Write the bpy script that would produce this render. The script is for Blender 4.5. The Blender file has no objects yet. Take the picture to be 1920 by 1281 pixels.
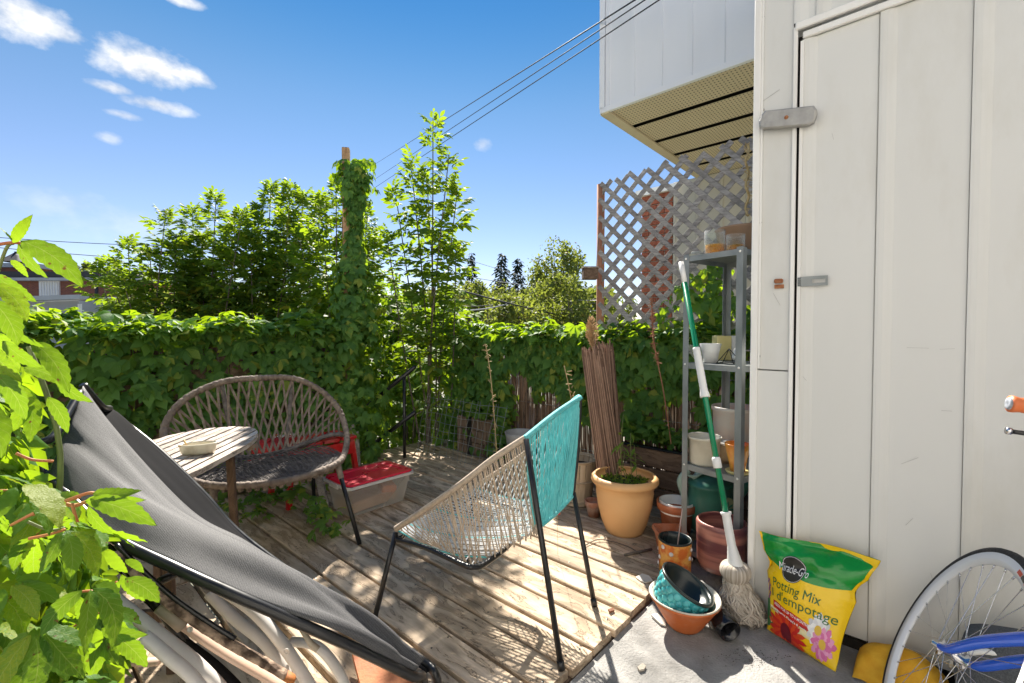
import bpy, bmesh, math, random
import numpy as np
from mathutils import Vector, Matrix, Quaternion
from mathutils import noise as mnoise
R = math.radians
rnd = random.Random(7)
S = bpy.context.scene
C = S.collection

# ---------------------------------------------------------------- camera
CAM = Vector((0.0, 0.0, 1.2)); FPX = 864.0; PITCH = R(1.46)
FH = Vector((math.cos(R(42)), math.sin(R(42)), 0)); RT = Vector((math.sin(R(42)), -math.cos(R(42)), 0))
cam = bpy.data.cameras.new('camera'); cam.sensor_width = 36; cam.lens = FPX / 1920 * 36
cam.clip_start = 0.02; cam.clip_end = 2000
co = bpy.data.objects.new('camera', cam); C.objects.link(co)
co.location = CAM; co.rotation_euler = (R(90) - PITCH, 0, R(-48)); S.camera = co

# ---------------------------------------------------------------- light
SUN_AZ, SUN_EL = 51.0, 43.0          # azimuth counted from +X towards +Y
SX, SY = math.cos(R(SUN_AZ)) * math.cos(R(SUN_EL)), math.sin(R(SUN_AZ)) * math.cos(R(SUN_EL))
sun = bpy.data.lights.new('sun', 'SUN'); sun.energy = 4.3; sun.angle = R(0.7); sun.color = (1, .93, .82)
so = bpy.data.objects.new('sun', sun); C.objects.link(so)
so.rotation_euler = Vector((SX, SY, math.sin(R(SUN_EL)))).to_track_quat('Z', 'Y').to_euler()
world = bpy.data.worlds.new('World'); S.world = world; world.use_nodes = True
S.view_settings.view_transform = 'Standard'; S.view_settings.look = 'None'
S.view_settings.exposure = 1.66; S.view_settings.gamma = 1.0; S.view_settings.use_curve_mapping = False
S.cycles.max_bounces = 8; S.cycles.transparent_max_bounces = 24
try: S.cycles.use_denoising = True
except Exception: pass

def raydir(px, py):
    a = (px - 960) / FPX; b = (640.5 - py) / FPX
    fw = FH * math.cos(PITCH) - Vector((0, 0, math.sin(PITCH)))
    up = Vector((0, 0, math.cos(PITCH))) + FH * math.sin(PITCH)
    d = fw + RT * a + up * b
    return d / d.dot(FH)
def W(px, py, D): return CAM + raydir(px, py) * D             # point at distance D in front
def G(px, py, z=0.0):                                          # point on the level z
    d = raydir(px, py); return CAM + d * ((z - CAM.z) / d.z)
def PX(px, py, X): d = raydir(px, py); return CAM + d * (X / d.x)
def PY(px, py, Y): d = raydir(px, py); return CAM + d * (Y / d.y)

# ---------------------------------------------------------------- sky with its clouds
nt = world.node_tree; nt.nodes.clear()
N = nt.nodes.new; L = nt.links.new
sky = N('ShaderNodeTexSky'); sky.sky_type = 'NISHITA'; sky.sun_disc = False
sky.sun_elevation = R(SUN_EL); sky.sun_rotation = R(90 - SUN_AZ); sky.air_density = 1.0; sky.dust_density = 0.0; sky.ozone_density = 4.0
tc = N('ShaderNodeTexCoord')
hs = N('ShaderNodeHueSaturation'); hs.inputs['Saturation'].default_value = 1.0; hs.inputs['Value'].default_value = 1.60
sepz = N('ShaderNodeSeparateXYZ'); L(tc.outputs['Generated'], sepz.inputs[0])
grd = N('ShaderNodeValToRGB'); grd.color_ramp.interpolation = 'B_SPLINE'; ge = grd.color_ramp.elements      # clearer air overhead, haze low down, the same all round
ge[0].position = 0.0; ge[0].color = (.46, .385, .39, 1); ge[1].position = 1.0; ge[1].color = (.12, .28, .35, 1)
for pz, cz in ((.22, (.42, .36, .38)), (.42, (.32, .37, .35)), (.56, (.12, .29, .35)), (.72, (.085, .25, .345))):
    g_ = ge.new(pz); g_.color = (*cz, 1)
L(sepz.outputs[2], grd.inputs[0])
gm = N('ShaderNodeMix'); gm.data_type = 'RGBA'; gm.blend_type = 'MULTIPLY'; gm.inputs[0].default_value = 1.0; L(sky.outputs[0], gm.inputs[6]); L(grd.outputs[0], gm.inputs[7])
L(gm.outputs[2], hs.inputs['Color'])
def mth(op, a, b=None, c=None, clamp=False):
    n = N('ShaderNodeMath'); n.operation = op; n.use_clamp = clamp
    for i, v in enumerate((a, b, c)):
        if v is None: continue
        if isinstance(v, (int, float)): n.inputs[i].default_value = v
        else: L(v, n.inputs[i])
    return n.outputs[0]
def vdot(a, vec):
    n = N('ShaderNodeVectorMath'); n.operation = 'DOT_PRODUCT'; L(a, n.inputs[0]); n.inputs[1].default_value = vec; return n.outputs['Value']
nz = N('ShaderNodeTexNoise'); nz.inputs['Scale'].default_value = 20; nz.inputs['Detail'].default_value = 7; nz.inputs['Roughness'].default_value = .58
mp = N('ShaderNodeMapping'); mp.inputs['Scale'].default_value = (1, 1, 1.5); L(tc.outputs['Generated'], mp.inputs[0]); L(mp.outputs[0], nz.inputs['Vector'])
dirv = tc.outputs['Generated']
mask = None
CLOUDS = [(40, 30, 76, 46, 1.0), (105, 58, 52, 22, .9), (272, 122, 92, 42, 1.0), (350, 142, 56, 20, .95), (212, 166, 46, 13, .8), (290, 196, 66, 14, .85), (232, 216, 34, 8, .55), (205, 259, 24, 12, .45),
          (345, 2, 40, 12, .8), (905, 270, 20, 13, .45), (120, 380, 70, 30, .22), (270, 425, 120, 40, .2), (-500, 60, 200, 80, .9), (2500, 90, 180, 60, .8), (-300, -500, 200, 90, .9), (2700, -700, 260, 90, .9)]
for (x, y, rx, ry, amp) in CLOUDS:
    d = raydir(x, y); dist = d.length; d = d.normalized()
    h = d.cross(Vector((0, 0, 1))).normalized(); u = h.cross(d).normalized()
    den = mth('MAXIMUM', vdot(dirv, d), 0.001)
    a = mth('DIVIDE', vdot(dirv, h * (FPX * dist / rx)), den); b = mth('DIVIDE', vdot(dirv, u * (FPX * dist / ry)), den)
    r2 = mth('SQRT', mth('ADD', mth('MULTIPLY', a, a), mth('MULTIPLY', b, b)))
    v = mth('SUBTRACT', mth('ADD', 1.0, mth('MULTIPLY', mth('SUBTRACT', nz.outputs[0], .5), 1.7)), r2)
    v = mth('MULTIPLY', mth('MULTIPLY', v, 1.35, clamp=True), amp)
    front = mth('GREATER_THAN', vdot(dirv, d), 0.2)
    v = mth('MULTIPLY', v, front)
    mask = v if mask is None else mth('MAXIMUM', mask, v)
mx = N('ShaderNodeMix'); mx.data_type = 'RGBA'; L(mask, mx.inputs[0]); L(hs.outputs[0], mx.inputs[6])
# cloud brightness follows the sky's own scale
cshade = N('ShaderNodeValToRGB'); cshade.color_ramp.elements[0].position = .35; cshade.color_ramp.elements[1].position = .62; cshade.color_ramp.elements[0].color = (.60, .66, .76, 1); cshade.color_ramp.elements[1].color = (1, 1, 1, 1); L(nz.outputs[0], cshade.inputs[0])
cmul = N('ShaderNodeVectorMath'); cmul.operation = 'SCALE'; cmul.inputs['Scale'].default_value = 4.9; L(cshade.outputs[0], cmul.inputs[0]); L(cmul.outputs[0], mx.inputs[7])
bg = N('ShaderNodeBackground'); bg.inputs[1].default_value = 0.075; L(mx.outputs[2], bg.inputs[0])
wo = N('ShaderNodeOutputWorld'); L(bg.outputs[0], wo.inputs[0])

# ---------------------------------------------------------------- materials
MATS = {}
def _new(name):
    m = bpy.data.materials.new(name); m.use_nodes = True; m.node_tree.nodes.clear(); return m, m.node_tree
def mat(name, col, rough=.6, var=.15, scale=12, bump=0.0, bscale=60, metal=0.0, stretch=(1, 1, 1), col2=None, dirt=None, dirt_scale=3, dirt_amt=.5, spec=.5, alpha=None, trans=0, ior=1.45, coat=0, per_obj=0.0, contrast=None):
    if name in MATS: return MATS[name]
    m, t = _new(name); n = t.nodes.new; l = t.links.new
    out = n('ShaderNodeOutputMaterial'); p = n('ShaderNodeBsdfPrincipled'); l(p.outputs[0], out.inputs[0])
    tcn = n('ShaderNodeTexCoord'); mpn = n('ShaderNodeMapping'); mpn.inputs['Scale'].default_value = stretch; l(tcn.outputs['Object'], mpn.inputs[0])
    oi = n('ShaderNodeObjectInfo')
    add = n('ShaderNodeVectorMath'); add.operation = 'ADD'; l(mpn.outputs[0], add.inputs[0])
    sc = n('ShaderNodeVectorMath'); sc.operation = 'SCALE'; sc.inputs[0].default_value = (13.1, 7.7, 5.3); l(oi.outputs['Random'], sc.inputs['Scale']); l(sc.outputs[0], add.inputs[1])
    no = n('ShaderNodeTexNoise'); no.inputs['Scale'].default_value = scale; no.inputs['Detail'].default_value = 6; l(add.outputs[0], no.inputs['Vector'])
    cr = n('ShaderNodeValToRGB'); c2 = col2 or tuple(min(1, c * (1 + var)) for c in col); c1 = tuple(c * (1 - var) for c in col) if col2 is None else col
    lo, hi = contrast or (.3, .7)
    cr.color_ramp.elements[0].position = lo; cr.color_ramp.elements[1].position = hi
    cr.color_ramp.elements[0].color = (*c1, 1); cr.color_ramp.elements[1].color = (*c2, 1)
    l(no.outputs[0], cr.inputs[0]); colout = cr.outputs[0]
    if dirt:
        n2 = n('ShaderNodeTexNoise'); n2.inputs['Scale'].default_value = dirt_scale; n2.inputs['Detail'].default_value = 8; n2.inputs['Roughness'].default_value = .65; l(add.outputs[0], n2.inputs['Vector'])
        r2 = n('ShaderNodeMapRange'); r2.inputs['From Min'].default_value = .48; r2.inputs['From Max'].default_value = .75; r2.inputs['To Max'].default_value = dirt_amt; l(n2.outputs[0], r2.inputs[0])
        mm = n('ShaderNodeMix'); mm.data_type = 'RGBA'; l(r2.outputs[0], mm.inputs[0]); l(colout, mm.inputs[6]); mm.inputs[7].default_value = (*dirt, 1); colout = mm.outputs[2]
    if per_obj:
        hv = n('ShaderNodeHueSaturation'); mr = n('ShaderNodeMapRange'); mr.inputs['To Min'].default_value = 1 - per_obj; mr.inputs['To Max'].default_value = 1 + per_obj
        l(oi.outputs['Random'], mr.inputs[0]); l(mr.outputs[0], hv.inputs['Value']); l(colout, hv.inputs['Color']); colout = hv.outputs[0]
    l(colout, p.inputs['Base Color'])
    rr = n('ShaderNodeMapRange'); rr.inputs['To Min'].default_value = max(.02, rough - .1); rr.inputs['To Max'].default_value = min(1, rough + .1); l(no.outputs[0], rr.inputs[0]); l(rr.outputs[0], p.inputs['Roughness'])
    p.inputs['Metallic'].default_value = metal; p.inputs['IOR'].default_value = ior
    p.inputs['Transmission Weight'].default_value = trans; p.inputs['Specular IOR Level'].default_value = spec; p.inputs['Coat Weight'].default_value = coat
    if alpha is not None: p.inputs['Alpha'].default_value = alpha
    if bump:
        nb = n('ShaderNodeTexNoise'); nb.inputs['Scale'].default_value = bscale; nb.inputs['Detail'].default_value = 5; l(add.outputs[0], nb.inputs['Vector'])
        b = n('ShaderNodeBump'); b.inputs['Strength'].default_value = bump; b.inputs['Distance'].default_value = .01; l(nb.outputs[0], b.inputs['Height']); l(b.outputs[0], p.inputs['Normal'])
    MATS[name] = m; return m

def leafmat(name, dark, lite, trans_col, tw=.45, rough=.42, veins=False):
    m, t = _new(name); n = t.nodes.new; l = t.links.new
    out = n('ShaderNodeOutputMaterial'); geo = n('ShaderNodeNewGeometry'); oi = n('ShaderNodeObjectInfo')
    ad = n('ShaderNodeMath'); ad.operation = 'ADD'; l(geo.outputs['Random Per Island'], ad.inputs[0]); l(oi.outputs['Random'], ad.inputs[1])
    fr = n('ShaderNodeMath'); fr.operation = 'FRACT'; l(ad.outputs[0], fr.inputs[0])
    tcn = n('ShaderNodeTexCoord'); no = n('ShaderNodeTexNoise'); no.inputs['Scale'].default_value = 40; no.inputs['Detail'].default_value = 4; l(tcn.outputs['Object'], no.inputs['Vector'])
    cr = n('ShaderNodeValToRGB'); e = cr.color_ramp.elements
    e[0].color = (*dark, 1); e[1].color = (*lite, 1); e[1].position = .93
    x = e.new(.97); x.color = (lite[0] * 2.2, lite[1] * 1.25, lite[2], 1)
    mixf = n('ShaderNodeMath'); mixf.operation = 'MULTIPLY_ADD'; l(no.outputs[0], mixf.inputs[0]); mixf.inputs[1].default_value = .35; mm2 = n('ShaderNodeMath'); mm2.operation = 'MULTIPLY'; l(fr.outputs[0], mm2.inputs[0]); mm2.inputs[1].default_value = .85; l(mm2.outputs[0], mixf.inputs[2])
    l(mixf.outputs[0], cr.inputs[0])
    d = n('ShaderNodeBsdfPrincipled'); l(cr.outputs[0], d.inputs['Base Color']); d.inputs['Roughness'].default_value = rough; d.inputs['Specular IOR Level'].default_value = .16
    tr = n('ShaderNodeBsdfTranslucent')
    tm = n('ShaderNodeMix'); tm.data_type = 'RGBA'; l(fr.outputs[0], tm.inputs[0]); tm.inputs[6].default_value = (*[c * .65 for c in trans_col], 1); tm.inputs[7].default_value = (*trans_col, 1); l(tm.outputs[2], tr.inputs[0])
    mixs = n('ShaderNodeMixShader'); mixs.inputs[0].default_value = tw; l(d.outputs[0], mixs.inputs[1]); l(tr.outputs[0], mixs.inputs[2]); l(mixs.outputs[0], out.inputs[0])
    bp = n('ShaderNodeBump'); bp.inputs['Strength'].default_value = .25; bp.inputs['Distance'].default_value = .004; l(no.outputs[0], bp.inputs['Height']); l(bp.outputs[0], d.inputs['Normal'])
    if veins:
        uvn = n('ShaderNodeUVMap'); sp = n('ShaderNodeSeparateXYZ'); l(uvn.outputs[0], sp.inputs[0])
        def ma(op, a, b=None, c=None):
            q = n('ShaderNodeMath'); q.operation = op
            for i, v in enumerate((a, b, c)):
                if v is None: continue
                if isinstance(v, (int, float)): q.inputs[i].default_value = v
                else: l(v, q.inputs[i])
            return q.outputs[0]
        ax = ma('ABSOLUTE', ma('SUBTRACT', sp.outputs[0], .5)); side = ma('ABSOLUTE', ma('SUBTRACT', ma('FRACT', ma('SUBTRACT', ma('MULTIPLY', sp.outputs[1], 8.0), ma('MULTIPLY', ax, 3.6))), .5))
        v1 = ma('LESS_THAN', ax, .018); v2 = ma('MULTIPLY', ma('LESS_THAN', side, .055), .55); vv = ma('MAXIMUM', v1, v2)
        for tgt, src in ((d.inputs['Base Color'], cr.outputs[0]), (tr.inputs[0], tm.outputs[2])):
            mi = n('ShaderNodeMix'); mi.data_type = 'RGBA'; l(ma('MULTIPLY', vv, .5), mi.inputs[0]); l(src, mi.inputs[6]); mi.inputs[7].default_value = (.34, .42, .10, 1)
            sn = n('ShaderNodeTexNoise'); sn.inputs['Scale'].default_value = 7; sn.inputs['Detail'].default_value = 5; adn = n('ShaderNodeVectorMath'); adn.operation = 'ADD'; sc_ = n('ShaderNodeVectorMath'); sc_.operation = 'SCALE'; sc_.inputs[0].default_value = (31, 17, 9); l(fr.outputs[0], sc_.inputs['Scale']); l(tcn.outputs['Object'], adn.inputs[0]); l(sc_.outputs[0], adn.inputs[1]); l(adn.outputs[0], sn.inputs['Vector'])
            sm = n('ShaderNodeMapRange'); sm.inputs['From Min'].default_value = .66; sm.inputs['From Max'].default_value = .72; l(sn.outputs[0], sm.inputs[0])
            m3 = n('ShaderNodeMix'); m3.data_type = 'RGBA'; l(sm.outputs[0], m3.inputs[0]); l(mi.outputs[2], m3.inputs[6]); m3.inputs[7].default_value = (.16, .08, .025, 1); l(m3.outputs[2], tgt)
    MATS[name] = m; return m

def woodmat(name, c1, c2, axis='y', crack=.5, scale=1.0, rough=.8, per_obj=.12, stain=None):
    """weathered timber: long grain, dark checks, knots"""
    m, t = _new(name); n = t.nodes.new; l = t.links.new
    out = n('ShaderNodeOutputMaterial'); p = n('ShaderNodeBsdfPrincipled'); l(p.outputs[0], out.inputs[0]); p.inputs['Roughness'].default_value = rough; p.inputs['Specular IOR Level'].default_value = .25
    tcn = n('ShaderNodeTexCoord'); oi = n('ShaderNodeObjectInfo')
    s = [22 * scale] * 3; s['xyz'.index(axis)] = 1.3 * scale
    mpn = n('ShaderNodeMapping'); mpn.inputs['Scale'].default_value = s; l(tcn.outputs['Object'], mpn.inputs[0])
    sc = n('ShaderNodeVectorMath'); sc.operation = 'SCALE'; sc.inputs[0].default_value = (113.1, 77.7, 95.3); l(oi.outputs['Random'], sc.inputs['Scale'])
    add = n('ShaderNodeVectorMath'); add.operation = 'ADD'; l(mpn.outputs[0], add.inputs[0]); l(sc.outputs[0], add.inputs[1])
    # low frequency warp gives the flowing cathedral grain
    s2 = [5 * scale] * 3; s2['xyz'.index(axis)] = 2.2 * scale
    mp2 = n('ShaderNodeMapping'); mp2.inputs['Scale'].default_value = s2; l(tcn.outputs['Object'], mp2.inputs[0])
    add2 = n('ShaderNodeVectorMath'); add2.operation = 'ADD'; l(mp2.outputs[0], add2.inputs[0]); l(sc.outputs[0], add2.inputs[1])
    wn = n('ShaderNodeTexNoise'); wn.inputs['Scale'].default_value = 1.0; wn.inputs['Detail'].default_value = 2; l(add2.outputs[0], wn.inputs['Vector'])
    wsc = n('ShaderNodeVectorMath'); wsc.operation = 'SCALE'; wsc.inputs['Scale'].default_value = 4.5; l(wn.outputs['Color'], wsc.inputs[0])
    add3 = n('ShaderNodeVectorMath'); add3.operation = 'ADD'; l(add.outputs[0], add3.inputs[0]); l(wsc.outputs[0], add3.inputs[1])
    g1 = n('ShaderNodeTexNoise'); g1.inputs['Scale'].default_value = 1.0; g1.inputs['Detail'].default_value = 8; g1.inputs['Roughness'].default_value = .6; l(add3.outputs[0], g1.inputs['Vector'])
    g2 = n('ShaderNodeTexNoise'); g2.inputs['Scale'].default_value = 1.0; g2.inputs['Detail'].default_value = 5; l(add2.outputs[0], g2.inputs['Vector'])
    cr = n('ShaderNodeValToRGB'); e = cr.color_ramp.elements; e[0].position = .3; e[1].position = .68; e[0].color = (*c1, 1); e[1].color = (*c2, 1); l(g1.outputs[0], cr.inputs[0])
    tone = n('ShaderNodeMapRange'); tone.inputs['From Min'].default_value = .3; tone.inputs['From Max'].default_value = .7; tone.inputs['To Min'].default_value = .72; tone.inputs['To Max'].default_value = 1.18; l(g2.outputs[0], tone.inputs[0])
    # checks: thin dark lines where the warped grain noise crosses its middle
    ck = n('ShaderNodeMath'); ck.operation = 'SUBTRACT'; l(g1.outputs[0], ck.inputs[0]); ck.inputs[1].default_value = .47
    ab = n('ShaderNodeMath'); ab.operation = 'ABSOLUTE'; l(ck.outputs[0], ab.inputs[0])
    cm = n('ShaderNodeMapRange'); cm.inputs['From Min'].default_value = 0; cm.inputs['From Max'].default_value = .012; cm.inputs['To Min'].default_value = 1 - crack; cm.inputs['To Max'].default_value = 1; l(ab.outputs[0], cm.inputs[0])
    vo = n('ShaderNodeTexVoronoi'); vs = [7.0 * scale] * 3; vs['xyz'.index(axis)] = 2.6 * scale; mp3 = n('ShaderNodeMapping'); mp3.inputs['Scale'].default_value = vs; l(tcn.outputs['Object'], mp3.inputs[0])
    add4 = n('ShaderNodeVectorMath'); add4.operation = 'ADD'; l(mp3.outputs[0], add4.inputs[0]); l(sc.outputs[0], add4.inputs[1]); l(add4.outputs[0], vo.inputs['Vector']); vo.inputs['Scale'].default_value = 1
    kn = n('ShaderNodeMapRange'); kn.inputs['From Min'].default_value = .07; kn.inputs['From Max'].default_value = .2; kn.inputs['To Min'].default_value = .42; kn.inputs['To Max'].default_value = 1; l(vo.outputs['Distance'], kn.inputs[0])
    v1 = n('ShaderNodeMath'); v1.operation = 'MULTIPLY'; l(tone.outputs[0], v1.inputs[0]); l(cm.outputs[0], v1.inputs[1])
    v2 = n('ShaderNodeMath'); v2.operation = 'MULTIPLY'; l(v1.outputs[0], v2.inputs[0]); l(kn.outputs[0], v2.inputs[1])
    po = n('ShaderNodeMapRange'); po.inputs['To Min'].default_value = 1 - per_obj; po.inputs['To Max'].default_value = 1 + per_obj; l(oi.outputs['Random'], po.inputs[0])
    v3 = n('ShaderNodeMath'); v3.operation = 'MULTIPLY'; l(v2.outputs[0], v3.inputs[0]); l(po.outputs[0], v3.inputs[1])
    hv = n('ShaderNodeHueSaturation'); l(v3.outputs[0], hv.inputs['Value']); l(cr.outputs[0], hv.inputs['Color'])
    l(hv.outputs[0], p.inputs['Base Color'])
    b = n('ShaderNodeBump'); b.inputs['Strength'].default_value = .55; b.inputs['Distance'].default_value = .004; l(v1.outputs[0], b.inputs['Height']); l(b.outputs[0], p.inputs['Normal'])
    MATS[name] = m; return m

def glassmat(name, tint, alpha_mix, rough=.03, strength=.75):
    m, t = _new(name); n = t.nodes.new; l = t.links.new
    out = n('ShaderNodeOutputMaterial'); tr = n('ShaderNodeBsdfTransparent'); tr.inputs[0].default_value = (*tint, 1)
    g = n('ShaderNodeBsdfPrincipled'); g.inputs['Base Color'].default_value = (*[min(1, c) for c in tint], 1); g.inputs['Roughness'].default_value = rough
    fr = n('ShaderNodeLayerWeight'); fr.inputs[0].default_value = .16
    ma = n('ShaderNodeMath'); ma.operation = 'ADD'; ma.use_clamp = True; l(fr.outputs['Facing'], ma.inputs[0]); ma.inputs[1].default_value = alpha_mix * .6
    mu = n('ShaderNodeMath'); mu.operation = 'MULTIPLY'; l(ma.outputs[0], mu.inputs[0]); mu.inputs[1].default_value = strength
    mi = n('ShaderNodeMixShader'); l(mu.outputs[0], mi.inputs[0]); l(tr.outputs[0], mi.inputs[1]); l(g.outputs[0], mi.inputs[2]); l(mi.outputs[0], out.inputs[0])
    MATS[name] = m; return m

# ---------------------------------------------------------------- mesh builder
class MB:
    def __init__(s): s.v = []; s.f = []; s.sm = []
    def add(s, vs, fs, smooth=False):
        o = len(s.v); s.v += [Vector(v) for v in vs]; s.f += [tuple(i + o for i in f) for f in fs]; s.sm += [smooth] * len(fs); return s
    def box(s, c, size, rot=None, bev=0.0):
        c = Vector(c); hx, hy, hz = [q / 2 for q in size]; rot = rot or Matrix.Identity(3)
        if bev <= 0:
            vs = [c + rot @ Vector((x * hx, y * hy, z * hz)) for x in (-1, 1) for y in (-1, 1) for z in (-1, 1)]
            return s.add(vs, [(0, 1, 3, 2), (4, 6, 7, 5), (0, 4, 5, 1), (2, 3, 7, 6), (0, 2, 6, 4), (1, 5, 7, 3)])
        b = min(bev, hx * .9, hy * .9, hz * .9)
        vs = []; idx = {}
        for x in (-1, 1):
            for y in (-1, 1):
                for z in (-1, 1):
                    for k, (a, bb, cc) in enumerate(((hx, hy - b, hz - b), (hx - b, hy, hz - b), (hx - b, hy - b, hz))):
                        idx[(x, y, z, k)] = len(vs); vs.append(c + rot @ Vector((x * a, y * bb, z * cc)))
        fs = []
        for sg in (-1, 1):
            fs.append([idx[(sg, a, bb, 0)] for a, bb in ((-1, -1), (1, -1), (1, 1), (-1, 1))][::sg])
            fs.append([idx[(a, sg, bb, 1)] for a, bb in ((-1, -1), (-1, 1), (1, 1), (1, -1))][::sg])
            fs.append([idx[(a, bb, sg, 2)] for a, bb in ((-1, -1), (1, -1), (1, 1), (-1, 1))][::sg])
        for a in (-1, 1):
            for bb in (-1, 1):
                q = a * bb
                fs.append([idx[(a, bb, -1, 0)], idx[(a, bb, 1, 0)], idx[(a, bb, 1, 1)], idx[(a, bb, -1, 1)]][::-q])
                fs.append([idx[(-1, a, bb, 1)], idx[(1, a, bb, 1)], idx[(1, a, bb, 2)], idx[(-1, a, bb, 2)]][::-q])
                fs.append([idx[(a, -1, bb, 0)], idx[(a, 1, bb, 0)], idx[(a, 1, bb, 2)], idx[(a, -1, bb, 2)]][::q])
                for z in (-1, 1):
                    fs.append([idx[(a, bb, z, 0)], idx[(a, bb, z, 1)], idx[(a, bb, z, 2)]][::q * z])
        return s.add(vs, fs)
    def bar(s, a, b, w, t, up=(0, 0, 1), bev=0.0):
        a, b = Vector(a), Vector(b); y = (b - a); ln = y.length; y.normalize(); up = Vector(up)
        x = y.cross(up)
        if x.length < 1e-4: x = y.cross(Vector((1, 0, 0)))
        x.normalize(); z = x.cross(y).normalized()
        return s.box((a + b) / 2, (w, ln, t), Matrix((x, y, z)).transposed(), bev)
    def tube(s, pts, r, n=8, cap=True, closed=False, smooth=True, flat=None):
        pts = [Vector(p) for p in pts]; m = len(pts)
        rs = r if isinstance(r, (list, tuple)) else [r] * m
        tg = []
        for i in range(m):
            if closed: t = pts[(i + 1) % m] - pts[i - 1]
            else: t = pts[min(i + 1, m - 1)] - pts[max(i - 1, 0)]
            tg.append(t.normalized() if t.length > 1e-9 else Vector((0, 0, 1)))
        up = Vector((0, 0, 1)) if abs(tg[0].z) < .9 else Vector((1, 0, 0))
        nx = tg[0].cross(up).normalized(); fr = []
        for i in range(m):
            if i: nx = (nx - tg[i] * nx.dot(tg[i])); nx = nx.normalized() if nx.length > 1e-6 else tg[i].orthogonal().normalized()
            fr.append((nx.copy(), tg[i].cross(nx).normalized()))
        vs = []
        for i in range(m):
            for k in range(n):
                a = 2 * math.pi * k / n
                vs.append(pts[i] + fr[i][0] * (math.cos(a) * rs[i]) + fr[i][1] * (math.sin(a) * rs[i] * (flat or 1)))
        fs = []
        for i in range(m if closed else m - 1):
            j = (i + 1) % m
            for k in range(n): fs.append((i * n + k, i * n + (k + 1) % n, j * n + (k + 1) % n, j * n + k))
        if cap and not closed: fs += [tuple(range(n))[::-1], tuple((m - 1) * n + k for k in range(n))]
        return s.add(vs, fs, smooth)
    def lathe(s, prof, c=(0, 0, 0), n=32, rot=None, smooth=True, sx=1, sy=1, wob=0):
        c = Vector(c); rot = rot or Matrix.Identity(3); vs = []
        for (r, z) in prof:
            for k in range(n):
                a = 2 * math.pi * k / n; q = 1 + wob * math.sin(3 * a + z * 9)
                vs.append(c + rot @ Vector((r * math.cos(a) * sx * q, r * math.sin(a) * sy * q, z)))
        fs = []; m = len(prof)
        for i in range(m - 1):
            for k in range(n): fs.append((i * n + k, i * n + (k + 1) % n, (i + 1) * n + (k + 1) % n, (i + 1) * n + k))
        s.add(vs, fs, smooth)
        return s
    def grid(s, fn, nu, nv, smooth=True):
        vs = [fn(i / nu, j / nv) for j in range(nv + 1) for i in range(nu + 1)]
        fs = [(j * (nu + 1) + i, j * (nu + 1) + i + 1, (j + 1) * (nu + 1) + i + 1, (j + 1) * (nu + 1) + i) for j in range(nv) for i in range(nu)]
        return s.add(vs, fs, smooth)
    def build(s, name, m, parent=None, **kw):
        loc = Vector(kw.pop('loc', (0, 0, 0)))
        if parent is not None:
            bpl = TLOC[parent.name]; loc0 = bpl
        elif 'origin' in kw: loc0 = Vector(kw.pop('origin')); loc = loc0
        else: loc0 = Vector((0, 0, 0))
        me = bpy.data.meshes.new(name)
        me.from_pydata([v - loc0 for v in s.v], [], s.f); me.materials.append(m)
        me.polygons.foreach_set('use_smooth', s.sm); me.update()
        o = bpy.data.objects.new(name, me); C.objects.link(o)
        if parent is not None: o.parent = parent; TLOC[o.name] = loc0
        else: o.location = loc0; TLOC[o.name] = loc0
        for k, v in kw.items(): o[k] = v
        return o
TLOC = {}
def thing(name, label, cat, loc=(0, 0, 0), group=None, kind=None):
    o = bpy.data.objects.new(name, None); C.objects.link(o); o.location = Vector(loc); o.empty_display_size = .1; TLOC[o.name] = Vector(loc)
    if label: o['label'] = label
    if cat: o['category'] = cat
    if group: o['group'] = group
    if kind: o['kind'] = kind
    return o
def cr_spline(pts, n, closed=False):
    pts = [Vector(p) for p in pts]; m = len(pts); out = []
    segs = m if closed else m - 1
    for i in range(segs):
        if closed: p0, p1, p2, p3 = pts[i - 1], pts[i], pts[(i + 1) % m], pts[(i + 2) % m]
        else: p0, p1, p2, p3 = pts[max(i - 1, 0)], pts[i], pts[i + 1], pts[min(i + 2, m - 1)]
        for k in range(n):
            t = k / n
            out.append(.5 * ((2 * p1) + (p2 - p0) * t + (2 * p0 - 5 * p1 + 4 * p2 - p3) * t * t + (3 * p1 - p0 - 3 * p2 + p3) * t ** 3))
    if not closed: out.append(pts[-1])
    return out
def resample(pts, n, closed=False):
    P = [Vector(p) for p in pts] + ([Vector(pts[0])] if closed else [])
    d = [0]
    for i in range(1, len(P)): d.append(d[-1] + (P[i] - P[i - 1]).length)
    out = []; j = 0
    for k in range(n):
        t = d[-1] * k / (n if closed else n - 1)
        while j < len(d) - 2 and d[j + 1] < t: j += 1
        w = (t - d[j]) / max(1e-9, d[j + 1] - d[j]); out.append(P[j].lerp(P[j + 1], min(1, max(0, w))))
    return out
def along(pts, t):
    i = max(0, min(1, t)) * (len(pts) - 1); a = int(min(i, len(pts) - 2)); return pts[a].lerp(pts[a + 1], i - a)

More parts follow.
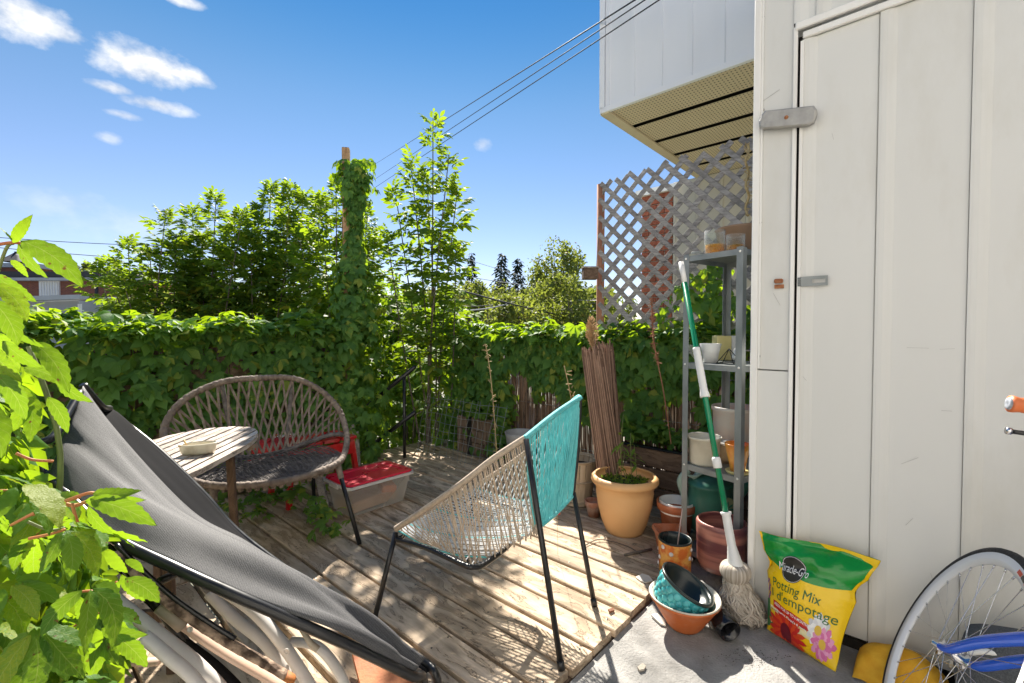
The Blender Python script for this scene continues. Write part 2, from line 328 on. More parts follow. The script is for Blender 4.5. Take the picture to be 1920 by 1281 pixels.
# ---------------------------------------------------------------- leaves
def leaflet(L_, w, droop=.25, fold=.18, stations=3, serr=0.0, base=(0, 0, 0), ang=0.0, tilt=0.0):
    """one leaflet, tip along +Y, face +Z; returns verts, faces"""
    prof = {3: [(0, .02), (.35, .85), (.68, .9), (1, 0.0)], 5: [(0, .03), (.15, .4), (.36, .85), (.58, 1.0), (.8, .55), (1, 0)], 8: [(0, .03), (.1, .3), (.22, .62), (.36, .87), (.5, 1.0), (.63, .96), (.76, .72), (.88, .36), (1, 0)]}[stations]
    vs = []; fs = []
    ca, sa = math.cos(ang), math.sin(ang)
    for k, (t, ww) in enumerate(prof):
        y = t * L_; zc = -droop * L_ * t * t + tilt * t * L_
        for sx in (-1, 0, 1):
            hw = w / 2 * ww * (1 + (serr if k % 2 else -serr) if 0 < k < len(prof) - 1 else 1)
            x = sx * hw; z = zc + (fold * abs(x) if sx else 0)
            vs.append((base[0] + x * ca - y * sa, base[1] + x * sa + y * ca, base[2] + z))
    for k in range(len(prof) - 1):
        for q in (0, 1): fs.append((k * 3 + q, k * 3 + q + 1, k * 3 + q + 4, k * 3 + q + 3))
    return vs, fs
def palmate(size=1.0, st=3, serr=0.0, seed=0, n=5):
    r_ = random.Random(seed); V, F = [], []
    for a, s_ in ([(0, 1), (-38, .92), (38, .92), (-80, .66), (80, .66)] if n == 5 else [(0, 1), (-55, .8), (55, .8)]):
        a = R(a + r_.uniform(-7, 7)); L_ = size * s_ * r_.uniform(.9, 1.08)
        v, f = leaflet(L_, L_ * r_.uniform(.46, .58), droop=r_.uniform(.2, .6), fold=r_.uniform(.1, .4), stations=st, serr=serr, base=(-math.sin(a) * .06 * size, math.cos(a) * .06 * size, r_.uniform(0, .02) * size), ang=a, tilt=r_.uniform(-.1, .25))
        o = len(V); V += v; F += [tuple(i + o for i in q) for q in f]
    return V, F
def pinnate(size=1.0, seed=0, st=3):
    r_ = random.Random(seed); V, F = [], []
    for k, (t, a) in enumerate([(.3, 62), (.3, -62), (.52, 55), (.52, -55), (.74, 48), (.74, -48), (.92, 0)]):
        a = R(a + r_.uniform(-10, 10)); L_ = size * r_.uniform(.44, .56)
        v, f = leaflet(L_, L_ * .48, droop=r_.uniform(.1, .5), fold=.25, stations=st, base=(0, t * size, -.12 * t * t * size), ang=a, tilt=-.15)
        o = len(V); V += v; F += [tuple(i + o for i in q) for q in f]
    w = .006 * size * 2
    o = len(V); V += [(-w, 0, 0), (w, 0, 0), (w, size * .95, -.11 * size), (-w, size * .95, -.11 * size)]; F += [(o, o + 1, o + 2, o + 3)]
    return V, F
def near_leaflet(seed):
    r_ = random.Random(seed); n = 16; w = r_.uniform(.48, .62); dr = r_.uniform(.15, .6); fo = r_.uniform(.1, .35); cv = r_.uniform(-.12, .12); tw_ = r_.uniform(-.35, .35); vs = []; fs = []; uv = []
    for k in range(n + 1):
        t = k / n; wb = (t ** .62) * ((1 - t) ** .78) * 1.62 * (1 if t < .72 else 1 - .25 * (t - .72) / .28)
        tooth = (.10 if k % 2 else -.02) * (1 if .12 < t < .95 else 0)
        for s_ in (-1, -.55, 0, .55, 1):
            x = s_ * w / 2 * wb * (1 + (tooth if abs(s_) == 1 else 0)); yy = t - (.018 if (abs(s_) == 1 and k % 2 == 0) else 0)
            z = -dr * t * t * .8 + fo * abs(x) - .55 * x * x * 4 * .35 + tw_ * x * t + .012 * math.sin(k * 1.9 + s_ * 3)
            vs.append((x + cv * math.sin(t * 3), yy, z)); uv.append((s_ * .5 + .5, t))
    for k in range(n):
        for q in range(4): a = k * 5 + q; fs.append((a, a + 1, a + 6, a + 5))
    return vs, fs, uv
def basis(pos, tip, normal, s):
    y = Vector(tip).normalized(); z = Vector(normal); z = z - y * z.dot(y); z = z.normalized() if z.length > 1e-5 else y.orthogonal().normalized()
    x = y.cross(z)
    M = Matrix((x * s, y * s, z * s)).transposed().to_4x4(); M.translation = pos; return M
def scatter_mesh(name, temps, mats, m, parent=None, **kw):
    """joins many copies of leaf templates into one mesh"""
    VV, FF = [], []; off = 0
    groups = {}
    for i, M in enumerate(mats): groups.setdefault(i % len(temps), []).append(M)
    loc0 = TLOC[parent.name] if parent is not None else Vector((0, 0, 0))
    for k, Ms in groups.items():
        tv = np.array(temps[k][0], dtype=np.float64); tf = np.array(temps[k][1], dtype=np.int64)
        A = np.array([[list(r) for r in M] for M in Ms])
        v = np.einsum('nij,kj->nki', A[:, :3, :3], tv) + A[:, None, :3, 3] - np.array(loc0)
        VV.append(v.reshape(-1, 3))
        FF.append((tf[None] + (np.arange(len(Ms)) * len(tv))[:, None, None] + off).reshape(-1, 4)); off += len(Ms) * len(tv)
    V = np.concatenate(VV); F = np.concatenate(FF)
    me = bpy.data.meshes.new(name); me.vertices.add(len(V)); me.vertices.foreach_set('co', V.ravel()); me.loops.add(F.size); me.loops.foreach_set('vertex_index', F.ravel().astype(np.int32))
    me.polygons.add(len(F)); me.polygons.foreach_set('loop_start', (np.arange(len(F)) * 4).astype(np.int32)); me.polygons.foreach_set('use_smooth', np.ones(len(F), dtype=bool))
    me.update(calc_edges=True); me.materials.append(m)
    o = bpy.data.objects.new(name, me); C.objects.link(o)
    if parent is not None: o.parent = parent
    TLOC[o.name] = loc0
    for a, b in kw.items(): o[a] = b
    return o
LM = {}
def leaf_parts(temps, mats, m, parent, key, name='leaf'):
    if key not in LM:
        LM[key] = []
        for v, f, *uvt in temps:
            me = bpy.data.meshes.new(name); me.from_pydata(v, [], f); me.materials.append(m); me.polygons.foreach_set('use_smooth', [True] * len(f)); LM[key].append(me)
            if len(uvt): 
                ul = me.uv_layers.new(name='UVMap')
                for lp in me.loops: ul.data[lp.index].uv = uvt[0][lp.vertex_index]
    loc0 = TLOC[parent.name]
    for i, M in enumerate(mats):
        o = bpy.data.objects.new(name, LM[key][i % len(temps)]); C.objects.link(o); o.parent = parent
        M2 = M.copy(); M2.translation = M.translation - loc0; o.matrix_local = M2
def camdist(p): return (p - CAM).length
def foliage(temps, mats, m, parent, key, npart=300):
    """the leaves that show largest are parts of their own, the rest one joined part"""
    mats = sorted(mats, key=lambda M: camdist(M.translation) / max(1e-6, M.col[0].length))
    leaf_parts(temps, mats[:npart], m, parent, key)
    if len(mats) > npart: scatter_mesh('foliage', temps, mats[npart:], m, parent, kind='stuff')
def rvec(s=1.0): return Vector((rnd.gauss(0, s), rnd.gauss(0, s), rnd.gauss(0, s)))
# ================================================================ materials in use
M_deck = woodmat('deck_wood', (.28, .20, .13), (.68, .545, .40), 'y', crack=.7, per_obj=.16)
M_oldwood = woodmat('grey_wood', (.22, .19, .165), (.50, .46, .42), 'y', crack=.5, scale=1.6, per_obj=.12)
M_planter = woodmat('planter_wood', (.10, .065, .045), (.25, .17, .12), 'y', crack=.5, scale=1.2)
M_plankx = woodmat('plank_wood', (.13, .09, .065), (.30, .22, .16), 'z', crack=.5, scale=1.2)
M_postw = woodmat('post_wood', (.30, .17, .09), (.50, .32, .18), 'z', crack=.4, scale=1.5)
M_conc = mat('concrete', (.23, .225, .215), .9, scale=9, bump=.6, bscale=120, col2=(.37, .36, .345), dirt=(.09, .085, .075), dirt_scale=5, dirt_amt=.7)
M_ground = mat('bare_ground', (.17, .18, .13), .95, scale=.6, bump=.4, bscale=20, col2=(.28, .27, .22))
M_siding = mat('cream_siding', (.62, .62, .595), .42, scale=1.6, col2=(.68, .68, .655), dirt=(.44, .41, .33), dirt_scale=1.8, dirt_amt=.5, stretch=(1, 1, .35), spec=.4, bump=.14, bscale=6)
M_trim = mat('white_trim', (.80, .79, .76), .35, scale=4, var=.05, dirt=(.5, .46, .38), dirt_scale=6, dirt_amt=.3, stretch=(1, 1, .2))
M_whites = mat('white_siding', (.87, .88, .89), .45, scale=2, var=.03, stretch=(1, 1, .3))
M_black = mat('black_metal', (.012, .012, .013), .32, scale=30, var=.3, spec=.6)
M_darkgap = mat('dark_gap', (.02, .018, .015), .9)
M_galv = mat('galvanised', (.20, .22, .22), .5, scale=14, metal=.35, col2=(.30, .32, .32), bump=.05, bscale=30, stretch=(1, 1, .5))
M_lattice = woodmat('lattice_wood', (.23, .215, .21), (.46, .44, .425), 'y', crack=.5, scale=3)
def islandmat(name, c1, c2, rough=.8, bump=0):
    m, t = _new(name); n = t.nodes.new; l = t.links.new; o = n('ShaderNodeOutputMaterial'); p = n('ShaderNodeBsdfPrincipled'); l(p.outputs[0], o.inputs[0]); p.inputs['Roughness'].default_value = rough; p.inputs['Specular IOR Level'].default_value = .2
    g = n('ShaderNodeNewGeometry'); tcn = n('ShaderNodeTexCoord'); no = n('ShaderNodeTexNoise'); no.inputs['Scale'].default_value = 25; l(tcn.outputs['Object'], no.inputs['Vector'])
    a = n('ShaderNodeMath'); a.operation = 'MULTIPLY_ADD'; l(g.outputs['Random Per Island'], a.inputs[0]); a.inputs[1].default_value = .75; b = n('ShaderNodeMath'); b.operation = 'MULTIPLY'; l(no.outputs[0], b.inputs[0]); b.inputs[1].default_value = .35; l(b.outputs[0], a.inputs[2])
    cr = n('ShaderNodeValToRGB'); cr.color_ramp.elements[0].color = (*c1, 1); cr.color_ramp.elements[1].color = (*c2, 1); l(a.outputs[0], cr.inputs[0]); l(cr.outputs[0], p.inputs['Base Color']); MATS[name] = m; return m
M_reed = islandmat('reed', (.06, .035, .025), (.36, .25, .18))
M_bark = mat('bark', (.10, .08, .06), .9, scale=40, col2=(.2, .17, .14), bump=.5)
M_stemred = mat('red_stem', (.45, .10, .05), .5, scale=30, col2=(.42, .22, .06))
M_stemgrn = mat('green_stem', (.16, .20, .06), .5, scale=30, var=.3)
LF_near = leafmat('creeper_leaf_near', (.03, .12, .025), (.10, .21, .03), (.29, .47, .012), tw=.5, rough=.42, veins=True)
LF_hedge = leafmat('creeper_leaf', (.05, .15, .05), (.14, .28, .07), (.42, .62, .012), tw=.46, rough=.55)
LF_ash = leafmat('ash_leaf', (.05, .13, .035), (.13, .22, .04), (.38, .54, .015), tw=.45, rough=.55)
LF_far = leafmat('far_leaf', (.05, .09, .035), (.14, .17, .045), (.42, .50, .06), tw=.35, rough=.6)
LF_con = leafmat('conifer_leaf', (.012, .028, .018), (.03, .05, .03), (.05, .09, .04), tw=.15, rough=.7)

# ================================================================ setting
mb = MB(); mb.box((0, 0, -1.85), (1600, 1600, .3)); mb.build('ground', M_ground, kind='structure')
# concrete patio in front of the deck (its own rough slab with an edge)
mb = MB(); e = .905
mb.grid(lambda u, v: Vector((-2.2 + 5.45 * u, -2.6 + (e + 2.6) * v, -.03 + .004 * mnoise.noise(Vector((u * 40, v * 40, 0))))), 60, 40)
mb.box((.525, (e - 2.6) / 2, -.28), (5.45, e + 2.6, .49)); mb.build('concrete_patio', M_conc, kind='structure')

# ---------------------------------------------------------------- deck, board by board
deck = thing('wooden_deck', None, None, (0.0, .91, 0.0), kind='structure')
P = .1465; x = -1.02; k = 0; bshared = []
while x < 3.26:
    r_ = random.Random(k); y0 = .912 + r_.uniform(-.012, .008); y1 = 4.02
    cuts = [y0] + ([r_.uniform(2.0, 3.4)] if k % 3 == 1 else []) + [y1]
    for a, b in zip(cuts[:-1], cuts[1:]):
        w = P - .014 - r_.uniform(0, .004); zt = r_.uniform(-.003, .002); nseg = 14
        rows = []
        b_ = MB()
        def sec(t):
            y = a + .003 + (b - a - .006) * t; xx = x + P / 2 + .0035 * math.sin(t * 3 + k) ; hw = w / 2 * (1 + .012 * mnoise.noise(Vector((k * 3.1, y * 4, 0))))
            cup = .0016 * math.sin(k * 1.7)
            return [(xx - hw, y, -.032), (xx - hw, y, zt - .005), (xx - hw + .004, y, zt - .0012), (xx, y, zt + cup), (xx + hw - .004, y, zt - .0012), (xx + hw, y, zt - .005), (xx + hw, y, -.032)]
        vs = []
        for i in range(nseg + 1): vs += sec(i / nseg)
        fs = [(i * 7 + q, i * 7 + q + 1, i * 7 + q + 8, i * 7 + q + 7) for i in range(nseg) for q in range(6)]
        fs += [tuple(range(7))[::-1], tuple(nseg * 7 + q for q in range(7))]
        b_.add(vs, fs); b_.build('deck_board', M_deck, deck)
    x += P; k += 1
mb = MB()
for j, y in enumerate((.96, 1.36, 1.77, 2.18, 2.58, 2.99, 3.4, 3.8)):
    mb.box((1.15, y, -.075), (4.2, .04, .08))
mb.box((1.15, .925, -.08), (4.3, .02, .09)); mb.build('joist_frame', M_planter, deck)
mb = MB(); x = -1.02
while x < 3.2:
    for y in (.96, 1.36, 1.77, 2.18, 2.58, 2.99, 3.4):
        for q in (.28, .74):
            if rnd.random() < .8:
                mb.lathe([(.0045, 0), (.0, .0012)], (x + P * q + rnd.uniform(-.008, .008), y + rnd.uniform(-.01, .01), .001), 6)
    x += P
mb.build('nail_head', M_black, deck, kind='stuff')

# ---------------------------------------------------------------- garden shed (right), board and batten metal siding
XW = 2.17; YC = .565
shed = thing('garden_shed', 'cream metal-sided shed with a wide door, filling the right side behind the bicycle', 'shed', (XW, YC, -.03))
def pan(name, y0, y1, z0, z1, parent, xf=XW, rib=True, m=None, ribw=.038, ribh=.008):
    """one siding panel from y0 down to y1 (y1<y0), with its raised rib on the y0 side; faces -X"""
    m = m or M_siding; b = MB()
    if rib:
        prof = [(y0 - .001, .010), (y0 - .001, -ribh), (y0 - ribw * .25, -ribh - .001), (y0 - ribw * .6, -ribh), (y0 - ribw, -.004), (y0 - ribw - .012, 0), (y1 + .001, 0), (y1 + .001, .010)]
    else: prof = [(y0, .01), (y0, 0), (y1 + .001, 0), (y1 + .001, .01)]
    ns = 8; vs = []
    for i in range(ns + 1):
        z = z0 + (z1 - z0) * i / ns
        for (y, d) in prof: vs.append((xf + d + .0022 * mnoise.noise(Vector((y * 6, z * 2.2, 3))) , y, z))
    q = len(prof); fs = [(i * q + k, i * q + k + 1, (i + 1) * q + k + 1, (i + 1) * q + k) for i in range(ns) for k in range(q - 1)]
    b.add(vs, fs); return b.build(name, m, parent)
# corner strip left of the door, in two pieces with an open seam between them
Ydoor = .398; Zd = 2.385
seam = 1.03
for (a, b, z0, z1) in ((YC - .028, Ydoor + .022, -.03, seam - .003), (YC - .028, Ydoor + .022, seam + .003, 3.6)):
    pan('siding_panel', a, b, z0, z1, shed, rib=False)
mb = MB(); mb.box((XW + .006, YC - .014, 1.775), (.034, .028, 3.63), bev=.004); mb.box((XW - .004, YC - .033, 2.31), (.006, .008, 2.55)); mb.build('corner_trim', M_trim, shed)
# wall above the door
yy = Ydoor + .022
for i, wd in enumerate((.075, .24, .24, .24, .24, .24)):
    pan('siding_panel', yy, yy - wd, Zd + .045, 3.6, shed); yy -= wd
# side wall and roof, seen only from elsewhere
mb = MB(); mb.box((XW + .80, YC - .006, 1.785), (1.54, .012, 3.63)); mb.box((XW + .80, -2.4, 1.785), (1.54, .012, 3.63)); mb.box((XW + 1.56, -.92, 1.785), (.012, 2.95, 3.63)); mb.build('side_wall', M_siding, shed)
mb = MB(); mb.box((XW + .78, -.93, 3.64), (1.72, 3.14, .06)); mb.build('roof', M_trim, shed)
mb = MB(); mb.box((XW + .02, -.92, -.005), (.02, 2.9, .05)); mb.build('sill', M_darkgap, shed)
# frame lips round the opening
mb = MB(); mb.box((XW - .006, Ydoor + .014, (Zd + .03) / 2), (.014, .016, Zd + .03), bev=.003); mb.build('door_jamb', M_trim, shed)
mb = MB(); mb.box((XW - .008, Ydoor - .45, Zd + .028), (.02, .93, .03), bev=.004); mb.build('door_head', M_trim, shed)
mb = MB(); mb.box((XW + .035, Ydoor - .45, 1.18), (.01, .95, 2.42)); mb.build('opening', M_darkgap, shed)
door = MB()
door.box((XW + .018, Ydoor - .455, 1.19), (.016, .88, 2.36)); door = door.build('door', M_siding, shed)
yy = Ydoor - .008
pan('siding_panel', yy, .148, .02, Zd - .028, door, xf=XW + .004, ribw=.04)
yy = .146
for wd in (.243, .243, .243):
    pan('siding_panel', yy, yy - wd, .02, Zd - .028, door, xf=XW + .004); yy -= wd
mb = MB(); mb.box((XW - .006, Ydoor - .455, Zd - .014), (.016, .888, .026), bev=.003); mb.box((XW - .006, Ydoor - .010, 1.18), (.012, .012, 2.34)); mb.build('edge_trim', M_trim, door)
# turn button
M_pewter = mat('pewter', (.30, .295, .28), .5, scale=25, metal=.35, col2=(.42, .41, .39), bump=.2, bscale=90)
M_rust = mat('rust', (.22, .07, .03), .85, scale=60, col2=(.42, .19, .09))
pa, pb = PX(1424, 227, XW - .03), PX(1531, 217, XW - .03)
ax = (pa - pb).normalized(); cc = (pa + pb) / 2; hl = (pa - pb).length / 2; hh = .036
zb = Vector((0, 0, 1)) - ax * ax.z; zb.normalize()
out = [(-hl, -.3), (-hl * .96, -.75), (-hl * .82, -1), (hl * .80, -1), (hl * .93, -.7), (hl, -.1), (hl * .97, .45), (hl * .84, 1), (-hl * .85, 1), (-hl * .97, .6), (-hl, .2)]
n_ = len(out); vs = [cc + ax * a + zb * (b * hh) + Vector((.011, 0, 0)) for a, b in out] + [cc + ax * a + zb * (b * hh) + Vector((-.008, 0, 0)) for a, b in out] + [cc + ax * a * .94 + zb * (b * hh * .86) + Vector((-.012, 0, 0)) for a, b in out]
fs = [tuple(range(n_)), tuple(range(2 * n_, 3 * n_))] + [(q * n_ + i, q * n_ + (i + 1) % n_, (q + 1) * n_ + (i + 1) % n_, (q + 1) * n_ + i) for q in (0, 1) for i in range(n_)]
tb = MB().add(vs, fs).build('turn_button', M_pewter, shed)
MB().lathe([(.008, 0), (.007, .004), (0, .006)], cc + Vector((-.012, 0, 0)), 10, Matrix.Rotation(R(-90), 3, 'Y')).build('screw', M_rust, tb)
# hasp: hinge knuckle, slotted flap; staple on the frame
c = PX(1526, 527, XW - .012); mb = MB(); sl = .0
w2 = .048; h2 = .019
for (oy, oz, sy, sz) in ((.0, .0135, .092, .011), (.0, -.0135, .092, .011), (.026, 0, .040, .016), (-.042, 0, .008, .016)):
    mb.box((c.x, c.y + oy, c.z + oz), (.004, sy, sz + .0005))
hp = mb.build('hasp', M_galv, door)
mb = MB()
for i in range(4): mb.tube([(c.x - .003, c.y + .05, c.z - .018 + i * .009), (c.x - .003, c.y + .05, c.z - .018 + i * .009 + .0075)], .005, 8)
mb.build('hinge_knuckle', M_galv, hp)
c = PX(1461, 533, XW - .006); mb = MB(); mb.box((c.x, c.y, c.z - .010), (.006, .034, .016)); mb.box((c.x - .012, c.y, c.z + .012), (.018, .032, .018), bev=.004)
st = mb.build('staple', M_rust, shed)
for z_ in (0, 1):
    pass
mb = MB()
for (px, py) in ((1431, 32), (1431, 206), (1426, 418), (1423, 668)):
    p = PX(px, py, XW - .003); mb.lathe([(.006, 0), (.005, .003), (0, .004)], p, 8, Matrix.Rotation(R(-90), 3, 'Y'))
mb.build('rivet', M_pewter, shed, kind='stuff')
mb = MB()   # scuffs pressed into the panels: thin dents, kept tiny
for (x0, y0, x1, y1) in ((1700, 652, 1742, 653), (1450, 550, 1463, 573), (1765, 770, 1785, 771), (1698, 985, 1712, 972), (1690, 870, 1722, 858), (1500, 700, 1512, 714), (1745, 1075, 1752, 1098), (1430, 190, 1462, 168), (1762, 655, 1790, 654), (1560, 250, 1563, 262)):
    mb.bar(PX(x0, y0, XW - .0035), PX(x1, y1, XW - .0035), .0012, .0008)
mb.build('scratch', M_pewter, shed, kind='stuff')

# ---------------------------------------------------------------- neighbouring house with its overhanging upper floor
XO = 3.68; cz = PX(1127, 215, XO); YO = cz.y; ZO = cz.z
house = thing('neighbour_house', 'house behind the shed with a white overhanging upper floor and perforated tan soffit', 'house', (XO, YO, -1.7))
y = YO - .05; i = 0
while y > -1.2:
    w = .245; b = MB()
    prof = [(y, .02), (y, -.010), (y - .035, -.010), (y - .042, 0), (y - w + .002, 0), (y - w + .002, .02)]
    vs = [(XO + d, yy_, z) for z in (ZO + .045, ZO + 2.9) for (yy_, d) in prof]; q = 6
    b.add(vs, [(k, k + 1, q + k + 1, q + k) for k in range(q - 1)]); b.build('siding_panel', M_whites, house); y -= w; i += 1
mb = MB(); mb.box((XO - .005, YO - .02, ZO + 1.47), (.035, .05, 2.86)); mb.box((XO - .005, (YO - 1.2) / 2, ZO + .022), (.035, YO + 1.2, .045)); mb.build('corner_trim', M_whites, house)
mb = MB(); mb.box((XO + 1.55, YO - .012, ZO + 1.45), (3.06, .024, 2.9)); mb.build('side_wall', M_whites, house)
mb = MB(); mb.box((XO + 1.55, (YO - 1.2) / 2, ZO + 2.95), (3.2, YO + 1.2, .12)); mb.build('roof', M_whites, house)
# soffit panels with punched holes
def soffitmat():
    m, t = _new('soffit'); n = t.nodes.new; l = t.links.new
    o = n('ShaderNodeOutputMaterial'); p = n('ShaderNodeBsdfPrincipled'); l(p.outputs[0], o.inputs[0]); p.inputs['Roughness'].default_value = .6
    tcn = n('ShaderNodeTexCoord'); mpn = n('ShaderNodeMapping'); mpn.inputs['Scale'].default_value = (26, 34, 0); l(tcn.outputs['Object'], mpn.inputs[0])
    v = n('ShaderNodeTexVoronoi'); v.inputs['Randomness'].default_value = 0; v.inputs['Scale'].default_value = 1; l(mpn.outputs[0], v.inputs['Vector'])
    r_ = n('ShaderNodeMapRange'); r_.inputs['From Min'].default_value = .16; r_.inputs['From Max'].default_value = .24; l(v.outputs['Distance'], r_.inputs[0])
    no = n('ShaderNodeTexNoise'); no.inputs['Scale'].default_value = 3; l(tcn.outputs['Object'], no.inputs['Vector'])
    c = n('ShaderNodeValToRGB'); c.color_ramp.elements[0].color = (.64, .54, .36, 1); c.color_ramp.elements[1].color = (.74, .64, .45, 1); l(no.outputs[0], c.inputs[0])
    mi = n('ShaderNodeMix'); mi.data_type = 'RGBA'; l(r_.outputs[0], mi.inputs[0]); mi.inputs[6].default_value = (.10, .08, .05, 1); l(c.outputs[0], mi.inputs[7]); l(mi.outputs[2], p.inputs['Base Color'])
    return m
M_soff = soffitmat(); M_tan = mat('tan_trim', (.66, .57, .40), .5, scale=3, var=.06)
xs = [XO + .03, 4.16, 4.65, 5.13, 5.62, 6.1, 6.6]
for a, b in zip(xs[:-1], xs[1:]):
    w = b - a; pts = [(a + .002, .0), (a + w * .1, .0), (a + w * .86, .0), (a + w * .88, .04), (b, .04)]
    v_ = MB(); vs = [(x_, y_, ZO + .012 + d) for y_ in (YO - .09, -1.2) for (x_, d) in pts]
    v_.add(vs, [(k, k + 1, 6 + k, 5 + k) for k in range(4)]); v_.build('soffit_panel', M_soff, house)
mb = MB(); mb.box((5.14, YO - .045, ZO + .001), (2.93, .09, .018)); mb.box((5.14, YO - .002, ZO + .04), (2.93, .01, .1)); mb.build('fascia', M_tan, house)
mb = MB(); mb.box((5.3, .6, ZO + .07), (2.9, 3.4, .02)); mb.build('soffit_backing', M_darkgap, house)
# beige wall under the overhang and brick pier, brick by brick
XB = 6.0
M_beige = mat('beige_siding', (.60, .57, .50), .5, scale=2, var=.06)
yb0, yb1 = PX(1262, 400, XB).y, PX(1203, 400, XB).y
y = yb0 - .004
while y > -1.0:
    b = MB(); b.box((XB + .02, y - .148, (ZO - 1.7) / 2 + .0), (.03, .288, ZO + 1.7)); b.box((XB - .002, y - .02, (ZO - 1.7) / 2), (.016, .03, ZO + 1.69)); b.build('siding_panel', M_beige, house); y -= .296
M_brick = mat('brick', (.30, .075, .045), .85, scale=30, col2=(.45, .16, .10), per_obj=.25, bump=.3, bscale=80)
M_mortar = mat('mortar', (.42, .39, .36), .9, scale=30)
mb = MB(); mb.box((XB + .16, (yb0 + yb1) / 2, (ZO - 1.85) / 2), (.30, yb1 - yb0 - .01, ZO + 1.45)); mb.build('mortar_core', M_mortar, house)
wpier = yb1 - yb0; bw = wpier / 2; rows = 0; bme = None
z = 1.02
while z < ZO - .12:
    offs = 0 if rows % 2 == 0 else -.5
    for q in range(3):
        a = max(0, q + offs) * bw; b_ = min(2, q + 1 + offs) * bw
        if b_ - a < .03: continue
        t = MB(); t.box((XB + .04, yb0 + (a + b_) / 2, z + .029), (.10, b_ - a - .012, .058), bev=.004); t.build('brick', M_brick, house)
    z += .07; rows += 1
mb = MB(); mb.box((XB + .13, (yb0 + yb1) / 2, ZO - .07), (.40, wpier + .12, .08)); mb.build('pier_cap', M_whites, house)

# ---------------------------------------------------------------- lattice panel on its post, slat by slat
XL = 3.32; yl1 = PX(1124, 400, XL).y; zl1 = PX(1124, 350, XL).z; yl0 = .30; zl0 = 1.08
lat = thing('lattice_panel', 'weathered grey diagonal wooden lattice panel under the overhanging floor', 'lattice', (XL, yl1, zl0))
sp = .142
def clipseg(c0, s):     # line z = zl0 + s*(y-c0), clipped to the panel rectangle
    pts = []
    zt = lambda y: zl1 + .02 + (yl1 - y) * .05
    ys = []
    for i in range(401):
        y = yl0 + (yl1 - yl0) * i / 400; z = zl0 + s * (y - c0)
        if zl0 <= z <= zt(y): ys.append((y, z))
    return (ys[0], ys[-1]) if len(ys) > 8 else None
for s, dx, fam in ((1, -.006, 0), (-1, .006, 1)):
    c0 = yl0 - 1.6
    while c0 < yl1 + 1.6:
        sg = clipseg(c0, s)
        if sg:
            (ya, za), (yb, zb_) = sg
            d = Vector((0, yb - ya, zb_ - za)).normalized(); up_end = rnd.uniform(.0, .05)
            A = Vector((XL + dx, ya, za)); B = Vector((XL + dx, yb, zb_))
            if s > 0: B += d * up_end if zb_ > zl1 - .1 else d * .0
            else: A -= d * up_end if za > zl1 - .1 else d * .0
            if za > zl0 + .9 or zb_ > zl0 + .9 or True:
                MB().bar(A, B, .038 + rnd.uniform(-.003, .003), .0095, up=(1, 0, 0), bev=.002).build('slat', M_lattice, lat)
        c0 += sp
mb = MB(); mb.tube([(XL + .02, yl1 + .0, -.2), (XL + .02, yl1 + .0, 1.0), (XL + .02, yl1, zl1 + .02)], .032, 10)
M_rpost = mat('red_brown_post', (.28, .12, .07), .8, scale=20, col2=(.42, .20, .12), stretch=(1, 1, .2), bump=.3)
mb.build('post', M_rpost, lat)
mb = MB(); mb.box((XL + .02, (yl0 + yl1) / 2, zl0 + .01), (.03, yl1 - yl0, .05)); mb.build('rail', M_lattice, lat)

# ---------------------------------------------------------------- reed screen fence (right) and board fence (left)
XR = 3.32; YR1 = 3.72
reed = thing('reed_screen_fence', 'brown reed screen fence under green creeper behind the pots and lattice', 'fence', (XR, 2.2, 0))
mb = MB(); y = .35
while y < YR1:
    r = rnd.uniform(.0026, .0046); lean = rnd.gauss(0, .012); h = 1.06 + rnd.gauss(0, .035)
    if rnd.random() < .93:
        mb.tube([(XR + rnd.uniform(-.008, .008), y, -.05), (XR + rnd.uniform(-.012, .012), y + lean, h * .55), (XR + rnd.uniform(-.01, .01), y + lean * 2 + rnd.gauss(0, .006), h)], r, 4, cap=False)
    y += rnd.uniform(.0042, .0075)
y = .35
while y < YR1:
    mb.tube([(XR + .022, y, -.05), (XR + .02 + rnd.uniform(-.004, .004), y + rnd.gauss(0, .008), 1.0 + rnd.gauss(0, .03))], rnd.uniform(.003, .0048), 4, cap=False); y += rnd.uniform(.006, .0115)
mb.build('reeds', M_reed, reed, kind='stuff')
for z in (.18, .52, .86):
    MB().tube([(XR - .008, .35, z), (XR - .008, YR1, z)], .0025, 5).build('wire', M_galv, reed)
for y in (.5, 2.0, 3.7):
    MB().box((XR + .06, y, .5), (.08, .08, 1.3)).build('post', M_oldwood, reed)
for z in (.1, .98):
    MB().box((XR + .05, 2.05, z), (.035, 3.3, .06)).build('rail', M_oldwood, reed)

YF = 4.06
bf = thing('board_fence', 'dark wooden board fence almost hidden by the creeper hedge behind the wicker chair', 'fence', (.5, YF, -.3))
xx = -2.6
while xx < 2.1:
    w = .138; MB().box((xx + w / 2, YF + rnd.uniform(-.004, .004), .38), (w, .022, 1.36 + rnd.uniform(-.02, .02)), bev=.003).build('fence_board', M_planter, bf); xx += .146
for z in (.1, .8): MB().box((-.25, YF + .03, z), (4.7, .035, .08)).build('rail', M_planter, bf)

# tall post by the steps
pt = W(652, 400, 4.32); ztop = W(650, 279, 4.32).z
post = thing('tall_wooden_post', 'tall bare-topped brown wooden post wrapped in creeper, above the hedge', 'post', (pt.x, pt.y, -.2))
mb = MB(); mb.bar((pt.x, pt.y, -.2), (pt.x - .012, pt.y, ztop), .066, .072, up=(.6, .8, 0), bev=.006); mb.build('shaft', M_postw, post)

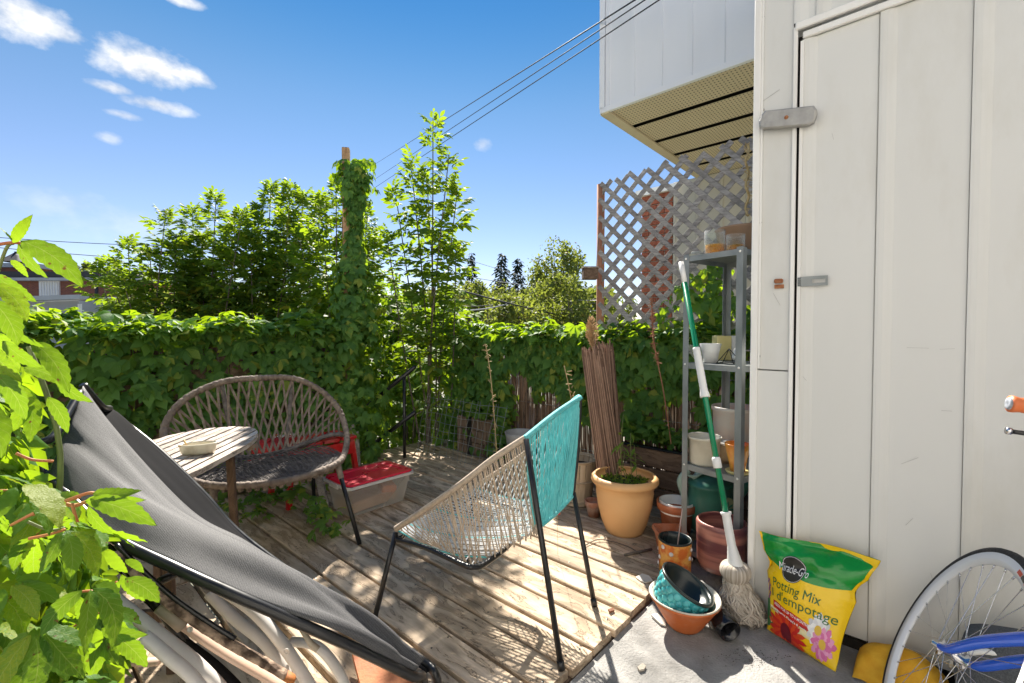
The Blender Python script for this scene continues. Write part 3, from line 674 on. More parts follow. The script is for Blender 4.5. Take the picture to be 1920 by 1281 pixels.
# steps going down behind, with black railing
stair = thing('back_steps', 'black metal stair rail leading down through the gap in the hedge', 'stair railing', (2.6, 4.2, -.4))
for i in range(7):
    MB().box((2.62 + i * .0, 4.16 + i * .27, -.17 - i * .19), (.8, .26, .045), bev=.004).build('step', M_plankx, stair)
ra, rb = W(672, 775, 4.55), W(778, 688, 4.25)
for (dz) in (0, -.42):
    MB().tube([ra + Vector((0, 0, dz)), ra.lerp(rb, .45) + Vector((0, 0, dz + .0)), rb + Vector((0, 0, dz))], .02, 8).build('handrail', M_black, stair)
for t_ in (.15, .82):
    p = ra.lerp(rb, t_); MB().tube([p, p - Vector((0, 0, 1.0))], .016, 8).build('baluster', M_black, stair)

# unseen house walls added behind and beside the patio to bounce sunlight into shade
M_hwall = mat('cream_stucco', (.60, .585, .56), .9, scale=3, col2=(.68, .665, .64), bump=.3, bscale=80)
bounce_walls = thing('added_bounce_house', 'added unseen cream house wall with a door and window, bouncing sunlight onto the patio', 'house', (0, -3.0, -.03))
MB().box((.2, -2.95, 2.5), (6.6, .2, 5.1)).build('wall', M_hwall, bounce_walls); MB().box((-3.1, .4, 2.5), (.2, 6.5, 5.1)).build('wall', M_hwall, bounce_walls)
MB().box((.9, -2.84, 1.0), (.9, .03, 2.05), bev=.005).build('door', M_trim, bounce_walls); w_ = MB().box((-1.2, -2.84, 1.5), (1.2, .03, 1.1), bev=.005).build('window', M_trim, bounce_walls); MB().box((-1.2, -2.82, 1.5), (1.08, .01, .98)).build('pane', mat('house_pane', (.05, .06, .07), .08), w_)
# ================================================================ background beyond the fence
M_fbrick = None
def farbrick():
    m, t = _new('far_brick'); n = t.nodes.new; l = t.links.new
    o = n('ShaderNodeOutputMaterial'); p = n('ShaderNodeBsdfPrincipled'); l(p.outputs[0], o.inputs[0]); p.inputs['Roughness'].default_value = .9
    tcn = n('ShaderNodeTexCoord'); mpn = n('ShaderNodeMapping'); mpn.inputs['Rotation'].default_value = (R(90), 0, 0); l(tcn.outputs['Object'], mpn.inputs[0])
    b = n('ShaderNodeTexBrick'); b.inputs['Scale'].default_value = 4.0; b.inputs['Color1'].default_value = (.24, .08, .05, 1); b.inputs['Color2'].default_value = (.16, .055, .04, 1); b.inputs['Mortar'].default_value = (.22, .17, .15, 1); b.inputs['Mortar Size'].default_value = .012
    l(mpn.outputs[0], b.inputs['Vector']); l(b.outputs[0], p.inputs['Base Color']); return m
M_fb = farbrick(); M_fwhite = mat('far_white', (.72, .73, .75), .5, scale=1, var=.04); M_fgrey = mat('grey_render', (.26, .28, .31), .8, scale=.6, col2=(.33, .35, .38)); M_froof = mat('dark_roofing', (.05, .05, .055), .8); M_pane = mat('dark_pane', (.05, .06, .07), .08, spec=.9)
# buildings face the camera side: local frame with right axis RT
def fbox(b, px0, px1, py0, py1, D, thick=.3, push=0.0):
    """box facing the yard whose front spans the given part of the view at distance D"""
    a = W(px0, (py0 + py1) / 2, D); c = W(px1, (py0 + py1) / 2, D); t = W((px0 + px1) / 2, py0, D); bo = W((px0 + px1) / 2, py1, D)
    ctr = (a + c) / 2; ctr.z = (t.z + bo.z) / 2
    rot = Matrix((RT, FH, Vector((0, 0, 1)))).transposed()
    b.box(ctr + FH * (thick / 2 + push), ((c - a).length, thick, t.z - bo.z), rot)
    return b
g = W(120, 618, 26); g.z = -1.7
M_fasc = mat('pale_fascia', (.40, .42, .45), .6, scale=2, var=.1)
bb = thing('brick_building', 'low red-brick building with flat black roof edge and white panel, far left', 'building', g)
b = MB(); fbox(b, -420, 268, 523, 700, 26, 8); b.build('wall', M_fb, bb)
b = MB(); fbox(b, -430, 285, 509, 520, 25.7, 8.6); b.build('roof_edge', M_froof, bb)
b = MB(); fbox(b, -430, 285, 520.5, 526, 25.6, 8.8); b.build('fascia', M_fasc, bb)
b = MB(); fbox(b, 73, 110, 527, 558, 25.9, .2)
pn = b.build('siding_panel', M_fwhite, bb)
b = MB()
for i in range(7): fbox(b, 76 + i * 5, 77 + i * 5, 528, 557, 25.86, .03)
b.build('rib', M_trim, pn, kind='stuff')
for (x0, x1, y0, y1) in ((172, 220, 557, 600), (-120, -70, 557, 600)):
    b = MB(); fbox(b, x0, x1, y0, y1, 25.92, .15); w_ = b.build('window', M_fwhite, bb)
    b = MB(); fbox(b, x0 + 5, x1 - 7, y0 + 4, y0 + 14, 25.88, .1); b.build('pane', M_pane, w_)
    b = MB(); fbox(b, x0 + 5, x1 - 7, y0 + 18, y1, 25.88, .1); b.build('pane', M_fgrey, w_)
b = MB(); b.tube([W(181, 533, 25.6), W(181, 620, 25.6)], .08, 8); b.build('drainpipe', M_froof, bb)
b = MB(); fbox(b, -420, 60, 500, 512, 34, 4); b.build('parapet', M_fb, bb)
b = MB(); fbox(b, -420, 60, 493, 501, 33.8, 4.3); b.build('parapet_cap', M_fasc, bb)
b = MB(); b.lathe([(.9, 0), (.35, .45), (.0, .75)], W(30, 492, 33), 4); b.tube([W(30, 492, 33), W(30, 472, 33)], .1, 6); b.build('roof_vent', M_froof, bb)
g = W(60, 618, 15); g.z = -1.7
gb = thing('grey_garage', 'grey rendered low building with white roof trim in front of the brick building', 'building', g)
b = MB(); fbox(b, -400, 150, 563, 760, 15, 6); b.build('wall', M_fgrey, gb)
a, c = W(40, 567, 14.8), W(158, 556, 14.8)
b = MB(); b.bar(W(-400, 575, 14.8), c + Vector((0, 0, -.02)), .35, .14); b.build('roof_trim', M_fasc, gb)
b = MB(); fbox(b, 147, 150, 570, 700, 14.95, .1); b.build('corner_trim', M_fwhite, gb)

def far_house(px0, px1, py0, D, name, label, m):
    g = W((px0 + px1) / 2, 618, D); g.z = -1.7
    t = thing(name, label, 'building', g)
    b = MB(); fbox(b, px0, px1, py0, 700, D, 5); b.build('wall', m, t)
    b = MB(); fbox(b, px0 - 4, px1 + 4, py0 - 4, py0, D - .2, 5.4); b.build('roof', M_fwhite, t)
    for k in range(2):
        x0 = px0 + (px1 - px0) * (.2 + .45 * k); b = MB(); fbox(b, x0, x0 + 9, py0 + 12, py0 + 26, D - .04, .1); w_ = b.build('window', M_fwhite, t)
        b = MB(); fbox(b, x0 + 1.5, x0 + 7.5, py0 + 13.5, py0 + 24.5, D - .08, .06); b.build('pane', M_pane, w_)
far_house(838, 902, 574, 30, 'far_house', 'small pale building glimpsed behind the thin sapling, right of the tall post', M_fgrey)
far_house(-520, -430, 520, 45, 'far_house', 'grey building beyond the brick building, off to the left', M_fgrey)

# trees -----------------------------------------------------------------------------------------
def crown_pts(n, c, r, lumps, seed, gap=.0):
    r_ = random.Random(seed); L_ = []
    for i in range(lumps):
        a = r_.uniform(0, 2 * math.pi); q = math.sqrt(r_.random()) * .72; z = r_.uniform(-.75, .8)
        L_.append((Vector((math.cos(a) * q * r[0], math.sin(a) * q * r[1], z * r[2] * (1 - .25 * q))), r_.uniform(.22, .42)))
    out = []
    for i in range(n):
        l_, s = L_[r_.randrange(lumps)]
        d = Vector((r_.gauss(0, 1), r_.gauss(0, 1), r_.gauss(0, 1))).normalized() * (r_.random() ** .4) * s
        out.append((c + l_ + Vector((d.x * r[0], d.y * r[1], d.z * r[2])), d.normalized()))
    return out, [c + l_ for l_, s in L_]
TF = [leaflet(1, .62, .2, .2, 3), leaflet(1, .5, .5, .3, 3)]
def far_tree(name, label, px, ptop, pbot, hw, D, seed, n=2600, leaf=.22, lumps=26, m=LF_far, group='trees beyond the yard', multi=1):
    c = W(px, (ptop + pbot) / 2, D); rz = (W(px, ptop, D).z - W(px, pbot, D).z) / 2; rx = hw / FPX * D
    g = Vector((c.x, c.y, -1.7)); t = thing(name, label, 'tree', g, group)
    pts, cl = crown_pts(n, c, (rx, rx, rz), lumps, seed)
    ms = []
    for p, d in pts:
        nn = (d + Vector((0, 0, .5)) + rvec(.5)); ms.append(basis(p, rvec(1), nn, leaf * rnd.uniform(.6, 1.3)))
    scatter_mesh('crown', TF, ms, m, t)
    b = MB(); top = c + Vector((0, 0, rz * .5))
    b.tube([g, g.lerp(top, .45) + Vector((.1, 0, 0)), top], [.11 * rz + .04, .07 * rz + .03, .01], 7)
    for q in cl[:14]:
        s0 = g.lerp(top, rnd.uniform(.35, .8)); b.tube([s0, s0.lerp(q, .5) + Vector((0, 0, .1)), q], [.03 * rz + .01, .02 * rz, .006], 5)
    b.build('trunk', M_bark, t)
def conifer(px, ptop, pbot, hw, D, seed, label):
    r_ = random.Random(seed); top = W(px, ptop, D); bot = W(px, pbot, D); g = Vector((top.x, top.y, -1.7)); t = thing('spruce_tree', label, 'tree', g, 'dark conifers beyond the yard')
    H = top.z - bot.z; ms = []
    for i in range(1500):
        q = r_.random() ** .75; z = top.z - H * q; a = r_.randrange(9) * .7 + q * 37; lay = (math.sin(q * 40) * .25 + .8)
        rr = hw / FPX * D * (.05 + .95 * q) * lay * r_.uniform(.15, 1)
        p = Vector((top.x + math.cos(a) * rr, top.y + math.sin(a) * rr, z - rr * .15)); ms.append(basis(p, Vector((math.cos(a), math.sin(a), -.35)) + rvec(.3), Vector((0, 0, 1)) + rvec(.3), r_.uniform(.22, .5)))
    scatter_mesh('crown', [leaflet(1, .4, .2, .1, 3)], ms, LF_con, t)
    MB().tube([g, top], [.16, .02], 6).build('trunk', M_bark, t)
conifer(884, 474, 640, 42, 42, 1, 'narrow dark spruce, leftmost of the conifers behind the thin sapling')
conifer(941, 475, 640, 62, 38, 2, 'tallest dark spruce in the middle of the distant conifers')
conifer(971, 484, 640, 52, 40, 3, 'dark spruce touching the left side of the bright leafy tree')
far_tree('leafy_tree', 'bright green-gold leafy tree just left of the lattice', 1052, 446, 640, 66, 24, 5, n=8200, leaf=.17, lumps=40)
far_tree('leafy_tree', 'olive tree with low crown behind the power lines and spruces', 930, 530, 660, 62, 30, 6, n=3000, leaf=.2)
far_tree('leafy_tree', 'low dark tree directly above the hedge left of the utility pole', 885, 520, 670, 58, 22, 7, n=5000, leaf=.17)
far_tree('leafy_tree', 'low dark tree above the hedge right of the utility pole', 1070, 505, 670, 78, 20, 8, n=6000, leaf=.16)
far_tree('leafy_tree', 'dark low tree at the foot of the utility pole', 980, 532, 680, 80, 18, 12, n=6000, leaf=.15)
far_tree('leafy_tree', 'olive treetop poking above the brick building roof', 140, 482, 560, 34, 40, 9, n=1500, leaf=.3)
far_tree('leafy_tree', 'small round treetop above the brick roof, nearest the shrubs', 178, 500, 560, 24, 38, 10, n=900, leaf=.28)
far_tree('leafy_tree', 'distant green tree seen through the lattice beside its post', 1165, 548, 680, 42, 16, 11, n=2000, leaf=.12)
far_tree('leafy_tree', 'broad dark tree behind the shrubs at the centre left', 420, 530, 680, 210, 14, 13, n=5000, leaf=.13, lumps=60)

c = W(960, 600, 46); ms = []
for i in range(9000):
    px_ = rnd.uniform(770, 1150); top_ = 548 + 14 * mnoise.noise(Vector((px_ * .021, 0, 0))) + 9 * mnoise.noise(Vector((px_ * .09, 3, 0)))
    p = W(px_, top_ + (640 - top_) * rnd.random() ** 1.3, rnd.uniform(44, 50)); ms.append(basis(p, rvec(1), Vector((0, 0, .6)) + rvec(.6), rnd.uniform(.35, .8)))
fw_ = scatter_mesh('far_woods', TF, ms, LF_far, None, kind='stuff', label='continuous dark line of far trees along the skyline above the hedge', category='woods')
# utility pole and wires
g = W(1013, 618, 28); g.z = -1.7
up = thing('utility_pole', 'thin grey utility pole in front of the bright leafy tree', 'utility pole', g)
M_pole = mat('pole_wood', (.34, .32, .30), .8, scale=10)
p1 = W(1013, 520, 28); MB().tube([g, p1], [.12, .09], 8).build('shaft', M_pole, up)
MB().bar(p1 - RT * .7 - Vector((0, 0, .4)), p1 + RT * .7 - Vector((0, 0, .4)), .08, .1).build('crossarm', M_pole, up)
M_cable = mat('cable', (.03, .03, .035), .6); M_cablel = mat('pale_cable', (.45, .45, .46), .5)
def cable(label, pts, r, m=M_cable, sag=0.0, group='overhead wires'):
    A, B = pts[0], pts[-1]
    if len(pts) == 2: P_ = [A.lerp(B, t / 24) - Vector((0, 0, sag * 4 * (t / 24) * (1 - t / 24))) for t in range(25)]
    else: P_ = cr_spline(pts, 6)
    o = A.copy(); q = MB().tube(P_, r, 5).build('overhead_wire', m, origin=o, label=label, category='wire', group=group)
    return q
cable('thick black overhead wire, upper of the three crossing the white overhang', [W(1330, -88, 3.0), W(700, 310, 24)], .0065)
cable('thin overhead wire, middle of the three crossing the white overhang', [W(1330, -80, 3.0), W(640, 378, 26)], .005)
cable('overhead wire, lowest of the three crossing the white overhang', [W(1330, -62, 3.0), W(600, 420, 26)], .005)
cable('upper of the two wires above the brick building at the left', [W(-300, 418, 18), W(420, 462, 26)], .016, sag=.25)
cable('lower of the two wires above the brick building at the left', [W(-300, 432, 16), W(420, 492, 26)], .016, sag=.2)
for i, (a, b, sg, r, m, lab) in enumerate([((840, 538, 14), (1200, 612, 30), .25, .03, M_cable, 'thick black cable sagging from the sapling towards the utility pole'),
        ((830, 582, 14), (965, 566, 18), .12, .022, M_cablel, 'pale thick cable low behind the thin sapling'),
        ((830, 574, 16), (1013, 556, 28), .2, .02, M_cable, 'dark cable just above the pale cable behind the sapling'),
        ((830, 470, 24), (1013, 525, 28), .1, .014, M_cablel, 'faint wire crossing the sky above the spruces'),
        ((860, 515, 24), (1130, 538, 26), .25, .018, M_cablel, 'pale wire crossing the spruces at the top of the pole'),
        ((850, 577, 24), (1130, 582, 24), .1, .016, M_cablel, 'lowest pale wire running just above the hedge'),
        ((900, 560, 24), (1130, 568, 24), .15, .016, M_cable, 'dark wire running level across the distant trees'),
        ((1013, 545, 28), (1130, 563, 20), .2, .018, M_cablel, 'wire from the utility pole to behind the lattice post')]):
    cable(lab, [W(*a), W(*b)], r, m, sg)

# ---------------------------------------------------------------- ash shrubs behind the left hedge
TA = [pinnate(1.0, s) for s in range(5)]
def ash(label, base, tips, seed, nleaf, leaf=.2, spread=.35, group='ash saplings behind the hedge', cat='tree', low=.35, npart=100, stemr=.012, name='ash_sapling'):
    r_ = random.Random(seed); base = Vector(base); t = thing(name, label, cat, base, group); ms = []; b = MB()
    per = nleaf // len(tips)
    for k, tp in enumerate(tips):
        tp = Vector(tp); s0 = base + Vector((r_.uniform(-.1, .1), r_.uniform(-.1, .1), 0)); mid = s0.lerp(tp, .5) + Vector((r_.uniform(-.12, .12), r_.uniform(-.12, .12), 0))
        cv = cr_spline([s0, mid, tp], 10); b.tube(cv, [stemr * (1 - .85 * i / len(cv)) + .002 for i in range(len(cv))], 6)
        H = (tp - s0).length
        for i in range(per):
            q = low + (1 - low) * (i / per) ** .8; p = along(cv, q); a = i * 2.4 + r_.uniform(-.6, .6); out_ = Vector((math.cos(a), math.sin(a), 0))
            L_ = leaf * r_.uniform(.7, 1.25) * (1 - .45 * max(0, q - .8) / .2)
            br = spread * (1 - q) * r_.uniform(.0, 1) if q < .95 else 0
            p2 = p + out_ * br + Vector((0, 0, br * .5))
            if br > .08 and r_.random() < .35: b.tube([p, p2], [.004, .002], 4, cap=False)
            ms.append(basis(p2, out_ + Vector((0, 0, r_.uniform(-.25, .9) + max(0, q - .85) * 8)), Vector((0, 0, 1)) + out_ * -.4 + Vector((r_.gauss(0, .3), r_.gauss(0, .3), 0)), L_))
    b.build('stems', M_bark, t)
    foliage(TA, ms, LF_ash, t, 'ash', npart)
    return t
D0 = 5.0
def T(px, py, D): return W(px, py, D)
ash('slender ash sapling with several bare stems, tallest plant right of the tall post', (T(808, 600, 4.9).x, T(808, 600, 4.9).y, -1.0),
    [T(812, 222, 4.8), T(770, 300, 4.9), T(842, 290, 4.7), T(740, 350, 5.0), T(858, 350, 4.8), T(800, 330, 5.1), T(855, 470, 4.6), T(725, 440, 4.8)], 21, 440, leaf=.2, spread=.3, low=.42)
for i, (lab, bx, tips, n) in enumerate([
    ('ash shrub at the left end of the thicket, overlapping the brick building', 300, [(310, 400), (240, 455), (200, 490), (330, 440), (280, 470), (230, 520), (180, 500)], 520),
    ('tall ash shrub with a pointed leafy top at the left of the thicket', 400, [(405, 370), (360, 395), (440, 420), (380, 440), (340, 450), (455, 400)], 620),
    ('tallest ash shrub of the thicket, left of the tall post', 520, [(508, 345), (545, 350), (480, 390), (570, 365), (600, 380), (530, 400)], 700),
    ('dense ash shrub directly behind the creeper-wrapped post', 610, [(600, 372), (630, 350), (575, 420), (690, 400), (665, 380), (560, 440), (705, 450)], 620),
    ('low ash shrub filling the middle of the thicket above the hedge', 450, [(420, 470), (470, 450), (500, 480), (380, 500), (540, 490), (350, 520)], 640)]):
    D = 5.2 + .35 * (i % 3)
    base = T(bx, 640, D); base.z = -1.2
    ash(lab, base, [T(x_, y_, D + rnd.uniform(-.35, .35)) for x_, y_ in tips], 30 + i, int(n * 1.3), leaf=.19, spread=.55, low=.3, npart=60)
# green mass beyond the steps and low behind the hedges
def bush(label, c, r, n, seed, leaf=.075, m=LF_hedge, temps=None, npart=40, group='shrubs beyond the hedge', name='shrub'):
    c = Vector(c); t = thing(name, label, 'shrub', (c.x, c.y, -1.7), group); pts, cl = crown_pts(n, c, r, 18, seed)
    ms = [basis(p, Vector((d.x, d.y, -.3)) + rvec(.5), d * .6 + Vector((0, 0, .7)) + rvec(.3), leaf * rnd.uniform(.7, 1.3)) for p, d in pts]
    foliage(temps or TP, ms, m, t, 'bush', npart)
    b = MB(); 
    for q in cl[:10]: b.tube([(c.x, c.y, -1.7), Vector((c.x, c.y, -1.7)).lerp(q, .5) + Vector((.1, 0, .1)), q], [.02, .013, .004], 5)
    b.build('stems', M_bark, t)
TP = [palmate(1.0, 3, 0, s) for s in range(6)]
c = T(745, 700, 5.9); bush('sunlit yellow-green shrub seen through the gap at the steps', (c.x, c.y, .2), (.8, .8, 1.3), 1500, 41)
c = T(800, 640, 6.2); bush('leafy shrub under the thin sapling beyond the steps', (c.x, c.y, .5), (.9, .9, 1.2), 1500, 42)
c = T(640, 620, 6.0); bush('leafy shrub behind the tall post', (c.x, c.y, .7), (.9, .9, 1.3), 1500, 43)
c = T(320, 640, 5.6); bush('low leafy shrub behind the left end of the hedge', (c.x, c.y, .4), (1.2, .8, 1.0), 1500, 44)
c = T(480, 600, 6.2); bush('broad leafy shrub behind the middle of the hedge', (c.x, c.y, .7), (1.2, .9, 1.2), 1700, 45)

c = T(810, 600, 6.6); bush('loose leafy shrub filling the skyline gap behind the thin sapling', (c.x, c.y, 1.0), (.95, .95, .85), 1500, 46)
c = T(745, 590, 6.4); bush('leafy shrub just right of the creeper-wrapped post', (c.x, c.y, 1.1), (.6, .6, .9), 1100, 47)
# ================================================================ creeper hedges
TPH = [palmate(1.0, 5, .05, s + 20) for s in range(8)]
def creeper(name, label, loc, specs, seed, m=LF_hedge, group=None, npart=300, stems=(), leaf=.085, cat='creeper'):
    """specs: list of (n, fn(r)->(pos, outward)) ; leaves hang tip down and overlap"""
    r_ = random.Random(seed); t = thing(name, label, cat, loc, group); ms = []
    for n, fn in specs:
        for i in range(n):
            p, o = fn(r_); o = Vector(o)
            tip = Vector((0, 0, -1)) + o * r_.uniform(.1, .9) + Vector((r_.gauss(0, .35), r_.gauss(0, .35), r_.gauss(0, .3)))
            if o.z > .6: tip = Vector((r_.gauss(0, 1), r_.gauss(0, 1), r_.uniform(-.6, .5)))
            nrm = o + Vector((0, 0, .45)) + Vector((r_.gauss(0, .3), r_.gauss(0, .3), r_.gauss(0, .25)))
            ms.append(basis(Vector(p), tip, nrm, leaf * r_.uniform(.42, 1.38)))
    foliage(TPH, ms, m, t, 'creeper' + m.name, npart)
    if stems:
        b = MB()
        for s in stems: b.tube(cr_spline(s, 6), .004, 5, cap=False)
        b.build('vine_stems', M_bark, t)
    return t
def wall_patch(axis, pos, a0, a1, z0, z1, out, thick=.16, top=None, lump=.1, bot=None):
    """leaves on a fence face. axis 'y': fence at y=pos running in x"""
    def fn(r):
        a = r.uniform(a0, a1); zt = (top(a) if top else z1); zb = (bot(a) if bot else z0); z = zb + (zt - zb) * r.random()
        bulge = lump * (mnoise.noise(Vector((a * 2.2, z * 2.2, pos))) + .5)
        d = r.random() ** 1.4 * thick; off = bulge - d
        if axis == 'y': return Vector((a, pos + out * (off + .05), z)), Vector((r.gauss(0, .25), out, 0))
        return Vector((pos + out * (off + .05), a, z)), Vector((out, r.gauss(0, .25), 0))
    return fn
def top_patch(axis, pos, a0, a1, z, out, w=.35, h=.1):
    def fn(r):
        a = r.uniform(a0, a1); q = r.uniform(-.25, .45); zz = z + h * (mnoise.noise(Vector((a * 2.6, q * 2, 5))) * 1.1) + r.gauss(0, .02) + max(0, r.gauss(0, .03)) - q * q * .3
        o = Vector((r.gauss(0, .4), r.gauss(0, .4), 1))
        return (Vector((a, pos - out * q * w * -1, zz)), o) if axis == 'y' else (Vector((pos + out * q * w, a, zz)), o)
    return fn
# left hedge in front of the board fence
def vst(n, axis, pos, a0, a1, z0, z1, seed, out=-1):
    r_ = random.Random(seed); S_ = []
    for i in range(n):
        a = r_.uniform(a0, a1); P_ = []
        for k in range(5):
            z = z0 + (z1 - z0) * k / 4; a += r_.gauss(0, .05); P_.append(Vector((a, pos + out * r_.uniform(.0, .05), z)) if axis == 'y' else Vector((pos + out * r_.uniform(0, .05), a, z)))
        S_.append(P_)
    return S_
HZ = 1.2
creeper('creeper_hedge', 'broad dark green creeper hedge behind the wicker chair and table', (.5, YF, -.1),
        [(2500, wall_patch('y', YF, -2.2, 2.15, -.02, HZ + .02, -1, thick=.2, lump=.22)), (1500, top_patch('y', YF, -2.2, 2.2, HZ + .03, -1, w=.6, h=.12)),
         (260, wall_patch('y', YF - .25, .6, 2.0, 0, .4, -1, lump=.2))], 51, stems=vst(16, 'y', YF, -1.5, 2.1, 0, 1.2, 3), leaf=.092)
# the part round the tall post: a column of leaves
PT = Vector((pt.x, pt.y, 0))
def column(z0, z1, rad):
    def fn(r):
        z = r.uniform(z0, z1); q = (z - z0) / (z1 - z0); rr = rad(z) * (r.random() ** .5); a = r.uniform(0, 2 * math.pi)
        o = Vector((math.cos(a), math.sin(a), 0)); return PT + RT * (.022 + .055 * min(1, max(0, (z - 1) / 1.6))) + o * rr + Vector((0, 0, z)), o
    return fn
creeper('creeper_on_post', 'creeper climbing the tall wooden post in a leafy column', (pt.x, pt.y, -.1),
        [(900, column(1.15, ztop - .12, lambda z: .10 + .05 * math.sin(z * 5) + .13 * max(0, (1.9 - z)))), (520, column(0, 1.3, lambda z: .36)), (60, column(ztop - .5, ztop - .12, lambda z: .2))], 52,
        stems=[[PT + Vector((.05 * math.cos(i * 2 + k), .05 * math.sin(i * 2 + k), .3 * k + .05)) for k in range(9)] for i in range(4)], leaf=.08)
# right hedge over the reed screen
def rtop(a): return 1.16
def rbot(a):   # lower edge of the creeper on the reed screen: hangs lower in places
    if a > 2.95: return .0
    v = .67 + .14 * math.sin(a * 5.1) + .1 * math.sin(a * 11 + 1)
    for cc, w_, low in ((1.62, .16, .2), (.98, .16, .12), (2.6, .12, .5)):
        v = min(v, low + abs(a - cc) / w_ * .5)
    return v
creeper('creeper_hedge', 'sunlit creeper hanging over the reed screen beside the lattice', (XR, 2.2, 0),
        [(1500, wall_patch('x', XR, .45, YR1, 0, 1.16, -1, thick=.12, top=rtop, bot=rbot, lump=.14)), (900, top_patch('x', XR, .5, YR1 + .1, 1.17, -1, w=.45, h=.1)),
         (420, wall_patch('x', XR - .12, 2.9, 3.8, 0, .8, -1, lump=.2))], 53, stems=vst(22, 'x', XR, .5, 3.7, .0, 1.1, 4), leaf=.088)
# creeper climbing the lattice near the shelf and lying in the trough planter
creeper('creeper_on_lattice', 'yellow-green creeper sprays on the lattice behind the metal shelf', (XL, 1.2, 1.1),
        [(70, wall_patch('x', XL - .03, .55, 1.45, 1.15, 1.5, -1, thick=.05, top=lambda a: 1.28 + .3 * abs(math.sin(a * 4.0)), lump=.05)), (30, wall_patch('x', XL - .03, .95, 1.25, 1.4, 1.66, -1, lump=.05))], 54, npart=120,
        stems=[[Vector((XL - .02, 1.5 - .15 * k, 1.12 + .06 * k + .04 * math.sin(k))) for k in range(6)], [Vector((XL - .02, 1.05 + .02 * k, 1.1 + .1 * k)) for k in range(6)]], leaf=.08)
creeper('low_creeper', 'creeper leaves growing along the top of the dark timber trough', (3.0, 1.2, .35),
        [(240, lambda r: (Vector((r.uniform(2.99, 3.24), r.uniform(.72, 1.75), .42 + abs(r.gauss(0, .06)))), Vector((-.5, r.gauss(0, .4), 1))))], 55, leaf=.075, npart=160)
creeper('vine_tendril', 'small trailing vine with green leaves on the deck beside the wicker chair leg', (1.3, 2.75, 0),
        [(46, lambda r: (lambda q: (Vector((1.24 + .02 * q + r.gauss(0, .05), 3.0 - .5 * q + r.gauss(0, .05), .02 + abs(r.gauss(0, .05)) + .1 * (1 - q))), Vector((-.2, -.4, 1))))(r.random())),
         (90, lambda r: (Vector((r.uniform(.6, 1.6), r.uniform(3.05, 3.7), abs(r.gauss(0, .1)))), Vector((-.2, -.4, 1))))], 56, leaf=.055, npart=136)

# ================================================================ the big creeper close to the camera on the left
vine = thing('foreground_creeper', 'bright backlit creeper with large lime leaves filling the lower left foreground', 'creeper', W(60, 1100, .85) * 1.0, None)
TN = [near_leaflet(s) for s in range(8)]
near = []
def lf(bx, by, tx, ty, D, roll=0.0, toward=.0, D2=None):
    a = W(bx, by, D); b_ = W(tx, ty, D2 or D + toward); d = b_ - a
    n_ = (CAM - a).normalized(); n_ = Matrix.Rotation(roll, 3, d.normalized()) @ n_
    near.append(basis(a, d, n_, d.length))
# upper spray, leaf by leaf
for q in [(25, 455, 62, 412, .62, .2), (40, 452, 132, 515, .60, -.15), (34, 458, 66, 522, .63, .9), (22, 452, 8, 418, .6, 1.2), (20, 488, 48, 520, .66, .4), (-10, 515, 52, 560, .5, .2),
          (-14, 530, 48, 598, .48, -.2), (-20, 560, 22, 640, .50, .1), (5, 640, 60, 690, .52, .5), (-20, 650, 30, 712, .5, .2), (30, 630, 76, 655, .55, .8), (60, 640, 132, 718, .56, -.3), (110, 700, 150, 760, .6, .8),
          (-10, 700, 40, 790, .5, .3), (28, 720, 42, 810, .56, -.3), (60, 742, 75, 830, .58, -.5), (90, 745, 120, 815, .6, .4), (45, 690, 110, 720, .6, .1), (-8, 610, 36, 632, .58, -.4)]:
    lf(*q[:5], roll=q[5])
# sprays reaching right over the lounger, and the lower ones
for q in [(170, 935, 272, 985, .62, .15), (175, 925, 245, 912, .63, -.4), (160, 940, 245, 955, .66, .6), (150, 930, 95, 918, .66, .2), (165, 950, 195, 1015, .62, .8), (200, 1030, 232, 1080, .7, .4), (235, 1050, 268, 1075, .7, .1),
          (235, 1085, 290, 1135, .7, .2), (228, 1078, 250, 1145, .72, .7), (222, 1090, 205, 1135, .7, -.4), (150, 1120, 150, 1195, .72, .3), (190, 1180, 262, 1200, .72, .5), (215, 1190, 270, 1262, .72, .2), (180, 1180, 175, 1240, .72, -.3)]:
    lf(*q[:5], roll=q[5])
r_ = random.Random(77)
def inside(x, y):
    # outline of the mass: (y, right edge) pairs
    E = [(600, -40), (650, 10), (700, 60), (760, 80), (830, 90), (870, 75), (910, 110), (940, 160), (1000, 190), (1060, 215), (1110, 230), (1180, 205), (1230, 215), (1290, 230)]
    for (y0, x0), (y1, x1) in zip(E[:-1], E[1:]):
        if y0 <= y < y1: return x < x0 + (x1 - x0) * (y - y0) / (y1 - y0) - 22
    return False
cent = []
while len(cent) < 105:
    x, y = r_.uniform(-260, 230), r_.uniform(600, 1330)
    if inside(x, min(y, 1285)) and not (850 > y and r_.random() < .35): cent.append((x, y, r_.uniform(.56, .95)))
for (x, y, D) in cent:
    c = W(x, y, D); sz = r_.uniform(.055, .082); lean = Vector((r_.gauss(0, .3), r_.gauss(0, .3), -.75)) + RT * .35; cn = (Vector((SX, SY, .9)).normalized() * r_.uniform(.2, 1) + (CAM - c).normalized() * r_.uniform(-.1, .9) + Vector((0, 0, .4)) + rvec(.25)).normalized()
    for a, s_ in ((0, 1), (-42, .9), (42, .92), (-85, .65), (85, .7)):
        nrm = cn + Vector((r_.gauss(0, .22), r_.gauss(0, .22), r_.gauss(0, .22))); nrm.normalize()
        d = Matrix.Rotation(R(a + r_.uniform(-10, 10)), 3, nrm) @ (lean - nrm * lean.dot(nrm)).normalized()
        near.append(basis(c + d * .008, d + Vector((0, 0, -.45)), nrm, sz * s_ * 1.12 * r_.uniform(.85, 1.15)))
    pass
near.sort(key=lambda M: camdist(M.translation) / M.col[0].length)
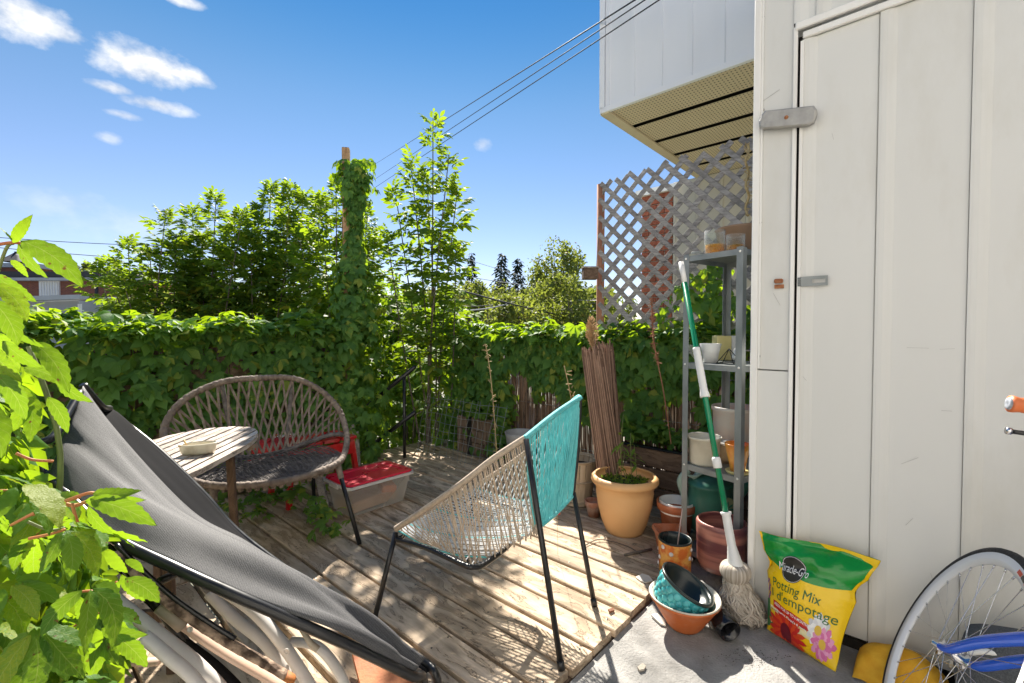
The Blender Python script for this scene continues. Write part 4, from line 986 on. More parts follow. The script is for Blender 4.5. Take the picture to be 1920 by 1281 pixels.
leaf_parts(TN, near[:300], LF_near, vine, 'near')
scatter_mesh('foliage', [(a, b) for a, b, _ in TN], near[300:], LF_near, vine, kind='stuff')
# denser backing leaves further in
back = []
for i in range(1500):
    x, y = r_.uniform(-420, 190), r_.uniform(600, 1330)
    if not inside(x + 10, min(y, 1285)): continue
    c = W(x, y, r_.uniform(.95, 1.5) if y < 1000 else r_.uniform(.85, 1.15))
    if c.z < .02: continue
    back.append(basis(c, Vector((r_.gauss(0, .5), r_.gauss(0, .5), -.8)), Vector((SX, SY, .6)) + Vector((r_.gauss(0, .4), r_.gauss(0, .4), r_.gauss(0, .4))), r_.uniform(.05, .09)))
scatter_mesh('inner_foliage', TPH, back, LF_hedge, vine, kind='stuff')
b = MB(); bg_ = MB()
def st(pts, D, r=.0022, bb=None): (bb or b).tube(cr_spline([W(x, y, D + (k * .012)) for k, (x, y) in enumerate(pts)], 6), r, 6)
st([(-60, 470), (-10, 460), (25, 455), (50, 458)], .6); st([(-20, 560), (10, 470), (25, 456)], .62, bb=bg_)
st([(60, 965), (110, 945), (140, 948), (170, 938)], .64, .0028); st([(20, 985), (80, 955), (150, 932)], .63); st([(135, 945), (150, 990), (175, 1010)], .62); st([(30, 850), (60, 862), (100, 865)], .7); st([(100, 948), (165, 925), (185, 930)], .62)
st([(110, 1120), (170, 1108), (212, 1125), (218, 1090)], .7, .0018); st([(120, 1185), (170, 1185), (230, 1190)], .72, .0018, bg_)
for i in range(26):
    x, y, D = cent[i]; st([(x - 70, y + r_.uniform(-50, 50)), (x - 30, y + r_.uniform(-15, 15)), (x, y)], D, .002, b if i % 2 else bg_)
for i in range(9):
    x0 = r_.uniform(-250, 120); bg_.tube(cr_spline([W(x0, 1500, .95), W(x0 + r_.uniform(-40, 60), 1150, 1.0), W(x0 + r_.uniform(-60, 60), 850, 1.05), W(x0 + r_.uniform(-120, 20), 650, 1.05)], 6), .006, 6)
b.build('red_stems', M_stemred, vine, kind='stuff'); bg_.build('green_stems', M_stemgrn, vine, kind='stuff')
# low timber fence the foreground creeper grows on
sf = thing('side_fence', 'dark side fence hidden inside the foreground creeper', 'fence', (-.35, 1.2, 0))
for z in (.35, .75): MB().bar(W(-330, 900, 1.3) * 1.0, Vector((-.25, 3.9, z + .1)), .03, .08).build('rail', M_planter, sf)
# ================================================================ string chair (centre)
M_taupe = mat('taupe_cord', (.46, .375, .29), .75, scale=80, var=.15, bump=.3, bscale=300)
M_teal = mat('turquoise_cord', (.09, .48, .50), .7, scale=40, col2=(.19, .62, .63), bump=.2, bscale=200)
M_pale = mat('pale_blue_cord', (.50, .54, .58), .6, scale=40, col2=(.66, .68, .68))
F1, F2, F3, F4 = G(700, 1170), G(1053, 1256), G(1115, 1137), Vector((1.56, 1.72, 0))
A_ = W(742, 992, 1.93); B_ = W(984, 822, 1.76); C_ = W(1088, 748, 2.10); E_ = Vector((1.60, 1.70, .40)); C2 = W(1074, 930, 2.10); B2 = W(1003, 995, 1.80); Q_ = W(900, 1052, 1.80)
ch = thing('string_chair', 'black-framed string chair with taupe cord seat and turquoise cord back, facing away on the deck', 'chair', ((F1 + F3) / 2).to_tuple()[:2] + (0,))
mid_near = W(868, 905, 1.80); near_rim = cr_spline([A_, A_.lerp(mid_near, .55) + Vector((0, 0, -.003)), mid_near, mid_near.lerp(B_, .5) + Vector((0, 0, .008)), B_], 12)
back_rim = cr_spline([B_, B_.lerp(C_, .5) + Vector((0, 0, .012)), C_ + Vector((-.02, 0, .002)), C_], 10)
far_rim = cr_spline([C_, C_ + Vector((.01, .05, -.02)), C_.lerp(E_, .5) + Vector((.03, 0, -.03)), E_], 12)
front_rim = cr_spline([A_, A_ + Vector((.08, .03, -.012)), A_.lerp(E_, .5) + Vector((0, .03, -.02)), E_], 10)
def wrap(path, m, r=.0135, n=None):
    L_ = sum((path[i + 1] - path[i]).length for i in range(len(path) - 1)); n = int(L_ / .0042) * 2
    P_ = resample(path, n); return MB().tube(P_, [r * (1.0 if i % 2 else .86) for i in range(n)], 8).build('wrapped_rim', m, ch)
wrap(near_rim, M_taupe); wrap(back_rim, M_teal, .012); wrap(front_rim, M_taupe, .011)
hf = int(len(far_rim) * .35); wrap(far_rim[:hf + 1], M_teal, .012); wrap(far_rim[hf:], M_taupe, .012)
down_near = cr_spline([B_, B_.lerp(B2, .5) + Vector((-.005, 0, 0)), B2], 8); down_far = cr_spline([C_, C_.lerp(C2, .5) + Vector((.012, 0, 0)), C2], 8)
bottom = cr_spline([B2, B2.lerp(C2, .5) + Vector((0, 0, -.01)), C2], 8)
ring = cr_spline([A_ + Vector((0, -.02, -.035)), A_.lerp(Q_, .5) + Vector((0, 0, -.01)), Q_ + Vector((-.04, .02, 0)), Q_, B2 + Vector((0, 0, -.01)), B2], 8)
# black frame
FR = .0105
mb = MB(); mb.tube(cr_spline([A_ + Vector((0, 0, -.028)), A_ + Vector((.0, -.02, -.04)), W(800, 1028, 1.82), W(868, 1059, 1.72), W(889, 1063, 1.715), W(912, 1056, 1.76), Vector((1.45, 1.30, .30)), Vector((1.63, 1.40, .33)), E_ + Vector((0, -.02, -.04))], 8), FR, 10)
mb.build('seat_frame', M_black, ch)
MB().tube([A_ + Vector((.01, 0, -.045)), A_ + Vector((.25, .03, -.05)), E_ + Vector((0, 0, -.05))], .008, 8).build('front_bar', M_black, ch)
def leg(top, foot):
    d = (top - foot).normalized(); l_ = MB().tube([foot + d * .012, top], FR + .0005, 10).build('leg', M_black, ch)
    MB().tube([foot, foot + d * .03], FR + .003, 10).build('foot_cap', M_black, l_)
leg(A_ + Vector((0, 0, -.015)), F1); leg(B_ + Vector((-.004, -.01, 0)), F2); leg(C2 + Vector((.005, 0, .015)), F3); leg(E_ + Vector((0, 0, -.03)), F4)
MB().tube(down_far + [C2], .009, 8).build('back_frame', M_black, ch); MB().tube(bottom, .008, 8).build('back_frame', M_teal, ch)
mb = MB()  # strings are parts of their own
nst = 0
def string(a, b, m, r=.0026, sag=0.0, mid=None):
    global nst; nst += 1
    a, b = Vector(a), Vector(b); c_ = (a + b) / 2 - Vector((0, 0, sag)) + (mid or Vector())
    MB().tube([a, a.lerp(c_, .5) - Vector((0, 0, sag * .25)), c_, b.lerp(c_, .5) - Vector((0, 0, sag * .25)), b], r, 5, cap=False).build('string', m, ch)
rq = random.Random(5)
# near side: fans from the wrapped rim down to the lower ring, two crossing layers
near_low = resample(ring, 60)
for i in range(46):
    t = i / 45; a = along(near_rim, .03 + .95 * t); 
    s1 = min(1, max(0, t * .78 + .20 + rq.gauss(0, .012))); s2 = min(1, max(0, t * .98 - .0 + rq.gauss(0, .012)))
    inner = (RT * .012 + FH * .012)
    string(a, along(near_low, s1), M_taupe, .0025, .008)
    if i % 2 == 0: string(a + inner * .5, along(near_low, s2) + inner, M_taupe, .0025, .008, mid=inner)
# back: near vertical turquoise cords with slits
nb = 54
for i in range(nb):
    t = i / (nb - 1); top_ = along(back_rim, t); bot_ = along(bottom, min(1, max(0, t + rq.gauss(0, .018))))
    string(top_, bot_, M_teal, .0029, .0, mid=FH * rq.gauss(0, .006) + (C_ - B_).normalized() * rq.gauss(0, .005))
for i in range(20):   # slanting second layer behind
    t = i / 19; string(along(back_rim, .25 + .72 * t) + FH * .012, along(bottom, max(0, t * .75)) + FH * .012, M_teal, .003)
for i in range(12): string(along(down_near, i / 11), along(bottom, .02 + .12 * i / 11), M_teal, .0028)
# seat: cords from the front rim back to the lower edge of the back, sagging
back_low = resample([Q_, Q_.lerp(B2, .5), B2] + list(bottom)[1:], 40)
for i in range(40):
    t = i / 39; string(along(front_rim, t), along(back_low, min(1, t * .9 + .05 + rq.gauss(0, .01))), M_pale if i % 13 else M_teal, .003, .035)
for i in range(18):
    t = i / 17; string(along(near_low, .1 + .8 * t), along(far_rim, 1 - .62 * t), M_pale, .0028, .05)
for i in range(22):   # far side
    t = i / 21; string(along(far_rim, .12 + .86 * t), along([C2, C2.lerp(E_, .5) - Vector((0, 0, .06)), E_ + Vector((0, -.02, -.03))], min(1, t * .9)), M_taupe, .0027, .006)
# cord loops over the lower ring
mb = MB()
for i in range(17):
    p = along(ring, .66 + .31 * i / 16); mb.tube([p + Vector((0, 0, .026)), p + Vector((-.008, -.006, .012)), p + Vector((-.006, -.006, -.008)), p + Vector((.004, .002, -.014)), p + Vector((.01, .008, .004))], .0032, 5)
mb.build('cord_loops', M_taupe, ch, kind='stuff')

# ================================================================ wicker chair
M_wick = mat('wicker', (.13, .095, .075), .8, scale=26, col2=(.29, .235, .19), bump=.4, bscale=160, per_obj=.15)
M_wickd = mat('wicker_dark', (.07, .06, .055), .8, scale=30, col2=(.19, .17, .16), bump=.4, bscale=160)
cw = Vector((1.045, 2.84, 0)); aw = R(-8); U = Vector((math.cos(aw), math.sin(aw), 0)); V = Vector((math.sin(aw), -math.cos(aw), 0))
def LW(u, v, z): return cw + U * u + V * v + Vector((0, 0, z))
wk = thing('wicker_chair', 'wide oval-backed grey-brown wicker chair behind the slatted table', 'chair', cw)
hoop = [LW(*q) for q in [(0, -.29, .895), (.20, -.28, .88), (.35, -.24, .80), (.44, -.17, .69), (.46, -.09, .595), (.44, .02, .505), (.385, .13, .44), (.30, .24, .415), (.15, .31, .405), (0, .33, .40), (-.15, .31, .405), (-.30, .24, .415), (-.40, .13, .44), (-.46, .02, .505), (-.49, -.09, .60), (-.475, -.17, .70), (-.38, -.24, .81), (-.2, -.28, .885)]]
hp_ = resample(cr_spline(hoop, 10, True), 520, True)
MB().tube(hp_, [.0195 * (1.0 if (i % 5) else .84) + .0012 * math.sin(i * .9) for i in range(520)], 9, closed=True).build('rim', M_wick, wk)
lowarc = cr_spline([LW(.47, -.02, .51), LW(.38, -.09, .515), LW(.25, -.14, .475), LW(.14, -.175, .44), LW(0, -.19, .425), LW(-.14, -.175, .44), LW(-.25, -.14, .475), LW(-.38, -.09, .515), LW(-.49, -.02, .51)], 10)
lp = resample(lowarc, 150); MB().tube(lp, [.016 * (1 if i % 3 else .8) for i in range(150)], 8).build('seat_back_rim', M_wickd, wk)
top = resample(cr_spline(hoop[-4:] + hoop[:5], 10), 121)     # from left shoulder over the top to the right one
nstp = 22
for fam in (1, -1):
    for i in range(nstp):
        t = .03 + .94 * i / (nstp - 1); a = along(top, t); tb = .5 + (t - .5) * .72 * -1 + fam * .085; tb = min(.97, max(.03, tb))
        b_ = along(lowarc, tb); off = V * (.004 * fam); bow = -V * .03
        c_ = (a + b_) / 2 + bow
        pts = cr_spline([a + off, c_ + off, b_ + off], 5)
        m_ = MB(); nn = V; wd = .0062; vs = []; 
        for k, p in enumerate(pts):
            tg = (pts[min(k + 1, len(pts) - 1)] - pts[max(k - 1, 0)]).normalized(); sd = tg.cross(nn).normalized() * wd
            vs += [p - sd - nn * .0015, p + sd - nn * .0015, p + sd + nn * .0015, p - sd + nn * .0015]
        fs = [(k * 4 + q, k * 4 + (q + 1) % 4, k * 4 + 4 + (q + 1) % 4, k * 4 + 4 + q) for k in range(len(pts) - 1) for q in range(4)]
        m_.add(vs, fs); m_.build('strap', M_wick, wk)
MB().tube(cr_spline([LW(.20, -.30, .89), LW(.17, -.26, .65), LW(.13, -.2, .44), LW(.13, -.19, .40)], 6), .014, 8).build('back_post', M_wickd, wk)
MB().tube(cr_spline([LW(-.20, -.30, .89), LW(-.17, -.26, .65), LW(-.13, -.2, .44), LW(-.13, -.19, .40)], 6), .014, 8).build('back_post', M_wickd, wk)
# woven seat
mb = MB(); 
def seat_half(v):  # half width of seat at depth v
    return .40 * math.sqrt(max(0.02, 1 - ((v - .03) / .31) ** 2)) 
for i in range(46):
    v = -.17 + .48 * i / 45; h = seat_half(v); n_ = 24; z0 = .405 + .04 * (max(0, -v) / .2) + .0
    mb.tube([LW(-h + 2 * h * k / n_, v, z0 + .012 * abs(-1 + 2 * k / n_) ** 2 + .0035 * (-1) ** (k + i)) for k in range(n_ + 1)], .0042, 5, cap=False, flat=.6)
for i in range(25):
    u = -.39 + .78 * i / 24; hv = .31 * math.sqrt(max(.02, 1 - (u / .41) ** 2)); mb.tube([LW(u, .03 - hv * .7 + (hv * 1.68) * k / 10, .405 + .012 * abs(u / .4) ** 2 + .003 * (-1) ** k) for k in range(11)], .0035, 4, cap=False)
mb.build('woven_seat', M_wickd, wk, kind='stuff')
mb = MB(); mb.grid(lambda a, b_: LW((a * 2 - 1) * .38 * math.sqrt(max(.03, 1 - ((b_ * 2 - 1) * .98) ** 2)), .04 + (b_ * 2 - 1) * .27, .396), 12, 10); mb.build('seat_base', M_wickd, wk)
# apron blocks under the front rim
mb = MB()
for i in range(30):
    t = i / 29; p = along(resample(cr_spline(hoop[6:14], 8), 80), t); q_ = p - V * .014 - Vector((0, 0, .024)); mb.box(q_, (.024, .018, .022 + .004 * (i % 2)), Matrix.Rotation(t * 2.4 - 1.2, 3, 'Z'), bev=.003)
mb.build('wrapped_apron', M_wick, wk, kind='stuff')
for (u, v, fu, fv) in ((.31, .22, .345, .46), (-.31, .22, -.35, .45), (.27, -.12, .30, -.20), (-.27, -.12, -.30, -.20)):
    t0, f0 = LW(u, v, .40), LW(fu, fv, 0); l_ = MB().tube([t0, f0], .0125, 9).build('leg', M_black, wk)
    p = resample([t0 + Vector((0, 0, .005)), t0.lerp(f0, .18)], 22); MB().tube(p, [.021 * (1 if i % 3 else .85) - i * .0002 for i in range(22)], 8).build('leg_wrap', M_wick, l_)

# ================================================================ round slatted table and its ashtray
tcx = Vector((.415, 2.235, 0)); ZT = .70; TL, TW_ = .57, .25
tb_ = thing('oval_table', 'weathered grey oval slatted wooden table beside the wicker chair', 'table', tcx)
ad = R(48); tu = Vector((math.cos(ad), math.sin(ad), 0)); tv = Vector((-math.sin(ad), math.cos(ad), 0))
M_tbl = woodmat('table_wood', (.24, .19, .155), (.68, .60, .52), 'y', crack=.75, scale=1.5, per_obj=.08)
nsl = 11; sw = 2 * TW_ / nsl
for i in range(nsl):
    a = -TW_ + sw * i + .003; b2 = a + sw - .009 - rnd.uniform(0, .002); pts = []
    K = 7
    for k in range(K + 1): w_ = a + (b2 - a) * k / K; pts.append((w_, TL * max(0, 1 - abs(w_ / TW_) ** 2.3) ** (1 / 2.3)))
    ring_ = [(w_, l_) for w_, l_ in pts] + [(w_, -l_) for w_, l_ in pts[::-1]]
    dz = rnd.uniform(-.002, .002); m_ = MB(); n_ = len(ring_)
    vs = [Vector((w_, l_, ZT + dz)) for w_, l_ in ring_] + [Vector((w_, l_, ZT - .022)) for w_, l_ in ring_]
    fs = [tuple(range(n_)), tuple(range(n_, 2 * n_))[::-1]] + [(k, (k + 1) % n_, n_ + (k + 1) % n_, n_ + k) for k in range(n_)]
    m_.add(vs, fs); me = bpy.data.meshes.new('slat'); me.from_pydata(m_.v, [], m_.f); me.materials.append(M_tbl); o = bpy.data.objects.new('slat', me); C.objects.link(o); o.parent = tb_
    o.rotation_euler = (0, 0, ad - R(90))
mb = MB(); q0 = tcx + Vector((0, 0, ZT - .034))
for s_ in (-.27, .27): mb.bar(q0 + tu * s_ - tv * .235, q0 + tu * s_ + tv * .235, .045, .022)
mb.build('batten', M_plankx, tb_)
M_tleg = woodmat('leg_wood', (.07, .045, .03), (.17, .11, .075), 'z', crack=.4, scale=1.5)
for (sx, sy) in ((1, 1), (1, -1), (-1, 1), (-1, -1)):
    a = q0 + tu * (.22 * sx) + tv * (.15 * sy); f_ = tcx + tu * (.24 * sx) + tv * (.17 * sy); MB().bar(a, f_, .03, .024, up=tu, bev=.003).build('leg', M_tleg, tb_)
mb = MB(); mb.bar(tcx + tu * .23 + tv * .165 + Vector((0, 0, .2)), tcx + tu * .23 - tv * .165 + Vector((0, 0, .2)), .02, .04); mb.bar(tcx - tu * .23 + tv * .165 + Vector((0, 0, .2)), tcx - tu * .23 - tv * .165 + Vector((0, 0, .2)), .02, .04); mb.build('stretcher', M_tleg, tb_)
M_cream = mat('cream_ceramic', (.55, .50, .38), .35, scale=18, col2=(.70, .66, .54), dirt=(.32, .22, .12), dirt_scale=14, dirt_amt=.6)
p = G(372, 850, ZT + .002); at = thing('ashtray', 'oval cream ceramic ashtray standing on the slatted table', 'ashtray', p)
rt = Matrix.Rotation(R(20), 3, 'Z') ; rt = Matrix((RT * .93 + FH * .36, (FH * .93 - RT * .36), Vector((0, 0, 1)))).transposed()
MB().lathe([(.0, .0), (.052, .0), (.060, .008), (.066, .036), (.069, .040), (.066, .042), (.062, .036), (.056, .014), (0, .010)], p, 36, rt, sy=.55).build('dish', M_cream, at)
M_paper = mat('cigarette_paper', (.6, .42, .22), .8, scale=60, var=.3)
q_ = p + rt @ Vector((-.05, 0, .03)); MB().tube([q_, q_ + rt @ Vector((-.008, -.03, .012))], .0035, 6).build('cigarette_butt', M_paper, at)
MB().tube([q_ + rt @ Vector((.01, .01, .0)), q_ + rt @ Vector((-.005, .02, .025))], .0035, 6).build('cigarette_butt', M_paper, at)

# ================================================================ storage box with the pink-red lid
M_clear = glassmat('clear_plastic', (.90, .88, .84), .42, .15); M_lid = mat('pink_red_plastic', (.74, .015, .05), .3, scale=8, var=.08, spec=.6)
M_rim = mat('milky_plastic', (.62, .60, .58), .35, scale=20, var=.1)
bx0, bx1, by0, by1, bh = 1.43, 1.93, 2.66, 3.0, .215
st_ = thing('storage_box', 'clear plastic storage box with a pink-red lid on the deck', 'storage box', ((bx0 + bx1) / 2, (by0 + by1) / 2, 0))
ra_ = R(-2); 
def rrect(cx_, cy_, hx, hy, r, n=5):
    out = []
    for (sx, sy, a0) in ((1, 1, 0), (-1, 1, 90), (-1, -1, 180), (1, -1, 270)):
        for k in range(n + 1): a = R(a0 + 90 * k / n); out.append((cx_ + sx * (hx - r) + r * math.cos(a), cy_ + sy * (hy - r) + r * math.sin(a)))
    return out
def loft(b, rings, caps=(True, True), smooth=False):
    n_ = len(rings[0]); vs = [Vector(p) for r_ in rings for p in r_]
    fs = [(i * n_ + k, i * n_ + (k + 1) % n_, (i + 1) * n_ + (k + 1) % n_, (i + 1) * n_ + k) for i in range(len(rings) - 1) for k in range(n_)]
    if caps[0]: fs.append(tuple(range(n_))[::-1])
    if caps[1]: fs.append(tuple((len(rings) - 1) * n_ + k for k in range(n_)))
    return b.add(vs, fs, smooth)
cx_, cy_ = (bx0 + bx1) / 2, (by0 + by1) / 2; hx, hy = (bx1 - bx0) / 2, (by1 - by0) / 2
R3 = lambda hx_, hy_, r, z: [(x_, y_, z) for x_, y_ in rrect(cx_, cy_, hx_, hy_, r)]
loft(MB(), [R3(hx - .045, hy - .045, .03, .004), R3(hx - .012, hy - .012, .035, bh - .02)], (True, False)).build('tub', M_clear, st_)
loft(MB(), [R3(hx - .012, hy - .012, .035, bh - .022), R3(hx + .006, hy + .006, .04, bh - .022), R3(hx + .006, hy + .006, .04, bh - .006), R3(hx - .006, hy - .006, .04, bh - .006)], (False, False)).build('tub_rim', M_rim, st_)
loft(MB(), [R3(hx - .008, hy - .008, .04, bh - .006), R3(hx - .002, hy - .002, .04, bh), R3(hx - .008, hy - .008, .04, bh + .008), R3(hx - .05, hy - .04, .03, bh + .008), R3(hx - .06, hy - .05, .03, bh + .003)], (False, True)).build('lid', M_lid, st_)
mb = MB(); mb.tube([(cx_ - hx + .06, cy_ - .03, bh + .004), (cx_ - .06, cy_ - .03, bh + .004), (cx_ - .02, cy_ + .03, bh + .004), (cx_ + hx - .07, cy_ + .03, bh + .004)], .0045, 6); mb.build('lid_ridge', M_lid, st_)
for s_ in (-1, 1): MB().box((cx_ + s_ * (hx + .006), cy_, bh - .02), (.014, .11, .03), bev=.004).build('latch', M_rim, st_)
M_card = mat('cardboard', (.36, .20, .10), .8, scale=6, col2=(.55, .34, .20))
MB().box((cx_ - .02, cy_, .05), (.36, .20, .07), Matrix.Rotation(R(6), 3, 'Z'), bev=.01).build('contents', M_card, st_)
MB().box((cx_ + .12, cy_ - .03, .10), (.10, .14, .05), Matrix.Rotation(R(-20), 3, 'Z'), bev=.01).build('contents', mat('orange_plastic', (.55, .18, .05), .5), st_)

# ================================================================ things behind the wicker chair
M_redp = mat('red_paint', (.50, .012, .012), .35, scale=10, var=.15, dirt=(.5, .35, .3), dirt_scale=7, dirt_amt=.5)
c = Vector((1.52, 3.30, 0)); rs = thing('red_stool', 'red-painted wooden stool with worn top behind the wicker chair', 'stool', c)
for dx in (-.2, -.07, .06, .19): MB().box((c.x + dx, c.y, .40), (.115, .30, .022), bev=.003).build('seat_slat', M_redp, rs)
for sx in (-.22, .22):
    for sy in (-.12, .12): MB().bar((c.x + sx, c.y + sy, .39), (c.x + sx * 1.15, c.y + sy * 1.3, 0), .035, .03, up=(1, 0, 0)).build('leg', M_redp, rs)
MB().box((c.x, c.y - .14, .33), (.46, .02, .09)).build('apron', M_redp, rs)
c = Vector((1.30, 3.36, .0)); bd = thing('pale_board', 'pale weathered board propped behind the wicker chair back', 'board', c)
MB().bar(W(488, 836, 3.42), W(550, 820, 3.62), .03, .07, up=(0, 0, 1)).build('plank', M_trim, bd)
mb = MB()
for i in range(38):
    a = Vector((rnd.uniform(1.12, 1.32), rnd.uniform(3.2, 3.36), rnd.uniform(.36, .46))); mb.tube([a, a + Vector((rnd.gauss(0, .04), rnd.gauss(0, .03), rnd.gauss(0, .02))), a + Vector((rnd.gauss(0, .06), rnd.gauss(0, .04), rnd.gauss(0, .03)))], .004, 4)
mb.lathe([(0, 0), (.09, .0), (.12, .06), (.08, .11), (0, .12)], (1.22, 3.30, .34), 16, wob=.1)
mb.build('red_net_bag', mat('red_net', (.45, .03, .03), .7, scale=60, var=.4), origin=(1.22, 3.30, .34), label='crumpled red net sack behind the seat of the wicker chair', category='sack')
# wooden stakes leaning by the hedge
for k, (x0, x1, y0, y1, D, lab) in enumerate([(655, 659, 893, 822, 4.1, 'pale wooden stake at the foot of the tall post, left one'), (665, 668, 893, 824, 4.12, 'pale wooden stake at the foot of the tall post, middle one'), (672, 673, 880, 845, 4.2, 'shortest pale stake at the foot of the tall post')]):
    a = G(x0, 872 + k, 0); b_ = a + Vector((.0, .03, .42 - k * .06)); m_ = MB(); m_.bar(a, b_, .035, .03, up=FH, bev=.003); m_.build('wooden_stake', M_oldwood, origin=a, label=lab, category='stake', group='stakes at the post')
a = Vector((1.46, 3.02, 0)); m_ = MB(); m_.bar(a, a + Vector((-.04, .10, .36)), .05, .022, up=FH, bev=.003); m_.build('leaning_plank', M_oldwood, origin=a, label='short bare plank standing beside the red lidded box, by the wicker chair', category='plank')
# ================================================================ metal shelf unit
SFL = Vector((2.41, .955, 0)); SFR = Vector((2.335, .645, 0)); SRL = Vector((2.80, .865, 0)); SRR = SRL + (SFR - SFL)
ZTOP = 1.592; sh = thing('metal_shelf', 'tall narrow galvanised metal shelf unit standing beside the shed corner', 'shelf', (SFL + SRR) / 2)
ew = (SFR - SFL).normalized(); ed = (SRL - SFL).normalized()
def post_(p, sw_, sd_):
    b = MB(); rot = Matrix((ew, ed, Vector((0, 0, 1)))).transposed(); w = .032
    b.box(p + ew * sw_ * w / 2 + Vector((0, 0, ZTOP / 2)), (w, .003, ZTOP), rot); b.box(p + ed * sd_ * w / 2 + ew * sw_ * .0015 + Vector((0, 0, ZTOP / 2 - .001)), (.003, w, ZTOP - .004), rot)
    o = b.build('upright', M_galv, sh); h = MB()
    for z in (1.57, 1.02, .49, .06): h.lathe([(.006, 0), (.005, .003), (0, .004)], p + ew * sw_ * w * .45 - ed * .003 * sd_ + Vector((0, 0, z)), 8, Matrix((ew, Vector((0, 0, 1)), -ed * sd_)).transposed())
    h.build('bolt', M_trim, o, kind='stuff')
post_(SFL, 1, 1); post_(SFR, -1, 1); post_(SRL, 1, -1); post_(SRR, -1, -1)
ZS = [.045, .492, 1.025, ZTOP - .01]
for z in ZS:
    b = MB(); rot = Matrix((ew, ed, Vector((0, 0, 1)))).transposed(); c = (SFL + SRR) / 2 + Vector((0, 0, z)); lw, ld = (SFR - SFL).length - .006, (SRL - SFL).length - .006
    b.box(c, (lw, ld, .003), rot)
    for s_ in (-1, 1):
        b.box(c + ed * s_ * (ld / 2) - Vector((0, 0, .013)), (lw - .004, .003, .028), rot); b.box(c + ew * s_ * (lw / 2) - Vector((0, 0, .013)), (.003, ld - .004, .028), rot)
    b.build('shelf_board', M_galv, sh)
def onshelf(px, py, z): return G(px, py, z)
def vessel(name, label, cat, base, prof, m, n=36, inner=None, group=None, rot=None, sx=1, sy=1, wall=.006, build=True, wob=0):
    """open pot: prof = outside [(r,z)...] bottom to rim; adds rim and inner wall"""
    base = Vector(base); t = thing(name, label, cat, base, group)
    rmax, h = prof[-1]; inn = [(max(.001, r - wall), z) for r, z in prof[::-1] if z > wall * 2]
    full = [(0, 0)] + prof + [(rmax - wall * .4, h + wall * .3)] + inn + [(0, wall * 2)]
    MB().lathe(full, base, n, rot, sx=sx, sy=sy, wob=wob).build('body', m, t)
    return t
M_soil = mat('soil', (.02, .015, .01), .95, scale=60, col2=(.06, .045, .03), bump=.6, bscale=150)
def soil(t, base, r, z, rot=None): MB().lathe([(0, 0), (r * .5, .004), (r, 0)], Vector(base) + Vector((0, 0, z)), 20, rot).build('soil', M_soil, t)
# --- top shelf
M_gl = glassmat('clear_glass', (.95, .97, .96), .04, strength=.5); M_amber = glassmat('amber_drink', (.95, .58, .12), .5, strength=.55)
for lab, px, py, r, h, fl, n_ in (('taller ribbed glass of pale amber drink, left one on the top shelf', 1340, 470, .052, .135, .06, 16), ('shorter plain glass of amber drink, right one on the top shelf', 1379, 467, .045, .098, .05, 28)):
    d = raydir(px, py); p = G(px, 474, ZTOP - .0085) if False else None
    D = (2.44 if px < 1360 else 2.36); q = W(px, py, D); p = Vector((q.x, q.y, ZTOP - .007))
    t = thing('drinking_glass', lab, 'glass', p, 'glasses on the top shelf')
    MB().lathe([(0, 0), (r * .86, 0), (r * .94, h * .12), (r, h * .5), (r, h), (r - .003, h), (r - .003, h * .5), (r * .84, .012), (0, .012)], p, n_ * 2).build('tumbler', M_gl, t)
    MB().lathe([(0, .013), (r * .83, .013), (r - .0045, h * .45), (0, h * .45)], p, n_ * 2).build('drink', M_amber, t)
M_brownb = mat('brown_plastic', (.30, .19, .12), .4, scale=8, var=.1)
q = W(1392, 462, 2.58); vessel('brown_bowl', 'large matt brown bowl behind the glasses on the top shelf', 'bowl', (q.x + .02, q.y, ZTOP - .006), [(.10, 0), (.125, .06), (.145, .17), (.15, .178)], M_brownb)
M_rope = mat('dry_vine', (.42, .30, .14), .85, scale=50, col2=(.62, .48, .26))
mb = MB(); P_ = [W(1401 + 3 * math.sin(k * 1.3), 270 + k * 9, 2.9 + .02 * math.cos(k)) for k in range(16)]; mb.tube(cr_spline(P_, 4), .008, 6)
for k in range(34): a = along(P_, rnd.random()); mb.tube([a, a + rvec(.012), a + rvec(.022) + Vector((0, 0, -.01))], .0025, 4)
mb.build('dried_vine', M_rope, origin=P_[0], label='dried tan vine hanging from the soffit beside the shed corner', category='dried vine')
mb = MB(); cl_ = G(1297, 478, ZTOP); mb.tube([cl_ + Vector((0, 0, .01)) + RT * .0, cl_ + RT * .03 + Vector((0, 0, .014)), cl_ + RT * .06 + Vector((0, 0, .004))], .006, 6)
mb.build('metal_clip', M_galv, origin=cl_, label='small grey metal clip lying on the left edge of the top shelf', category='clip')
